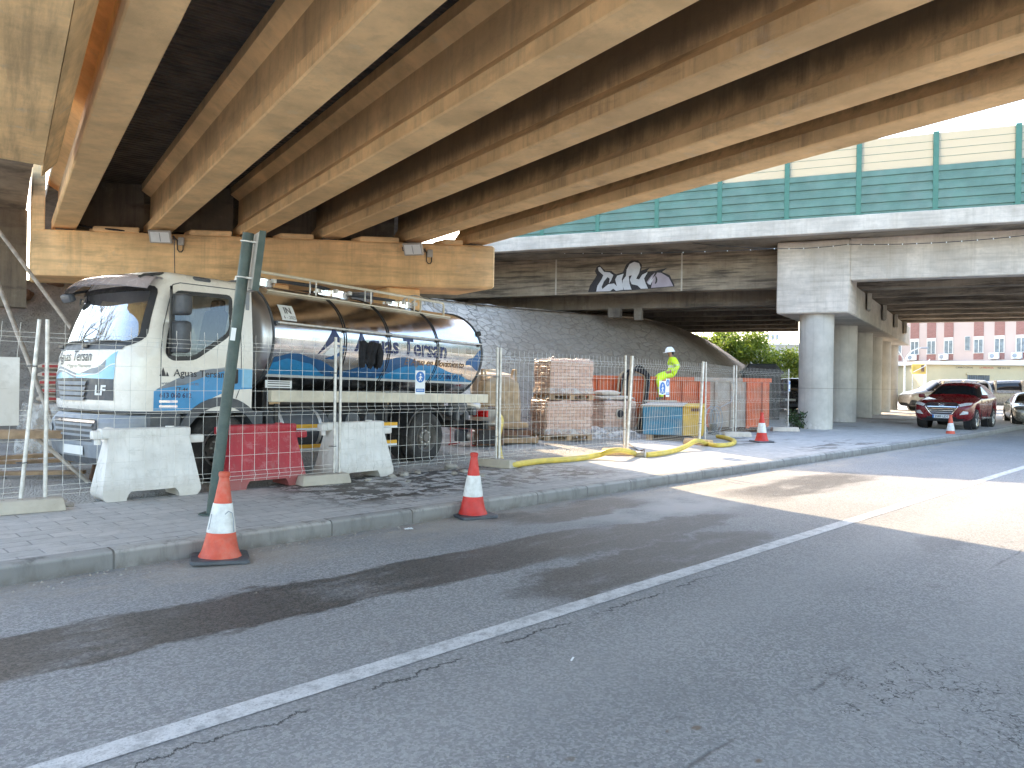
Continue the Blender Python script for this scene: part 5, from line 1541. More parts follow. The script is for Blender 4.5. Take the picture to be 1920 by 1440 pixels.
# ================================================================== plastic barriers
def barrier(r, n, mat, label, a=R(45), right_tongue=True):
    x, y = rn(r, n)
    root = empty('plastic_barrier', (x, y, 0.148), a, label, 'barrier', 'water filled plastic barriers by the fence')
    mb = MB()
    L = 1.08
    # outline of the long face with two feet
    out = [(-0.545, 0.0), (-0.52, 0.0), (-0.31, 0.0), (-0.23, 0.10), (0.23, 0.10), (0.31, 0.0), (0.52, 0.0), (0.545, 0.05), (0.545, 0.16), (0.48, 0.30), (0.445, 0.62), (0.445, 0.79), (-0.445, 0.79), (-0.445, 0.62), (-0.48, 0.30), (-0.545, 0.16), (-0.545, 0.05)]
    t = bmesh.new()
    def dep(z):
        return (0.225 - 0.02 * z if z < 0.12 else 0.2226 - (z - 0.12) / 0.6 * 0.135 if z < 0.72 else 0.0876)
    # a grid body, so that ribs and recesses can be pressed into the faces
    def halfw(z): return (0.50 + 0.045 * min(1, z / 0.05) if z < 0.10 else 0.545 - 0.10 * min(1, (z - 0.10) / 0.62))
    NX, NZ = 44, 26
    def pt(i, j, s):
        v = j / NZ
        u = -1 + 2 * i / NX
        z0 = 0.0
        au = abs(u) * 0.545
        z0 = 0.10 * max(0, min(1, (0.32 - au) / 0.07))
        z = z0 + (0.80 - z0) * v
        x = u * halfw(z)
        d = dep(z)
        if 0.2 < z < 0.66: d -= 0.012 * max(0, math.sin((x + 0.44) / 0.88 * math.pi * 5)) ** 0.5 * min(1, (z - 0.2) / 0.06, (0.66 - z) / 0.06)
        if s < 0: d = d
        return Vector((x, s * d, z))
    F = [[t.verts.new(pt(i, j, -1)) for j in range(NZ + 1)] for i in range(NX + 1)]
    B = [[t.verts.new(pt(i, j, 1)) for j in range(NZ + 1)] for i in range(NX + 1)]
    for i in range(NX):
        for j in range(NZ):
            t.faces.new((F[i][j], F[i + 1][j], F[i + 1][j + 1], F[i][j + 1])); t.faces.new((B[i][j + 1], B[i + 1][j + 1], B[i + 1][j], B[i][j]))
        t.faces.new((F[i][NZ], F[i + 1][NZ], B[i + 1][NZ], B[i][NZ])); t.faces.new((F[i + 1][0], F[i][0], B[i][0], B[i + 1][0]))
    for j in range(NZ):
        t.faces.new((F[0][j + 1], B[0][j + 1], B[0][j], F[0][j])); t.faces.new((F[NX][j], B[NX][j], B[NX][j + 1], F[NX][j + 1]))
    mb.merge(t, mat)
    mb.box((-0.03, 0, 0.755), (1.0, 0.185, 0.105), mat, bevel=0.018, seg=2)
    body = mb.build('body', root, ang=50)
    mb = MB()
    mb.box((0.53, 0, 0.66), (0.24, 0.11, 0.10), mat, bevel=0.02, seg=2)
    mb.build('coupling_tongue', root)
    mb = MB()
    mb.box((-0.52, 0, 0.74), (0.17, 0.13, 0.10), mat, bevel=0.02, seg=2)
    mb.lathe([(0.0, -0.06), (0.035, -0.06), (0.035, 0.0), (0, 0.0)], mat, 10, Matrix.Translation((-0.54, 0, 0.69)))
    mb.build('coupling_lug', root)
    mb = MB(); mb.lathe([(0.05, 0.808), (0.05, 0.822), (0, 0.825)], mat, 14, Matrix.Translation((0.25, 0, 0))); mb.build('filler_cap', root)
    return root
barrier(3.20, 9.27, M['whitep'], 'white plastic barrier in front of the truck bumper', R(45))
barrier(4.62, 9.28, M['redp'], 'red plastic barrier standing between two white ones')
barrier(6.06, 9.27, M['whitep'], 'white plastic barrier below the middle of the tank', R(49))

# ================================================================== cones
def cone_make():
    root = empty('traffic_cone', (0, 0, 0), 0)
    return root
cone_n = [0]
def cone(x, y, z, a, label, mat, tilt=(0, 0), k=1.0):
    m = Matrix.Translation((x, y, z)) @ Matrix.Rotation(a, 4, 'Z') @ Matrix.Rotation(R(tilt[0]), 4, 'X') @ Matrix.Rotation(R(tilt[1]), 4, 'Y') @ Matrix.Scale(k, 4)
    root = empty('traffic_cone', mat=m, label=label, cat='cone', group='orange and white traffic cones')
    mb = MB()
    mb.prism(roundpoly([(-0.235, -0.235), (0.235, -0.235), (0.235, 0.235), (-0.235, 0.235)], 0.05, 3), 0.0, 0.035, M['dgrey'], bevel=0.008)
    mb.build('base', root)
    mb = MB()
    mb.lathe([(0.175, 0.034), (0.168, 0.05), (0.148, 0.09), (0.132, 0.16), (0.118, 0.23), (0.073, 0.49), (0.043, 0.68), (0.041, 0.705), (0.047, 0.712), (0.047, 0.742), (0.040, 0.75), (0.028, 0.75), (0.026, 0.70)], mat, 32)
    mb.build('body', root)
    mb = MB()
    mb.lathe([(0.1195, 0.240), (0.1205, 0.243), (0.0795, 0.482), (0.078, 0.485)], M['sleeve'], 32)
    sl = mb.build('sleeve', root)
    return root, sl
c1, s1 = cone(*gp(412, 1050, 0.0)[:2], 0.002, R(22), 'faded orange cone with scratched sleeve, on the road by the leaning post', M['cone'], (-1.5, 2.2))
mb = MB()
mb.tube([(0.02, -0.1065, 0.40), (0.045, -0.098, 0.425), (0.075, -0.085, 0.41), (0.088, -0.083, 0.36), (0.094, -0.087, 0.30), (0.098, -0.088, 0.25)], 0.0035, M['mgrey'], 5)
mb.tube([(-0.085, -0.072, 0.40), (-0.092, -0.074, 0.34), (-0.103, -0.072, 0.27)], 0.0035, M['mgrey'], 5)
mb.build('scuff', s1)
cone(*gp(886, 968, 0.0)[:2], 0.002, R(30), 'bright red cone on the road edge below the middle fence foot', M['cone2'], (0.5, 0.5), 0.98)
p = gp(1428, 829, 0.148); cone(p.x, p.y, 0.15, R(15), 'red cone on the pavement in front of the orange skip end', M['cone2'])
p = gp(1782, 822, 0.0); cone(p.x, p.y, 0.004, R(10), 'pale red cone on the road in front of the red car', M['cone'])
p = gp(1904, 803, 0.03); cone(p.x, p.y, 0.004 + rise(p.y), R(40), 'dull cone by the champagne coloured car at the right edge', M['cone'])

# ================================================================== leaning sign post
pb_ = gp(397, 966, 0.148)
top = dp(466, 437, pb_.y + 0.02)
ax = (top - pb_)
H = ax.length
q = Vector((0, 0, 1)).rotation_difference(ax)
post = empty('sign_post', mat=Matrix.Translation(pb_) @ q.to_matrix().to_4x4(), label='dark green leaning sign post on the pavement, sign seen from behind', cat='sign post')
mb = MB()
prof = [(0.058 * math.cos(a), 0.045 * math.sin(a)) for a in [2 * math.pi * k / 20 for k in range(20)]]
mb.prism(prof, 0.0, H, M['signpost'])
mb.build('pole', post)
mb = MB()
mb.box((0, 0, 0.008), (0.22, 0.16, 0.016), M['signpost'], bevel=0.004)
mb.lathe([(0, 0.016), (0.014, 0.016), (0.014, 0.03), (0, 0.035)], M['galv'], 6, Matrix.Translation((0.085, -0.05, 0)))
mb.build('base_plate', post)
mb = MB()
rot = Matrix.Rotation(R(119), 3, 'Z')
c = Vector((0.055, 0.12, H - 0.28))
mb.box(c, (0.50, 0.055, 0.60), M['backboard'], bevel=0.006, rot=rot)
mb.box(c + rot @ Vector((0, 0.026, 0)), (0.46, 0.02, 0.56), M['backboard'], rot=rot)
pn = mb.build('sign_panel', post)
mb = MB()
mb.box(c + rot @ Vector((-0.251, -0.004, 0)), (0.006, 0.066, 0.612), M['signpost'], rot=rot)
mb.build('panel_rim', pn)
for z in (H - 0.09, H - 0.46):
    mb = MB()
    mb.tube([(0.064 * math.cos(a), 0.05 * math.sin(a), z) for a in [2 * math.pi * k / 16 for k in range(16)]], 0.009, M['galv'], 6, closed=True)
    mb.tube([(0.05, -0.04, z), (0.12, -0.03, z)], 0.012, M['galv'], 6)
    mb.build('clamp', post)
mb = MB()
mb.box((-0.004, -0.0462, H - 1.05), (0.05, 0.002, 0.13), M['signwhite'])
mb.build('sticker', post)

# ================================================================== site materials
def block_pallet(name, x, y, a, z, w, d, h, label, cat='pallet load', hole=False, seed=0):
    root = empty(name, (x, y, z), a, label, cat, 'film wrapped pallets of paving blocks')
    mb = MB()
    for yy in (-d / 2 + 0.06, 0, d / 2 - 0.06): mb.span((-w / 2, yy - 0.05, 0), (w / 2, yy + 0.05, 0.022), M['wood'])
    for xx in (-w / 2 + 0.07, 0, w / 2 - 0.07):
        for yy in (-d / 2 + 0.06, 0, d / 2 - 0.06): mb.box((xx, yy, 0.063), (0.13, 0.1, 0.08), M['wood'])
    for k in range(7):
        yy = -d / 2 + 0.05 + k * (d - 0.1) / 6
        mb.span((-w / 2, yy - 0.045, 0.104), (w / 2, yy + 0.045, 0.126), M['wood'])
    mb.build('pallet', root)
    mb = MB()
    random.seed(seed)
    H0 = 0.128
    t = bmesh.new()
    bmesh.ops.create_cube(t, size=1)
    bmesh.ops.scale(t, vec=(w * 0.985, d * 0.985, h), verts=t.verts)
    bmesh.ops.bevel(t, geom=t.edges[:], offset=0.035, segments=3, affect='EDGES', profile=0.5)
    bmesh.ops.subdivide_edges(t, edges=[e for e in t.edges if e.calc_length() > 0.3], cuts=14, use_grid_fill=True)
    bmesh.ops.translate(t, vec=(0, 0, H0 + h / 2 + 0.004), verts=t.verts)
    for v in t.verts:
        k = mnoise.fractal(v.co * 4 + Vector((seed, 0, 0)), 1.0, 2.0, 4) * 0.022
        row = math.floor((v.co.z - H0) / 0.083)
        k += mnoise.noise(Vector((row * 3.7, seed, 0.5))) * 0.014
        if v.co.z < H0 + h - 0.02: v.co += Vector((v.co.x, v.co.y, 0)).normalized() * k
        else: v.co.z += mnoise.noise(v.co * 5 + Vector((seed, 3, 1))) * 0.03
    bmesh.ops.recalc_face_normals(t, faces=t.faces)
    mb.merge(t, M['blocks'])
    mb.build('paving_blocks', root)
    mb = MB()
    # gathered film on top and loose skirts at the foot
    def tf(u, v):
        x_ = (u - 0.5) * w; y_ = (v - 0.5) * d
        return Vector((x_, y_, H0 + h + 0.02 + abs(mnoise.fractal(Vector((x_ * 5, y_ * 5, seed)), 1, 2, 4)) * 0.09))
    mb.grid(tf, 26, 26, M['film'])
    def sk(u, v):
        per = 2 * (w + d); s_ = u * per
        if s_ < w: p = Vector((-w / 2 + s_, -d / 2, 0))
        elif s_ < w + d: p = Vector((w / 2, -d / 2 + s_ - w, 0))
        elif s_ < 2 * w + d: p = Vector((w / 2 - (s_ - w - d), d / 2, 0))
        else: p = Vector((-w / 2, d / 2 - (s_ - 2 * w - d), 0))
        n_ = p.normalized()
        return p + n_ * (0.02 + 0.03 * v + 0.025 * math.sin(s_ * 23) * v) + Vector((0, 0, H0 + 0.16 - 0.13 * v))
    mb.grid(sk, 120, 5, M['film'])
    mb.build('film_wrap', root)
    if hole:
        mb = MB()
        mb.lathe([(0.07, 0.0), (0.12, -0.012), (0.14, 0.0)], M['bag'], 20, Matrix.Translation((-0.02, -d / 2 - 0.02, H0 + h * 0.60)) @ Matrix.Rotation(R(90), 4, 'X'))
        mb.lathe([(0, -0.001), (0.10, 0.0)], M['gblack'], 20, Matrix.Translation((-0.02, -d / 2 - 0.026, H0 + h * 0.60)) @ Matrix.Rotation(R(90), 4, 'X'))
        mb.build('torn_hole', root)
    return root
pa = R(-24)
block_pallet('paving_block_pallet', 1.25, 18.9, R(22), 0.15, 1.28, 1.0, 0.86, 'lower wrapped pallet of paving blocks in the tall stack of two', seed=3)
block_pallet('paving_block_pallet', 1.30, 18.9, R(23), 1.155, 1.22, 0.98, 0.84, 'upper wrapped pallet of paving blocks in the tall stack of two', seed=8)
block_pallet('paving_block_pallet', 2.72, 20.2, R(22), 0.15, 0.98, 0.9, 0.84, 'shorter wrapped pallet with a round hole, bags lying on top', hole=True, seed=12)
def bag(x, y, z, a, label, mat, s=(0.6, 0.4, 0.14), group=None, stripe=False, name='cement_bag'):
    mb = MB()
    t = bmesh.new()
    bmesh.ops.create_cube(t, size=2)
    bmesh.ops.subdivide_edges(t, edges=t.edges[:], cuts=9, use_grid_fill=True)
    for v in t.verts:
        c = v.co
        ex = 1 - 0.25 * abs(c.x) ** 6 - 0.25 * abs(c.y) ** 6
        th = (1 - abs(c.x) ** 4 * 0.55) * (1 - abs(c.y) ** 4 * 0.55)
        v.co = Vector((c.x * s[0] / 2 * (1 - 0.06 * c.y * c.y), c.y * s[1] / 2 * (1 - 0.06 * c.x * c.x), c.z * s[2] / 2 * th + mnoise.noise(Vector((c.x * 2 + x * 9, c.y * 2 + z * 7, c.z))) * 0.014))
    mb.merge(t, mat)
    o = mb.build(name, None, (x, y, z + s[2] / 2), a, ang=60)
    if stripe:
        m2 = MB()
        fn = lambda u, v, off: Vector((u, -s[1] / 2 * (1 - 0.06 * (u / s[0] * 2) ** 2) - off, v))
        m2.decal([[(-s[0] * 0.36, -0.02), (s[0] * 0.30, -0.02), (s[0] * 0.30, 0.025), (-s[0] * 0.36, 0.025)]], fn, M['bagred'], 0.08, 0, 0.004)
        m2.build('print', o)
    return tag(o, label, 'bag', group)
bag(2.68, 20.15, 1.13, R(20), 'wide sandy bag lying flat on the shorter wrapped pallet', M['bag'], (1.05, 0.75, 0.13))
bag(2.55, 20.1, 1.245, R(25), 'smaller sandy bag on top of the wide bag', M['bag'], (0.62, 0.5, 0.15))
# left stack: cement bags on a wrapped pallet
lx, ly = dp(118, 700, 12.6).x, 12.6
root = empty('bag_pallet', (lx, ly, 0.15), R(10), 'loosely wrapped pallet carrying the cement bags left of the cab', 'pallet load')
mb = MB()
mb.span((-0.5, -0.45, 0), (0.5, 0.45, 0.13), M['wood']); mb.build('pallet', root)
mb = MB()
t = bmesh.new(); bmesh.ops.create_cube(t, size=1); bmesh.ops.scale(t, vec=(0.78, 0.72, 0.80), verts=t.verts)
bmesh.ops.bevel(t, geom=t.edges[:], offset=0.06, segments=3, affect='EDGES', profile=0.5); bmesh.ops.subdivide_edges(t, edges=[e for e in t.edges if e.calc_length() > 0.2], cuts=8, use_grid_fill=True)
bmesh.ops.translate(t, vec=(0, 0, 0.54), verts=t.verts)
for v in t.verts: v.co += v.co.normalized() * mnoise.fractal(v.co * 5, 1, 2, 4) * 0.03
mb.merge(t, M['bag']); mb.build('stacked_bags', root)
mb = MB()
def fl(u, v):
    a = 2 * math.pi * u
    k = 1.0 / max(abs(math.cos(a)), abs(math.sin(a))) ** 0.7
    rr = (0.50 + 0.14 * v) * k + 0.03 * math.sin(a * 13 + v * 4)
    return Vector((rr * math.cos(a) * 0.95, rr * math.sin(a) * 0.9, 0.95 - 0.93 * v + 0.03 * math.sin(a * 7)))
mb.grid(fl, 70, 12, M['film']); mb.build('film_wrap', root)
ords = ['topmost', 'second', 'third', 'fourth', 'fifth']
for k in range(5):
    z = 0.15 + 0.95 + (4 - k) * 0.135
    bag(lx + 0.03 * math.sin(k * 3), ly + 0.02 * math.cos(k * 5), z, R(8 + 3 * math.sin(k * 2)), ('topmost red printed cement bag of the stack left of the cab' if k == 0 else ords[k] + ' red printed cement bag from the top, left of the cab'), M['bag'], (0.66, 0.46, 0.135), 'stacked cement bags', True)
# timber frames and rubble at the far left behind the fence
tm = empty('trestle', (dp(20, 800, 9.4).x, 9.4, 0.13), R(20), 'low timber and steel trestle lying behind the left fence panel', 'trestle')
mb = MB()
mb.span((-1.0, -0.05, 0.62), (1.1, 0.05, 0.72), M['wood']); mb.span((-1.0, 0.5, 0.60), (1.1, 0.6, 0.70), M['wood']); mb.build('rail', tm)
mb = MB(); mb.tube([(-0.8, -0.1, 0), (-0.7, 0.25, 0.68), (-0.8, 0.6, 0)], 0.03, M['rust'], 6); mb.build('leg', tm)
mb = MB(); mb.tube([(0.9, -0.1, 0), (1.0, 0.25, 0.68), (0.9, 0.6, 0)], 0.03, M['rust'], 6)
mb.build('leg', tm); mb = MB(); mb.tube([(0.9, -0.1, 0.05), (0.2, 0.2, 0.66)], 0.03, M['pole'], 6); mb.build('leg', tm)
for k, (px, py, Y, ln) in enumerate(((40, 800, 10.4, 1.6), (90, 815, 10.9, 1.4), (20, 822, 10.2, 1.9))):
    p = dp(px, py, Y)
    mb = MB(); mb.box((0, 0, 0.04), (ln, 0.16, 0.05), M['wood'], bevel=0.006)
    o = mb.build('scaffold_plank', None, (p.x, p.y, 0.15 + 0.12 * k), R(15 + 17 * k))
    tag(o, ['weathered board lowest under the trestle', 'weathered board lying next to the wrapped pallet', 'weathered board nearest the left fence post'][k], 'board', 'loose boards behind the left fence')
# slanting poles
for (a, b, lab) in (((dp(-6, 428, 13.8)), dp(152, 640, 12.9), 'long slanting pole running down from the dark bridge end to the cement bags'), (dp(-8, 520, 12.6), dp(58, 690, 11.8), 'short slanting pole at the left frame edge below the longer one')):
    b2 = Vector((b.x, b.y, b.z)); dd = (b2 - a).normalized()
    e = b2 + dd * ((0.15 - b2.z) / dd.z)
    a = e - dd * ((4.57 - e.z) / -dd.z)
    mb = MB(); mb.tube([a - e, Vector((0, 0, 0)) + (a - e) * 0.4, Vector((0, 0, 0))], 0.035, M['pole'], 8)
    o = mb.build('prop_pole', None, e); tag(o, lab, 'pole')
# boulders on the earth bank
def stone(x, y, z, s, mat, label, cat='stone', group=None, name='rubble_stone', seed=0):
    mb = MB(); t = bmesh.new(); bmesh.ops.create_icosphere(t, subdivisions=3, radius=1)
    for v in t.verts:
        k = 1 + 0.35 * mnoise.fractal(v.co * 1.1 + Vector((seed * 7.3, 1, 2)), 1, 2, 4)
        c = v.co * k
        q = 0.28
        v.co = Vector((round(c.x / q) * q * 0.35 + c.x * 0.65, round(c.y / q) * q * 0.35 + c.y * 0.65, round(c.z / q) * q * 0.35 + c.z * 0.65))
        v.co = Vector((v.co.x * s[0], v.co.y * s[1], v.co.z * s[2]))
    mb.merge(t, mat)
    o = mb.build(name, None, (x, y, z), seed * 1.3, ang=28)
    return tag(o, label, cat, group)
from mathutils.bvhtree import BVHTree
eb = bpy.data.objects['earth_bank'].data
ebv = BVHTree.FromPolygons([v.co.copy() for v in eb.vertices], [list(f.vertices) for f in eb.polygons])
for px, py, s_, mt, lab, sd_ in ((42, 556, (0.30, 0.24, 0.17), 'brownrock', 'brown rock lying on the earth bank beside the slanting pole', 2), (108, 531, (0.24, 0.22, 0.13), 'brownrock', 'brown rubble heap under the cap corner on the earth bank', 5), (10, 540, (0.2, 0.2, 0.14), 'rock', 'pale rock at the left frame edge on the earth bank', 7)):
    h = ebv.ray_cast(Vector((0, 0, CAM_H)), ray(px, py).normalized())
    if h[0] is not None: stone(h[0].x, h[0].y, h[0].z + 0.03, s_, M[mt], lab, 'rock', None, 'rock', sd_)
# the lumps where the pavement edge broke up
st = [(735, 893, .05), (758, 890, .06), (783, 886, .05), (845, 876, .09), (852, 888, .05), (870, 884, .045), (115, 944, .06), (128, 947, .05), (765, 902, .03), (905, 892, .05), (690, 900, .04)]
for k, (px, py, s) in enumerate(st):
    p = gp(px, py, 0.16)
    where = 'left fence foot' if px < 200 else ('second white barrier' if px < 800 else 'rear wheel behind the fence')
    stone(p.x, p.y, 0.15 + s * 0.3, (s * 1.3, s, s * 0.6), M['rock'], 'small pale rubble lump on the ground near the ' + where, 'stone', 'rubble along the fence', seed=k)
mb = MB(); p = gp(766, 994, 0.0)
def crm(u, v): return Vector(((u - .5) * .09, (v - .5) * .06, 0.012 + 0.02 * abs(mnoise.noise(Vector((u * 5, v * 5, 1))))))
mb.grid(crm, 8, 8, M['signwhite']); o = mb.build('crumpled_paper', None, (p.x, p.y, 0.0), 0.4); tag(o, 'crumpled white paper scrap on the road beside the kerb', 'paper')
mb = MB(); p = gp(1073, 1240, 0.0); mb.grid(lambda u, v: Vector(((u - .5) * .03, (v - .5) * .012, 0.008 + 0.012 * u)), 4, 4, M['signwhite'])
o = mb.build('paper_scrap', None, (p.x, p.y, 0.0), 1.0); tag(o, 'tiny white scrap lying on the open road near the line', 'paper')
# brown sack and timber pile behind the tank's tail
p = dp(935, 735, 18.6)
root = empty('bulk_bag', (p.x, p.y, 0.15), R(15), 'sagging brown bulk bag behind the tail of the tank', 'bulk bag')
mb = MB()
def bb(u, v):
    a = 2 * math.pi * u; k = 1 / max(abs(math.cos(a)), abs(math.sin(a))) ** 0.75
    z = 1.55 * v
    r_ = 0.44 * k * (1 + 0.10 * math.sin(math.pi * v)) + 0.02 * math.sin(a * 9 + v * 5)
    r_ *= 1 if v < 0.9 else (1 - (v - 0.9) * 4)
    return Vector((r_ * math.cos(a), r_ * math.sin(a), 0.0 + z))
mb.grid(bb, 60, 20, M['sack']); mb.build('sack', root, ang=60)
mb = MB()
for q in (-1, 1): mb.tube([(0.36 * q, -0.3, 1.35), (0.40 * q, -0.15, 1.72), (0.40 * q, 0.15, 1.72), (0.36 * q, 0.3, 1.35)], 0.03, M['sack'], 6)
mb.build('lifting_loop', root)
p = dp(925, 705, 20.5)
root = empty('white_drum', (p.x, p.y, 0.15), 0, 'pale round tank standing between the bulk bag and the block pallets', 'drum')
mb = MB(); mb.lathe([(0, 0), (0.6, 0), (0.62, 0.1), (0.62, 1.45), (0.55, 1.62), (0.2, 1.7), (0, 1.7)], M['bag'], 28); mb.build('body', root)
mb = MB(); mb.lathe([(0.2, 1.69), (0.2, 1.76), (0, 1.77)], M['alu'], 18); mb.build('lid', root)
p = dp(945, 790, 17.4)
root = empty('timber_stack', (p.x, p.y, 0.13), R(12), 'low stack of old rusty timber beside the tall block pallets', 'timber')
for k in range(3):
    mb = MB(); mb.box((0, 0.1 * k - 0.1, 0.10 + 0.17 * k), (1.5 - 0.2 * k, 0.5, 0.12), M['rust' if k == 1 else 'wood'], bevel=0.01); mb.build('beam', root)
mb = MB(); mb.box((-0.3, 0, 0.62), (0.10, 0.4, 0.5), M['rust']); mb.build('upright', root)
p = dp(916, 775, 16.6)
mb = MB(); mb.lathe([(0.16, 0), (0.19, 0.02), (0.23, 0.34), (0.245, 0.36), (0.235, 0.35), (0.19, 0.06), (0, 0.05)], M['wall'], 24)
o = mb.build('bucket', None, (p.x, p.y, 0.6)); tag(o, 'grey work tub on the timber behind the yellow hose bend', 'tub')
p = dp(916, 800, 16.6)
mb = MB(); mb.box((0, 0, 0.22), (0.6, 0.5, 0.42), M['rust'], bevel=0.02); mb.box((0, -0.26, 0.2), (0.5, 0.02, 0.3), M['gblack'])
o = mb.build('steel_crate', None, (p.x, p.y, 0.16), R(10)); tag(o, 'rusty steel crate under the grey work tub', 'crate')
# the red pump behind the rear wheel
p = gp(872, 835, 0.14)
root = empty('water_pump', (p.x, p.y, 0.14), R(-25), 'small red framed water pump standing behind the truck rear wheel', 'pump')
mb = MB()
for y in (-0.2, 0.2):
    mb.tube([(-0.26, y, 0.02), (-0.26, y, 0.42), (-0.2, y, 0.5), (0.2, y, 0.5), (0.26, y, 0.42), (0.26, y, 0.02)], 0.017, M['yplate'], 8)
mb.tube([(-0.3, -0.2, 0.02), (-0.3, 0.2, 0.02)], 0.017, M['yplate'], 8); mb.tube([(0.3, -0.2, 0.02), (0.3, 0.2, 0.02)], 0.017, M['yplate'], 8)
mb.build('frame', root)
mb = MB(); mb.box((-0.05, 0, 0.22), (0.3, 0.32, 0.26), M['dgrey'], bevel=0.03, seg=2); mb.box((-0.05, 0, 0.43), (0.34, 0.3, 0.12), M['yplate'], bevel=0.04, seg=2); mb.build('engine', root)
mb = MB(); mb.lathe([(0, -0.1), (0.12, -0.1), (0.14, 0), (0.12, 0.1), (0.05, 0.14), (0, 0.14)], M['galv'], 18, Matrix.Translation((0.18, 0, 0.22)) @ AX_X); mb.build('pump_housing', root)
# yellow hose
def spl(pts, n=8):
    return [bez(pts, k / (n * (len(pts) - 1))) for k in range(n * (len(pts) - 1) + 1)]
hz = 0.20
path = [dp(893, 772, 14.4), dp(905, 782, 14.0), dp(922, 788, 13.6), dp(929, 803, 13.45)]
path[0] = Vector((p.x + 0.25, p.y + 0.0, 0.42)); path[1] = Vector((p.x + 0.55, p.y - 0.2, 0.86)); path[2] = Vector((p.x + 0.80, p.y - 0.45, 0.78))
q1 = gp(936, 858, hz)
path[3] = Vector((q1.x - 0.03, q1.y + 0.3, 0.5))
for px, py, z in ((941, 866, hz), (957, 872, hz), (985, 868, hz), (1020, 864, hz), (1066, 861, hz), (1095, 858, hz), (1122, 853, 0.23), (1140, 847, 0.30), (1160, 844, 0.33), (1178, 847, 0.27), (1192, 851, hz)): path.append(gp(px, py, z))
hose = empty('yellow_hose', (0, 0, 0), 0, 'thick yellow hose lying along the fence from the pump to the coupling', 'hose')
mb = MB()
mb.tube(spl(path), 0.052, M['hose'], 12)
mb.build('hose_length', hose, ang=60)
a = gp(1192, 851, hz); b = gp(1212, 853, hz)
mb = MB()
mb.tube([a, a.lerp(b, 0.5), b], 0.062, M['galv'], 12, radii=[0.058, 0.07, 0.058])
mb.tube([a.lerp(b, 0.3) + Vector((0, 0, 0.06)), a.lerp(b, 0.5) + Vector((0.05, -0.08, 0.1)), a.lerp(b, 0.8) + Vector((0, 0, 0.06))], 0.012, M['rust'], 6)
mb.build('coupling', hose)
path2 = [gp(*w) for w in ((1212, 853, hz), (1240, 850, hz), (1268, 844, hz), (1288, 836, 0.26), (1302, 828, 0.33), (1313, 827, 0.31), (1325, 832, hz), (1345, 835, hz), (1370, 833, hz), (1377, 827, hz), (1362, 821, hz), (1345, 818, hz))]
mb = MB(); mb.tube(spl(path2), 0.052, M['hose'], 12); mb.build('hose_length', hose, ang=60)
# submersible pump and grey cable loops at the hose end
p = gp(1338, 815, 0.148)
root = empty('hose_reel', (p.x, p.y, 0.15), 0.3, 'dark submersible pump with loops of grey cable at the hose end', 'pump')
mb = MB(); mb.lathe([(0, 0), (0.16, 0), (0.16, 0.08), (0.1, 0.12), (0.1, 0.3), (0.05, 0.34), (0, 0.34)], M['dgrey'], 18); mb.build('pump_body', root)
mb = MB()
for k in range(5):
    r_ = 0.30 + 0.05 * math.sin(k * 2)
    mb.tube([Vector((-0.15 + 0.1 * k + r_ * 0.55 * math.cos(a), 0.06 * k, 0.42 + r_ * 1.15 * math.sin(a))) for a in [2 * math.pi * j / 20 for j in range(20)]], 0.014, M['mgrey'], 6, closed=True)
mb.tube([(0.1, 0.1, 0.3), (0.3, 0.1, 0.8), (0.7, 0.2, 0.95), (1.0, 0.6, 1.1)], 0.012, M['mgrey'], 6)
mb.build('cable', root)
# clear plastic sheet on the ground
mb = MB()
pa_, pb2 = gp(1088, 824, 0.15), gp(1200, 826, 0.15)
def sh(u, v):
    p_ = pa_.lerp(pb2, u) + Vector((0.1, 0.9, 0)) * (v - 0.2)
    hgt = 0.03 + 0.26 * math.exp(-((u - 0.25) / 0.3) ** 2) * math.sin(math.pi * min(1, v * 1.1)) + 0.20 * math.exp(-((u - 0.8) / 0.2) ** 2) * math.sin(math.pi * v)
    hgt += 0.10 * abs(mnoise.fractal(Vector((u * 7, v * 5, 3)), 1, 2, 5)) * math.sin(math.pi * v)
    return p_ + Vector((0, 0, hgt))
mb.grid(sh, 60, 30, M['film']); o = mb.build('plastic_sheet', ang=80); tag(o, 'crumpled clear plastic sheet on the ground beside the block pallets', 'plastic sheet')

# ================================================================== the orange skip
A = Vector((2.25, 21.75, 0)); B = Vector((7.95, 23.05, 0)); d = B - A; L = d.length
sk_z = 0.15
skip = empty('skip_container', (A.x, A.y, sk_z), math.atan2(d.y, d.x), 'long orange steel skip with a dusty grey front and ribs', 'skip')
mb = MB()
SH = 1.66
mb.span((0, 0.0, 0.16), (3.85, 0.06, SH - 0.1), M['orange']); mb.span((3.852, 0.001, 0.16), (5.05, 0.06, SH - 0.1), M['dusty']); mb.span((5.052, 0.002, 0.16), (L, 0.06, SH - 0.1), M['orange'])
mb.span((0, 2.1, 0.16), (L, 2.16, SH - 0.1), M['orange']); mb.span((0, 0.06, 0.16), (0.06, 2.1, SH - 0.1), M['orange']); mb.span((L - 0.06, 0.06, 0.16), (L, 2.1, SH - 0.1), M['orange'])
mb.span((0.06, 0.06, 0.18), (L - 0.06, 2.1, 0.24), M['rust'])
mb.build('wall', skip)
mb = MB()
mb.span((-0.04, -0.06, SH - 0.12), (3.3, 0.08, SH), M['orange'], bevel=0.01); mb.span((3.302, -0.059, SH - 0.12), (4.9, 0.08, SH - 0.001), M['dusty'], bevel=0.01); mb.span((4.902, -0.06, SH - 0.12), (L + 0.04, 0.08, SH), M['orange'], bevel=0.01)
mb.span((-0.04, 2.06, SH - 0.12), (L + 0.04, 2.2, SH), M['orange'], bevel=0.01); mb.span((-0.04, 0.08, SH - 0.12), (0.08, 2.06, SH), M['orange']); mb.span((L - 0.08, 0.08, SH - 0.12), (L + 0.04, 2.06, SH), M['orange'])
mb.build('rim', skip)
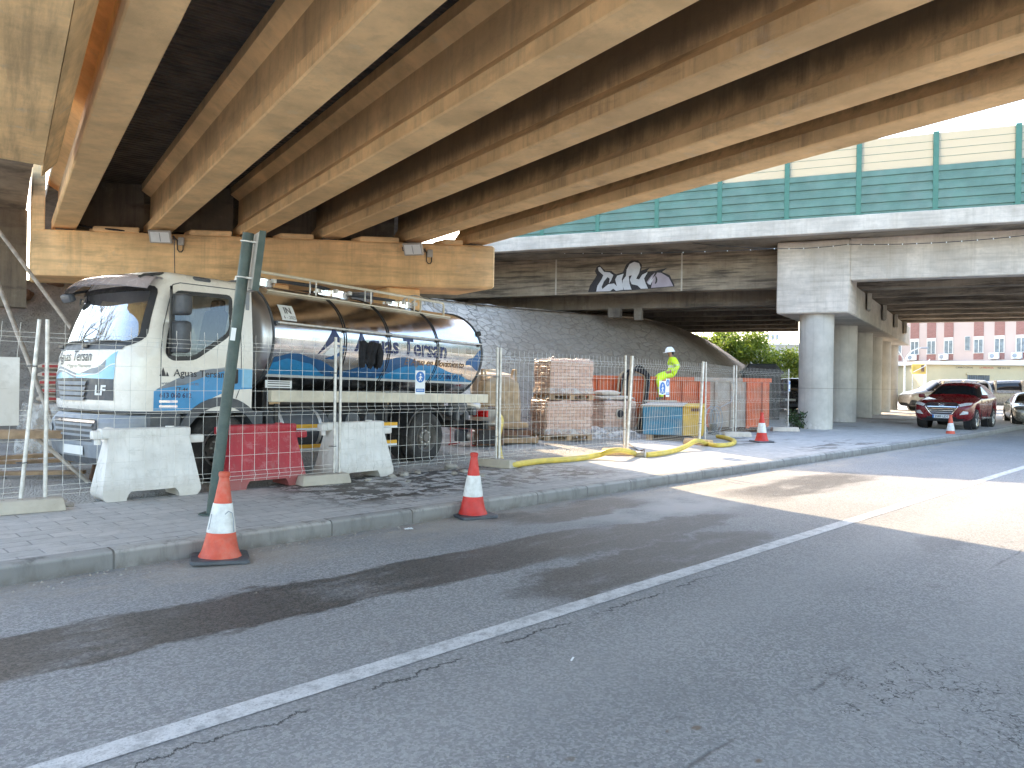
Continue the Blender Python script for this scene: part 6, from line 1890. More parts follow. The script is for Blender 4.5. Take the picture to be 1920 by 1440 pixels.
for i in range(11):
    x = 0.28 + i * (L - 0.5) / 10
    mb = MB(); mb.span((x - 0.05, -0.075, 0.12), (x + 0.05, 0.0, SH - 0.125), M['orange' if x < 3.9 or x > 5.0 else 'dusty'], bevel=0.01); mb.build('rib', skip)
mb = MB()
for y in (0.4, 1.7): mb.span((0.0, y, 0.0), (L, y + 0.14, 0.16), M['rust'])
mb.build('skid', skip)
for y in (0.3, 1.8):
    mb = MB(); mb.lathe([(0.0, -0.07), (0.1, -0.07), (0.1, 0.07), (0, 0.07)], M['rust'], 14, Matrix.Translation((L + 0.02, y, 0.85)) @ AX_Y); mb.build('hook_roller', skip)
# coiled suction hoses hung over the skip rim
skm = Matrix.Translation((A.x, A.y, sk_z)) @ Matrix.Rotation(math.atan2(d.y, d.x), 4, 'Z')
root = empty('hung_hose', mat=skm @ Matrix.Translation((0.95, 0, 0)) @ Matrix.Diagonal((0.72, 1, 1, 1)), label='dark and sandy suction hoses hung over the skip rim beside the worker', cat='hose')
for k in range(6):
    r_ = 0.35 + 0.07 * (k % 3)
    mb = MB()
    off = -0.16 - 0.07 * (k % 2)
    pts = [(0.05 * k - 0.1, off, 0.1), (-0.05 + 0.12 * k - r_ * 0.5, off - 0.05, 0.8), (0.10 * k - 0.1, off, 1.62), (0.3 + 0.08 * k, off + 0.1, 1.80 + 0.03 * k), (0.75 + 0.06 * k, off + 0.08, 1.78), (1.0 + 0.03 * k, off, 1.55), (0.85 + 0.02 * k, off - 0.05, 0.7), (0.6 + 0.05 * k, off - 0.05, 0.1)]
    mb.tube(spl([Vector(p_) for p_ in pts], 6), 0.04, M['bcloth' if k % 2 else 'sack'], 8)
    mb.build('hose_loop', root, ang=60)
# blue and yellow steel box with skids
bx = gp(1204, 826, 0.15); by = gp(1317, 833, 0.15)
ang = math.atan2(by.y + 0.55 - bx.y, by.x - bx.x)
box = empty('steel_box', (bx.x + 0.05, bx.y + 0.25, 0.15), ang, 'worn blue and yellow steel box in front of the seated worker', 'container')
mb = MB()
w_, dep_, hh_ = 1.50, 3.12, 0.86
mb.span((0, 0, 0.14), (w_ * 0.66, dep_, hh_), M['bluep'], bevel=0.015); mb.span((w_ * 0.662, -0.004, 0.14), (w_, dep_ - 0.003, hh_ - 0.01), M['yellowp'], bevel=0.015)
mb.build('body', box)
mb = MB(); mb.span((-0.04, -0.05, hh_ + 0.001), (w_ * 0.67, dep_ + 0.04, hh_ + 0.045), M['wall'], bevel=0.01); mb.span((w_ * 0.672, -0.04, hh_ - 0.009), (w_ + 0.03, dep_ + 0.04, hh_ + 0.03), M['yellowp'], bevel=0.01); mb.build('lid', box)
mb = MB()
for x in (0.1, w_ - 0.25): mb.span((x, -0.02, 0), (x + 0.15, dep_, 0.139), M['wood'])
mb.build('skid', box)
mb = MB()
for x in (0.25, 0.7): mb.span((x, -0.03, 0.55), (x + 0.05, 0.0, 0.82), M['bluep'])
mb.span((w_ * 0.8, -0.03, hh_ - 0.1), (w_ * 0.95, 0.0, hh_ - 0.03), M['rust']); mb.build('latch', box)
bxm = Matrix.Translation((bx.x + 0.05, bx.y + 0.25, 0.15)) @ Matrix.Rotation(ang, 4, 'Z')
o_ = MB(); o_.box((0, 0, 0.03), (1.0, 0.2, 0.05), M['brick'] if False else M['bag'], bevel=0.01)
o = o_.build('plank', None); o.location = (4.35, 21.93, 0.15 + hh_ + 0.046); o.rotation_euler = (0, 0, R(6)); tag(o, 'short pinkish plank lying on the blue box lid', 'plank')
# black recycling container behind the fence
p = dp(1426, 740, 31.2)
rc = empty('recycling_container', (p.x, p.y, 0.2), R(-12), 'tall black container with a ridged lid behind the far fence panel', 'container')
mb = MB()
mb.prism([(-0.68, 0), (0.68, 0), (0.72, 1.9), (-0.72, 1.9)], -0.65, 0.65, M['bin'], M=XZ, bevel=0.03)
for k in range(9): mb.box((-0.6 + k * 0.15, -0.665, 0.9), (0.03, 0.03, 1.7), M['bin'])
mb.build('body', rc)
mb = MB()
mb.prism([(-0.76, 1.9), (0.76, 1.9), (0.72, 2.05), (0.5, 2.30), (-0.5, 2.30), (-0.72, 2.05)], -0.7, 0.7, M['bin'], M=XZ, bevel=0.04, seg=2)
mb.span((-0.5, -0.72, 1.93), (0.5, -0.69, 2.2), M['gblack'])
for x in (-0.78, 0.78): mb.box((x, 0, 1.95), (0.1, 1.3, 0.12), M['bin'], bevel=0.03)
mb.build('lid', rc)

# ================================================================== lights on the cap, cable on its top
BM = Matrix.Rotation(B_ANG, 4, 'Z')
capdir = math.atan2(-0.5185, 1.0)
for px, py, lab, tw in ((308, 446, 'grey floodlight on the pier cap above the truck cab', 0.0), (776, 469, 'tilted floodlight near the right end of the pier cap', R(-22))):
    # sight line to the cap face plane
    dl = BM.inverted().to_3x3() @ ray(px, py)
    t = (20.07) / (dl.y + 0.5185 * dl.x)
    loc = Vector((dl.x * t, dl.y * t, CAM_H + dl.z * t))
    m = BM @ Matrix.Translation(loc) @ Matrix.Rotation(capdir, 4, 'Z')
    fl_ = empty('floodlight', mat=m, label=lab, cat='floodlight', group='floodlights on the pier cap')
    hm = Matrix.Translation((0, -0.22, 0)) @ Matrix.Rotation(tw, 4, 'Z') @ Matrix.Rotation(R(30), 4, 'X')
    mb = MB()
    mb.prism([(-0.24, -0.15), (0.24, -0.15), (0.24, 0.15), (-0.24, 0.15)], 0.0, 0.07, M['backboard'], M=hm @ Matrix.Rotation(R(90), 4, 'X') , bevel=0.015)
    mb.prism([(-0.2, -0.12), (0.2, -0.12), (0.16, 0.09), (-0.16, 0.09)], -0.13, -0.001, M['backboard'], M=hm @ Matrix.Rotation(R(90), 4, 'X'), bevel=0.02)
    mb.build('housing', fl_)
    mb = MB()
    mb.prism([(-0.2, -0.115), (0.2, -0.115), (0.2, 0.115), (-0.2, 0.115)], 0.071, 0.076, M['signwhite'], M=hm @ Matrix.Rotation(R(90), 4, 'X'))
    mb.box(hm @ Vector((0, -0.079, 0)), (0.012, 0.004, 0.2), M['mgrey'], rot=hm.to_3x3())
    mb.build('lens', fl_)
    mb = MB(); mb.tube([(-0.26, -0.2, 0.02), (-0.26, -0.02, -0.02), (0.26, -0.02, -0.02), (0.26, -0.2, 0.02)], 0.014, M['dgrey'], 6); mb.build('bracket', fl_)
    mb = MB(); mb.box((0.38, -0.035, -0.07), (0.13, 0.07, 0.18), M['backboard'], bevel=0.01)
    mb.tube([(0.42, -0.03, -0.15), (0.42, -0.03, -0.26), (0.39, -0.03, -0.31), (0.34, -0.03, -0.31), (0.30, -0.03, -0.26), (0.30, -0.06, -0.05), (0.22, -0.12, 0.02)], 0.012, M['black'], 6)
    mb.build('junction_box', fl_)
mb = MB()
pts = [BM @ Vector((s_, lf(s_) - 0.02 + off, z)) for s_, off, z in ((1.35, 0.5, 5.05), (1.6, 0.2, 4.93), (1.95, 0.05, 4.88), (2.4, 0.1, 4.85), (2.8, 0.3, 4.85))]
mb.tube(spl(pts, 6), 0.025, M['bcloth'], 6); o = mb.build('loose_cable'); tag(o, 'loose black cable lying on the pier cap beside the first rib', 'cable')

# grit swept against the kerb and loose stones on the lot
random.seed(21)
def pebbles(name, pts, mat):
    mb = MB(); bm = mb.bm; k = mb.mi(mat)
    for (x, y, z, r_) in pts:
        o8 = [Vector((a, b, c)) for a in (-1, 1) for b in (-1, 1) for c in (-1, 1)]
        vs = []
        for dv in ((1, 0, 0), (-0.5, 0.9, 0), (-0.5, -0.9, 0), (0.1, 0.1, 0.8)):
            vs.append(bm.verts.new((x + dv[0] * r_ * random.uniform(.6, 1.3), y + dv[1] * r_ * random.uniform(.6, 1.3), z + dv[2] * r_)))
        for q in ((0, 1, 3), (1, 2, 3), (2, 0, 3)):
            f = bm.faces.new([vs[i] for i in q]); f.material_index = k
    return tag(mb.build(name, ang=20), kind='stuff')
pts = []
for _ in range(900):
    r_ = random.uniform(-1, 16); n_ = 6.49 - abs(random.gauss(0, 0.13)) - 0.01
    x, y = rn(r_, n_); pts.append((x, y, 0.001, random.choice((0.004, 0.006, 0.008, 0.013))))
for _ in range(160):
    x, y = rn(random.uniform(0, 12), random.uniform(1.2, 6.3)); pts.append((x, y, 0.001, random.choice((0.003, 0.005, 0.007))))
pebbles('grit', pts, M['rock'])
pts = []
for _ in range(2600):
    r_ = random.uniform(0, 20); n_ = 9.3 + abs(random.gauss(0, 2.6))
    x, y = rn(r_, n_); pts.append((x, y, 0.125, random.choice((0.008, 0.012, 0.016, 0.024))))
pebbles('gravel_stones', pts, M['rock'])
# ================================================================== plants
def leafy(name, c, rad, n, size, mat, label, cat, stems=6, seed=1, group=None, foot=None):
    random.seed(seed)
    c = Vector(c)
    base = Vector(foot) if foot else Vector((c.x, c.y, c.z - rad[2]))
    root = empty(name, base, 0, label, cat, group)
    mb = MB()
    clumps = []
    for k in range(18):
        a = random.uniform(0, 6.283); q = random.uniform(0.25, 0.85); h = random.uniform(-0.6, 0.9)
        s = math.sqrt(max(0.05, 1 - h * h))
        clumps.append(Vector((math.cos(a) * q * s * rad[0], math.sin(a) * q * s * rad[1], h * 0.8 * rad[2])))
    bm = mb.bm; i0 = mb.mi(mat)
    for k in range(n):
        cl = random.choice(clumps)
        p = cl + Vector((random.gauss(0, .20) * rad[0], random.gauss(0, .20) * rad[1], random.gauss(0, .2) * rad[2]))
        p += c - base
        if p.z < 0.02: p.z = random.uniform(0.02, 0.2)
        n_ = Vector((random.gauss(0, 1), random.gauss(0, 1), random.gauss(0.7, 1))).normalized()
        x = n_.cross(Vector((random.gauss(0, 1), random.gauss(0, 1), random.gauss(0, 1)))).normalized(); y = n_.cross(x)
        s = size * random.uniform(0.6, 1.4)
        vs = [bm.verts.new(p + x * s * a + y * s * b + n_ * s * d_) for a, b, d_ in ((-1, 0, 0), (-0.2, -0.42, 0.12), (1, 0, -0.1), (-0.2, 0.42, 0.12))]
        f = bm.faces.new(vs); f.material_index = i0
    mb.build('foliage', root, ang=180)
    mb = MB()
    for k in range(stems):
        t = random.choice(clumps) + c - base
        mb.tube([(t.x * 0.1, t.y * 0.1, 0), (t.x * 0.5, t.y * 0.5, t.z * 0.5), t], 0.02, M['bark'], 5, radii=[0.012 * rad[2] + 0.012, 0.012, 0.006])
    mb.build('stem', root)
    return root
leafy('shrub', dp(1400, 664, 48.5), (2.0, 1.6, 1.5), 5200, 0.11, M['leaf'], 'tall bright yellow-green shrub on the bank beyond the far bridge', 'shrub', 10, 3)
leafy('shrub', dp(1462, 690, 47.0), (1.6, 1.4, 1.3), 3600, 0.11, M['leaf'], 'lower bright shrub between the black container and the first column', 'shrub', 8, 5)
leafy('shrub', dp(1350, 640, 50.0), (1.6, 1.5, 0.9), 2400, 0.11, M['leaf'], 'low bright shrub highest up the bank under the far bridge', 'shrub', 8, 9)
p = gp(1494, 806, 0.15)
leafy('weed', (p.x - 0.05, p.y - 0.1, 0.45), (0.32, 0.28, 0.34), 420, 0.055, M['leafd'], 'dark green weed growing at the foot of the first round column', 'weed', 6, 11, foot=(p.x, p.y, 0.15))
# bare tree standing out to the left, seen mirrored in the windscreen
random.seed(5)
tr = empty('bare_tree', (-17.4, 12.6, 0.0), 0, 'leafless tree mirrored in the truck windscreen', 'tree')
mb = MB(); mb.tube([(0, 0, -0.1), (0.1, 0, 1.2), (0.05, 0.1, 2.6)], 0.2, M['bark'], 10, radii=[0.24, 0.19, 0.15]); mb.build('trunk', tr)
mb = MB()
def branch(p, d, L, r, lvl):
    pts = [p]; q = p.copy(); dd = d.copy()
    for k in range(4):
        dd = (dd + Vector((random.gauss(0, .16), random.gauss(0, .16), random.gauss(0.05, .12)))).normalized()
        q = q + dd * L / 4; pts.append(q.copy())
    mb.tube(pts, r, M['bark'], 5, radii=[r * (1 - 0.15 * k) for k in range(5)])
    if lvl < 4:
        for k in range(3):
            j = random.choice((2, 3, 4))
            nd = (dd + Vector((random.gauss(0, .55), random.gauss(0, .55), random.gauss(0.1, .4)))).normalized()
            branch(pts[j], nd, L * random.uniform(0.6, 0.8), r * 0.55, lvl + 1)
for k in range(5):
    a = k * 1.25
    branch(Vector((0.05, 0.1, 2.5)), Vector((math.cos(a) * 0.6, math.sin(a) * 0.6, 0.9)).normalized(), 3.0, 0.12, 0)
mb.build('crown', tr)

# ================================================================== cars
def car(name, x, y, z, ang, label, st, paint, wheels, wr, cabin, screen, rear=None, group=None, sub=2, trim=None):
    root = empty(name, (x, y, z), ang, label, 'van' if 'van' in label else 'car', group)
    t = bmesh.new()
    rows = []
    for s in st:
        X, zb, bl_, zt, ws_, wb, wt2 = s
        h = [(0, zb), (ws_ * 0.78, zb), (ws_, zb + 0.10), (wb, zb + (bl_ - zb) * 0.55), (wb * 0.995, bl_ - 0.05), (wb * 0.965, bl_ + 0.005), (wb * 0.93 if zt > bl_ + 0.2 else wb * 0.9, bl_ + min(0.04, (zt - bl_) * 0.3)),
             (wt2 + 0.03, zt - 0.09 if zt > bl_ + 0.2 else bl_ + (zt - bl_) * 0.7), (wt2 * 0.72, zt - 0.005), (0, zt + 0.01)]
        rows.append([t.verts.new((X, a, b)) for a, b in h])
    nj = len(rows[0])
    for i in range(len(rows) - 1):
        for j in range(nj - 1):
            f = t.faces.new((rows[i][j], rows[i + 1][j], rows[i + 1][j + 1], rows[i][j + 1]))
            mi = 0
            if screen[0] <= i < screen[1] and j >= 6: mi = 1
            elif rear and rear[0] <= i < rear[1] and j >= 6: mi = 3
            elif cabin[0] <= i < cabin[1] and j == 6: mi = 2
            elif j == 0: mi = 4
            f.material_index = mi
    f0 = t.faces.new(rows[0][::-1]); f1 = t.faces.new(rows[-1])
    g = bmesh.ops.mirror(t, geom=t.verts[:] + t.edges[:] + t.faces[:], axis='Y', merge_dist=0.001)
    # the mirrored caps share an edge with their twins
    bmesh.ops.recalc_face_normals(t, faces=t.faces)
    me = bpy.data.meshes.new('c'); t.to_mesh(me); t.free()
    for mm in range(5): me.materials.append(paint)
    o = bpy.data.objects.new('c', me); COL.objects.link(o)
    md = o.modifiers.new('s', 'SUBSURF'); md.levels = sub; md.render_levels = sub
    dg = bpy.context.evaluated_depsgraph_get()
    m2 = bpy.data.meshes.new_from_object(o.evaluated_get(dg))
    bpy.data.objects.remove(o)
    from mathutils.bvhtree import BVHTree
    bvh = BVHTree.FromPolygons([v.co.copy() for v in m2.vertices], [list(p_.vertices) for p_ in m2.polygons])
    def nose(y, z, off):
        h = bvh.ray_cast(Vector((4, y, z)), Vector((-1, 0, 0)))
        x_ = h[0].x if h[0] is not None else 2.0
        return Vector((x_ + off, y, z))
    car.nose = nose
    parts = {0: ('body', paint), 1: ('windscreen', M['cglass']), 2: ('side_window', M['cglass']), 3: ('rear_window', M['cglass']), 4: ('underbody', M['black'])}
    body = None
    for k, (nm, mt) in parts.items():
        b = bmesh.new(); b.from_mesh(m2)
        bmesh.ops.delete(b, geom=[f for f in b.faces if f.material_index != k], context='FACES')
        if k == 2:
            for s in (1, -1):
                b2 = b.copy()
                bmesh.ops.delete(b2, geom=[f for f in b2.faces if f.calc_center_median().y * s < 0], context='FACES')
                if b2.faces:
                    mb = MB(); mb.merge(b2, mt); mb.build(nm, root, ang=80)
            b.free(); continue
        if not b.faces: b.free(); continue
        mb = MB(); mb.merge(b, mt)
        ob_ = mb.build(nm, root, ang=80)
        if k == 0: body = ob_
    for (wx, wy) in wheels:
        for s in (1, -1):
            base = Matrix.Translation((wx, s * wy, wr)) @ Matrix.Rotation(R(-90 * s), 4, 'X')
            mb = MB()
            mb.lathe([(wr * 0.68, -0.1), (wr * 0.95, -0.11), (wr, -0.07), (wr, 0.07), (wr * 0.95, 0.11), (wr * 0.70, 0.105), (wr * 0.68, 0.09)], M['rubber'], 28, base)
            wo = mb.build('wheel', root)
            mb = MB()
            mb.lathe([(wr * 0.69, 0.095), (wr * 0.64, 0.10), (wr * 0.6, 0.05), (0.0, 0.04)], M['dgrey'], 24, base)
            for k in range(5):
                a = k * 2 * math.pi / 5
                p0 = Vector((math.cos(a) * 0.04, math.sin(a) * 0.04, 0.085)); p1 = Vector((math.cos(a + 0.12) * wr * 0.63, math.sin(a + 0.12) * wr * 0.63, 0.085)); p2 = Vector((math.cos(a - 0.12) * wr * 0.63, math.sin(a - 0.12) * wr * 0.63, 0.085))
                mb.tube([p0, p1], 0.02, M['alloy'], 6, M=base); mb.tube([p0, p2], 0.02, M['alloy'], 6, M=base)
            mb.lathe([(wr * 0.66, 0.085), (wr * 0.70, 0.105), (wr * 0.62, 0.10)], M['alloy'], 24, base)
            mb.build('rim', wo)
            mb = MB()
            mb.lathe([(wr * 1.16, -0.2), (wr * 1.16, 0.02), (0, 0.02)], M['black'], 24, base @ Matrix.Translation((0, 0, -0.04)))
            mb.build('wheel_well', root)
    return root, body
def arches(xs_, base, r):
    return xs_
def bodyst(keys, wheels_x, wr, zb0):
    """insert wheel-arch stations: keys are (x, belt, top, wsill, wbelt, wtop) front to back"""
    def at(x):
        for a, b in zip(keys[:-1], keys[1:]):
            if b[0] <= x <= a[0]:
                t = (a[0] - x) / (a[0] - b[0]); return tuple(a[i] + (b[i] - a[i]) * t for i in range(6))
        return keys[-1]
    xs_ = [(k[0], zb0 if 0 < i < len(keys) - 1 else zb0 + 0.16, k) for i, k in enumerate(keys)]
    R_ = wr * 1.2
    for wx in wheels_x:
        xs_ = [q for q in xs_ if abs(q[0] - wx) > R_ + 0.03]
        for d_, h in ((R_ + 0.02, zb0), (R_ - 0.03, wr * 0.9), (R_ * 0.72, wr + R_ * 0.72), (0, wr + R_ + 0.02), (-R_ * 0.72, wr + R_ * 0.72), (-R_ + 0.03, wr * 0.9), (-R_ - 0.02, zb0)):
            xs_.append((wx + d_, h, at(wx + d_)))
    xs_.sort(key=lambda q: -q[0])
    st = [(x, h, k[1], k[2], k[3], k[4], k[5]) for x, h, k in xs_]
    return st
def idx(st, x): 
    return min(range(len(st)), key=lambda i: abs(st[i][0] - x))
# --- red car
suv = [(2.25, 0.66, 0.74, 0.62, 0.66, 0.5), (2.17, 0.80, 0.90, 0.80, 0.83, 0.66), (1.95, 0.90, 0.985, 0.88, 0.90, 0.72), (1.5, 0.98, 1.05, 0.90, 0.92, 0.75), (1.02, 1.03, 1.10, 0.90, 0.925, 0.76), (0.90, 1.04, 1.13, 0.90, 0.925, 0.74),
       (0.10, 1.06, 1.58, 0.90, 0.925, 0.60), (-0.05, 1.06, 1.63, 0.90, 0.925, 0.61), (-0.8, 1.08, 1.665, 0.90, 0.925, 0.62), (-1.55, 1.12, 1.62, 0.90, 0.92, 0.58), (-1.78, 1.13, 1.57, 0.90, 0.91, 0.56), (-2.08, 1.10, 1.17, 0.88, 0.88, 0.62), (-2.20, 0.85, 1.0, 0.75, 0.80, 0.55)]
st = bodyst(suv, (1.34, -1.33), 0.35, 0.26)
ex = Vector((16.35, 27.4, 0.15)); hd = R(-133)
red, body = car('parked_car', ex.x, ex.y, rise(ex.y) + 0.150, hd, 'dark red car facing the camera at the kerb beside the columns', st, M['carred'], ((1.34, 0.80), (-1.33, 0.80)), 0.35,
    (idx(st, 0.10), idx(st, -1.55)), (idx(st, 0.90), idx(st, 0.10)), (idx(st, -1.78), idx(st, -2.08)))
fnose = car.nose
gx_ = 0.012
mb = MB()
hexo = roundpoly([(-0.44, 0.90), (0.44, 0.90), (0.50, 0.80), (0.30, 0.52), (-0.30, 0.52), (-0.50, 0.80)], 0.04, 2)
mb.decal([hexo], fnose, M['gblack'], 0.1, 0.1, gx_)
gri = mb.build('grille', red)
mb = MB(); mb.decal(ringquads(insetpoly(hexo, -0.03), hexo), fnose, M['chrome'], 0, 0, gx_ + 0.012)
for z in (0.58, 0.645, 0.71, 0.775, 0.84):
    w_ = 0.30 + (z - 0.52) / 0.28 * 0.19 if z < 0.8 else 0.46
    mb.decal([[(-w_ + 0.02, z - 0.012), (w_ - 0.02, z - 0.012), (w_ - 0.015, z + 0.012), (-w_ + 0.015, z + 0.012)]], fnose, M['chrome'], 0.1, 0, gx_ + 0.010)
mb.build('grille_bar', gri)
mb = MB()
mb.tube([fnose(0.085 * math.cos(a), 0.845 + 0.05 * math.sin(a), gx_ + 0.03) for a in [2 * math.pi * k / 16 for k in range(16)]], 0.009, M['chrome'], 5, closed=True)
mb.tube([fnose(-0.04, 0.81, gx_ + 0.03), fnose(-0.02, 0.88, gx_ + 0.03)], 0.009, M['chrome'], 5); mb.tube([fnose(0.02, 0.81, gx_ + 0.03), fnose(0.04, 0.88, gx_ + 0.03)], 0.009, M['chrome'], 5); mb.tube([fnose(-0.03, 0.845, gx_ + 0.03), fnose(0.03, 0.845, gx_ + 0.03)], 0.009, M['chrome'], 5)
mb.build('front_emblem', gri)
for s in (1, -1):
    mb = MB()
    mb.decal([[(s * 0.50, 0.86), (s * 0.56, 0.78), (s * 0.86, 0.85), (s * 0.87, 0.93), (s * 0.70, 0.92)]], fnose, M['lamp'], 0.06, 0.1, gx_ + 0.004)
    hl = mb.build('headlight', red)
    mb = MB()
    mb.decal([[(s * 0.55, 0.50), (s * 0.80, 0.54), (s * 0.80, 0.62), (s * 0.66, 0.64)]], fnose, M['lamp'], 0.06, 0.1, gx_ + 0.004); mb.build('fog_lamp', red)
    mb = MB()
    mb.box((0.72, s * 1.0, 1.13), (0.14, 0.20, 0.14), M['carred'], bevel=0.04, seg=2); mb.tube([(0.74, s * 0.86, 1.07), (0.74, s * 0.95, 1.1)], 0.025, M['black'], 6); mb.build('mirror', red)
    mb = MB(); mb.tube([(0.0, s * 0.60, 1.63), (-0.3, s * 0.62, 1.69), (-1.3, s * 0.61, 1.69), (-1.55, s * 0.58, 1.63)], 0.018, M['chrome'], 6); mb.build('roof_rail', red)
    mb = MB(); mb.decal([[(0.75, 0.42), (-0.80, 0.40), (-0.80, 0.34), (0.75, 0.34)]], lambda u, v, o: Vector((u, s * (0.925 + o), v)), M['chrome'], 0, 0, 0.012); mb.build('sill_trim', red)
    mb = MB()
    for hx in (0.05, -0.85): mb.box((hx, s * 0.93, 0.93), (0.2, 0.03, 0.03), M['chrome'], bevel=0.01)
    mb.build('door_handle', red)
    mb = MB()
    for gx2 in (0.75, -0.25, -1.05): mb.span((gx2 - 0.005, s * 0.915 - 0.012, 0.42), (gx2 + 0.005, s * 0.915 + 0.012, 1.0), M['gblack'])
    mb.build('door_gap', red)
mb = MB(); mb.decal([[(-0.26, 0.38), (0.26, 0.38), (0.26, 0.495), (-0.26, 0.495)]], fnose, M['signwhite'], 0.1, 0, gx_ + 0.035)
mb.decal([[(-0.26, 0.38), (-0.215, 0.38), (-0.215, 0.495), (-0.26, 0.495)]], fnose, M['signblue'], 0, 0, gx_ + 0.037)
npl = mb.build('number_plate', red)
mb = MB(); mb.text('2589 LDT', 0.105, fnose, M['ink'], (0.025, 0.402), gx_ + 0.038, bold=0.012, align='CENTER', su=0.08); mb.build('plate_lettering', npl)
mb = MB(); mb.decal([[(-0.75, 0.30), (0.75, 0.30), (0.72, 0.37), (-0.72, 0.37)]], fnose, M['black'], 0.1, 0, gx_ + 0.01); mb.build('lower_trim', red)
# --- pale van behind it
van = [(2.20, 0.72, 0.85, 0.70, 0.74, 0.55), (2.12, 0.88, 1.02, 0.84, 0.86, 0.68), (1.75, 1.02, 1.14, 0.90, 0.91, 0.72), (1.45, 1.08, 1.19, 0.91, 0.92, 0.74), (1.32, 1.10, 1.24, 0.91, 0.92, 0.74), (0.62, 1.10, 1.70, 0.91, 0.92, 0.66), (0.45, 1.10, 1.77, 0.91, 0.92, 0.68),
       (-0.5, 1.10, 1.84, 0.91, 0.92, 0.70), (-1.9, 1.10, 1.80, 0.91, 0.92, 0.70), (-2.08, 1.08, 1.74, 0.90, 0.91, 0.68), (-2.18, 0.98, 1.2, 0.86, 0.87, 0.70)]
st = bodyst(van, (1.30, -1.40), 0.33, 0.28)
p = dp(1752, 768, 41.5)
v1, b1 = car('parked_van', p.x + 0.55, 41.5, rise(41.5) + 0.1, R(176), 'pale white van side on behind the dark red car', st, M['carwhite'], ((1.30, 0.81), (-1.40, 0.81)), 0.33,
    (idx(st, 0.62), idx(st, -1.9)), (idx(st, 1.32), idx(st, 0.62)), (idx(st, -2.08), idx(st, -2.18)))
for s in (1,):
    mb = MB()
    for a, b in ((0.52, 0.44), (-0.55, -0.63)): mb.prism([(a, 1.10), (b, 1.10), (b, 1.78), (a, 1.74)], 0.72, 0.93, M['carwhite'], M=Matrix(((1, 0, 0, 0), (0, 0, 1, 0), (0, 1, 0, 0), (0, 0, 0, 1))))
    mb.build('door_pillar', v1)
    mb = MB(); mb.box((0.95, 1.02, 1.18), (0.12, 0.2, 0.2), M['black'], bevel=0.04, seg=2); mb.build('mirror', v1)
    mb = MB(); mb.box((2.0, 0.5, 0.5), (0.34, 0.8, 0.3), M['black'], bevel=0.06, seg=2); mb.box((0.2, 0.93, 0.55), (1.3, 0.03, 0.14), M['black'], bevel=0.01); mb.build('lower_trim', v1)
    mb = MB(); mb.box((0.32, 0.93, 1.0), (0.2, 0.03, 0.04), M['black']); mb.box((-0.5, 0.93, 1.0), (0.2, 0.03, 0.04), M['black']); mb.build('door_handle', v1)
# --- second van, further back
p = dp(1850, 760, 45.0)
v2, b2 = car('parked_van', p.x - 0.6, 45.0, rise(45) + 0.1, R(20), 'dull beige van at the back with two square rear windows', st, M['carbeige'], ((1.30, 0.81), (-1.40, 0.81)), 0.33,
    (idx(st, 0.62), idx(st, -1.9)), (idx(st, 1.32), idx(st, 0.62)), (idx(st, -2.08), idx(st, -2.18)))
v2.location.x = p.x + 0.6; v2.rotation_euler.z = R(172)
mb = MB()
for a, b in ((0.52, 0.44), (-0.95, -1.15)): mb.prism([(a, 1.10), (b, 1.10), (b, 1.80), (a, 1.78)], 0.72, 0.93, M['carbeige'], M=Matrix(((1, 0, 0, 0), (0, 0, 1, 0), (0, 1, 0, 0), (0, 0, 0, 1))))
mb.build('door_pillar', v2)
# --- champagne saloon cut by the right edge
sed = [(2.22, 0.58, 0.66, 0.62, 0.66, 0.5), (2.12, 0.70, 0.78, 0.80, 0.82, 0.64), (1.7, 0.82, 0.88, 0.86, 0.88, 0.70), (1.1, 0.88, 0.96, 0.87, 0.89, 0.72), (0.95, 0.89, 0.99, 0.87, 0.89, 0.72), (0.15, 0.92, 1.36, 0.87, 0.89, 0.56), (0.0, 0.92, 1.40, 0.87, 0.89, 0.57), (-0.6, 0.94, 1.43, 0.87, 0.89, 0.58), (-1.1, 0.95, 1.38, 0.87, 0.89, 0.55), (-1.75, 0.96, 1.05, 0.87, 0.88, 0.60), (-2.15, 0.92, 1.0, 0.84, 0.84, 0.6), (-2.25, 0.75, 0.85, 0.72, 0.76, 0.55)]
st = bodyst(sed, (1.35, -1.32), 0.32, 0.22)
p = dp(1925, 790, 31.0)
sd, b3 = car('parked_car', p.x + 0.25, 31.0, rise(31) + 0.003, R(-118), 'champagne coloured car facing the camera at the right frame edge', st, M['carsilver'], ((1.35, 0.78), (-1.32, 0.78)), 0.32,
    (idx(st, 0.15), idx(st, -1.1)), (idx(st, 0.95), idx(st, 0.15)), (idx(st, -1.1), idx(st, -1.75)))
snose = lambda y, z, off, q=car.nose: q(y, z, off - 0.035)
mb = MB(); mb.decal([roundpoly([(-0.5, 0.62), (0.5, 0.62), (0.42, 0.44), (-0.42, 0.44)], 0.05, 2)], snose, M['gblack'], 0.1, 0.1, 0.05); mb.build('grille', sd)
for s in (1, -1):
    mb = MB(); mb.decal([[(s * 0.52, 0.60), (s * 0.80, 0.62), (s * 0.84, 0.72), (s * 0.56, 0.70)]], snose, M['lamp'], 0.06, 0.1, 0.05); mb.build('headlight', sd)
    mb = MB(); mb.box((0.72, s * 0.95, 0.98), (0.12, 0.18, 0.12), M['carsilver'], bevel=0.04, seg=2); mb.build('mirror', sd)
mb = MB(); mb.decal([[(-0.26, 0.32), (0.26, 0.32), (0.26, 0.42), (-0.26, 0.42)]], snose, M['signwhite'], 0.1, 0, 0.06); mb.build('number_plate', sd)
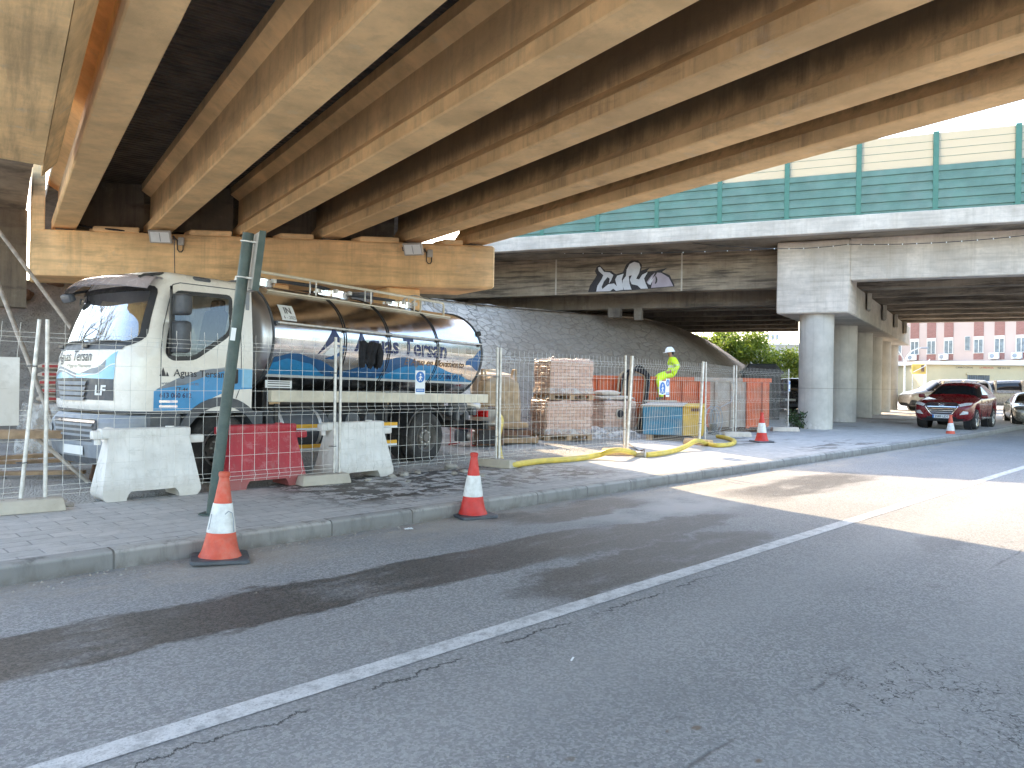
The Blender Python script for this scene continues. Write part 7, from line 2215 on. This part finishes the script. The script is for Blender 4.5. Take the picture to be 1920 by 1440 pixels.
# --- dark van seen from behind, beyond the far fence panel
st = bodyst(van, (1.30, -1.40), 0.33, 0.28)
p = dp(1496, 770, 37.0)
dv, b4 = car('parked_van', p.x + 0.95, 39.2, rise(39) + 0.02, R(57), 'black van seen from behind beside the first column', st, M['cardark'], ((1.30, 0.81), (-1.40, 0.81)), 0.33,
    (idx(st, 0.62), idx(st, -1.9)), (idx(st, 1.32), idx(st, 0.62)), (idx(st, -2.08), idx(st, -2.18)))
for s in (1, -1):
    mb = MB(); mb.box((-2.17, s * 0.84, 0.98), (0.08, 0.12, 0.36), M['redlens'], bevel=0.03, seg=2); mb.build('rear_light', dv)
mb = MB(); mb.box((-2.25, 0, 0.45), (0.1, 1.6, 0.16), M['dgrey'], bevel=0.03); mb.build('rear_bumper', dv)
mb = MB(); mb.box((-2.235, 0, 0.72), (0.02, 0.52, 0.11), M['signwhite']); mb.build('number_plate', dv)
mb = MB(); mb.box((-2.20, 0.25, 1.35), (0.02, 0.16, 0.34), M['leaf']); mb.build('sticker', dv)

# ================================================================== the worker
def skin(J, E, rad, root, cat, mats, name, parent, sub=2):
    keys = list(J)
    me = bpy.data.meshes.new('s')
    me.from_pydata([J[k] for k in keys], [(keys.index(a), keys.index(b)) for a, b in E], [])
    o = bpy.data.objects.new('s', me); COL.objects.link(o)
    md = o.modifiers.new('k', 'SKIN'); md.use_smooth_shade = True
    sv = me.skin_vertices[0].data
    for i, k in enumerate(keys):
        r_ = rad[k]
        sv[i].radius = r_ if isinstance(r_, tuple) else (r_, r_)
        sv[i].use_root = (k == root)
    m2 = o.modifiers.new('u', 'SUBSURF'); m2.levels = sub; m2.render_levels = sub
    dg = bpy.context.evaluated_depsgraph_get()
    me2 = bpy.data.meshes.new_from_object(o.evaluated_get(dg))
    bpy.data.objects.remove(o)
    t = bmesh.new(); t.from_mesh(me2)
    return t
seat = Vector((A.x, A.y, 0)) + d.normalized() * 2.62
wk = empty('person', (seat.x, seat.y, sk_z + SH), 0, 'worker in yellow high visibility clothes and white helmet sitting on the skip rim', 'person')
FX = -1
J = {'pel': (0.0, 0, 0.11), 'wai': (0.01, 0, 0.24), 'che': (0.0, 0, 0.40), 'upp': (-0.02, 0, 0.51), 'nec': (-0.055, 0, 0.585), 'jaw': (-0.085, 0, 0.65), 'hea': (-0.10, 0, 0.725), 'top': (-0.10, 0, 0.79)}
rad = {'pel': (0.165, 0.18), 'wai': (0.165, 0.175), 'che': (0.17, 0.19), 'upp': (0.125, 0.16), 'nec': (0.055, 0.055), 'jaw': (0.068, 0.062), 'hea': (0.095, 0.078), 'top': (0.08, 0.07)}
E = [('pel', 'wai'), ('wai', 'che'), ('che', 'upp'), ('upp', 'nec'), ('nec', 'jaw'), ('jaw', 'hea'), ('hea', 'top')]
catj = {k: 'hivis' for k in ('pel', 'wai', 'che', 'upp')}
for k in ('nec', 'jaw', 'hea', 'top'): catj[k] = 'skin'
for s, nm in ((-1, 'l'), (1, 'r')):
    kn = (-0.47, -0.22, -0.08) if s < 0 else (-0.44, 0.20, -0.02)
    an = (-0.41, -0.35, -0.55) if s < 0 else (-0.42, 0.30, -0.46)
    J.update({nm + 'hip': (-0.06, s * 0.10, 0.09), nm + 'thi': (-0.27, s * 0.13, 0.05), nm + 'kne': kn, nm + 'shi': ((kn[0] + an[0]) / 2 + 0.02, (kn[1] + an[1]) / 2, (kn[2] + an[2]) / 2 - 0.01), nm + 'ank': an, nm + 'hee': (an[0] + 0.02, an[1], an[2] - 0.09), nm + 'toe': (an[0] - 0.16, an[1] - 0.01, an[2] - 0.11)})
    rad.update({nm + 'hip': 0.125, nm + 'thi': 0.115, nm + 'kne': 0.098, nm + 'shi': 0.10, nm + 'ank': 0.08, nm + 'hee': 0.05, nm + 'toe': (0.038, 0.045)})
    E += [('pel', nm + 'hip'), (nm + 'hip', nm + 'thi'), (nm + 'thi', nm + 'kne'), (nm + 'kne', nm + 'shi'), (nm + 'shi', nm + 'ank'), (nm + 'ank', nm + 'hee'), (nm + 'hee', nm + 'toe')]
    for k in ('hip', 'thi', 'kne', 'shi', 'ank'): catj[nm + k] = 'hivis'
    for k in ('hee', 'toe'): catj[nm + k] = 'boot'
    el = (0.10, s * 0.27, 0.27); wr_ = (-0.13, s * 0.22, 0.155)
    J.update({nm + 'sho': (-0.01, s * 0.19, 0.475), nm + 'uar': (0.06, s * 0.25, 0.37), nm + 'elb': el, nm + 'far': (-0.02, s * 0.25, 0.205), nm + 'wri': wr_, nm + 'pal': (-0.21, s * 0.19, 0.145)})
    rad.update({nm + 'sho': 0.095, nm + 'uar': 0.088, nm + 'elb': 0.076, nm + 'far': 0.064, nm + 'wri': (0.03, 0.036), nm + 'pal': (0.017, 0.042)})
    E += [('upp', nm + 'sho'), (nm + 'sho', nm + 'uar'), (nm + 'uar', nm + 'elb'), (nm + 'elb', nm + 'far'), (nm + 'far', nm + 'wri'), (nm + 'wri', nm + 'pal')]
    for k in ('sho', 'uar', 'elb', 'far'): catj[nm + k] = 'hivis'
    for k in ('wri', 'pal'): catj[nm + k] = 'skin'
t = skin(J, E, rad, 'pel', catj, None, 'body', wk)
nbody = len(t.faces)
# fingers, each its own skinned chain rooted in the palm
fing = []
for s, nm in ((-1, 'l'), (1, 'r')):
    px_, py_, pz_ = J[nm + 'pal']
    for f, (dy, L) in enumerate(((-0.03, 0.065), (-0.011, 0.075), (0.009, 0.07), (0.028, 0.055))):
        a = (px_ + 0.005, py_ + dy, pz_); b = (px_ - L * 0.45, py_ + dy * 1.15, pz_ - 0.004); c_ = (px_ - L * 0.8, py_ + dy * 1.2, pz_ - 0.022); e_ = (px_ - L * 1.02, py_ + dy * 1.2, pz_ - 0.042)
        fing.append([a, b, c_, e_])
    fing.append([(px_ + 0.03, py_ - s * 0.02, pz_), (px_ + 0.0, py_ - s * 0.055, pz_ - 0.008), (px_ - 0.03, py_ - s * 0.062, pz_ - 0.02)])
for ch in fing:
    Jf = {str(i): p_ for i, p_ in enumerate(ch)}
    tf_ = skin(Jf, [(str(i), str(i + 1)) for i in range(len(ch) - 1)], {k: 0.0095 - 0.0008 * int(k) for k in Jf}, '0', None, None, 'f', wk, 1)
    mtmp = bpy.data.meshes.new('x'); tf_.to_mesh(mtmp); tf_.free(); t.from_mesh(mtmp); bpy.data.meshes.remove(mtmp)
# nose and ears pulled out of the head surface
for v in t.verts:
    c = v.co
    if c.z > 0.60:
        if c.x < -0.155 and abs(c.y) < 0.03 and abs(c.z - 0.685) < 0.035: c.x -= 0.030 * (1 - abs(c.y) / 0.03) * (1 - abs(c.z - 0.685) / 0.035)
        if abs(c.y) > 0.055 and abs(c.x + 0.085) < 0.025 and abs(c.z - 0.69) < 0.035: c.y *= 1.22
    elif c.x > -0.6:
        k_ = mnoise.fractal(c * 13, 1, 2, 3) * 0.010
        c += v.normal * k_
order = ['hivis', 'skin', 'boot', 'retro', 'bcloth']
mb = MB()
me = bpy.data.meshes.new('body'); 
JV = {k: Vector(v) for k, v in J.items()}
for fi, f in enumerate(t.faces):
    c = f.calc_center_median()
    k = min(JV, key=lambda q: (JV[q] - c).length)
    cat = catj[k]
    if cat == 'skin' and c.z < 0.5 and (JV[k] - c).length > 0.062: cat = 'hivis'
    if cat == 'skin' and 0.5 < c.z < 0.585: cat = 'hivis'
    if fi >= nbody: cat = 'skin'
    if cat == 'hivis':
        if 0.275 < c.z < 0.325 and abs(c.y) < 0.21 and c.x > -0.2: cat = 'retro'
        if k.endswith(('shi',)) and -0.36 < c.z < -0.31: cat = 'retro'
        if k[1:] in ('elb', 'uar') and 0.325 < c.z < 0.365 and abs(c.y) > 0.2: cat = 'retro'
    if cat == 'skin' and c.z > 0.60 and (c.z < 0.645 and c.x < -0.13 or (0.703 < c.z < 0.716 and c.x < -0.165 and 0.015 < abs(c.y) < 0.045)): cat = 'bcloth'
    f.material_index = order.index(cat)
t.to_mesh(me); t.free()
for q in order: me.materials.append(M[q])
me.polygons.foreach_set('use_smooth', [True] * len(me.polygons))
bo = bpy.data.objects.new('body', me); COL.objects.link(bo); bo.parent = wk
mb = MB()
hm_ = Matrix.Translation((-0.10, 0, 0.745)) @ Matrix.Rotation(R(-8), 4, 'Y')
mb.lathe([(0.145, -0.01), (0.148, 0.0), (0.128, 0.012), (0.122, 0.05), (0.10, 0.105), (0.06, 0.138), (0, 0.15)], M['helmet'], 28, hm_ @ Matrix.Diagonal((1.1, 0.95, 1, 1)))
mb.prism([(0.10 * math.cos(a) - 0.11, 0.115 * math.sin(a)) for a in [math.pi / 2 + math.pi * k / 12 for k in range(13)]], -0.012, 0.0, M['helmet'], M=hm_)
mb.tube([(0.13, 0, 0.02), (0.06, 0, 0.135), (-0.06, 0, 0.138), (-0.12, 0, 0.05)], 0.012, M['helmet'], 6, M=hm_)
mb.build('helmet', wk, ang=50)
mb = MB()
mb.lathe([(0.078, -0.03), (0.082, 0.0), (0.074, 0.035)], M['hivis'], 18, Matrix.Translation((-0.045, 0, 0.56)) @ Matrix.Rotation(R(-16), 4, 'Y'))
mb.build('collar', wk)
mb = MB()
mb.grid(lambda u, v: Vector((-0.02 + 0.115 * math.cos(R(70) - R(140) * u), 0.098 * math.sin(R(70) - R(140) * u) , 0.665 + 0.075 * v)) + Vector((-0.075, 0, 0)), 12, 4, M['bcloth'])
mb.build('hair', wk)
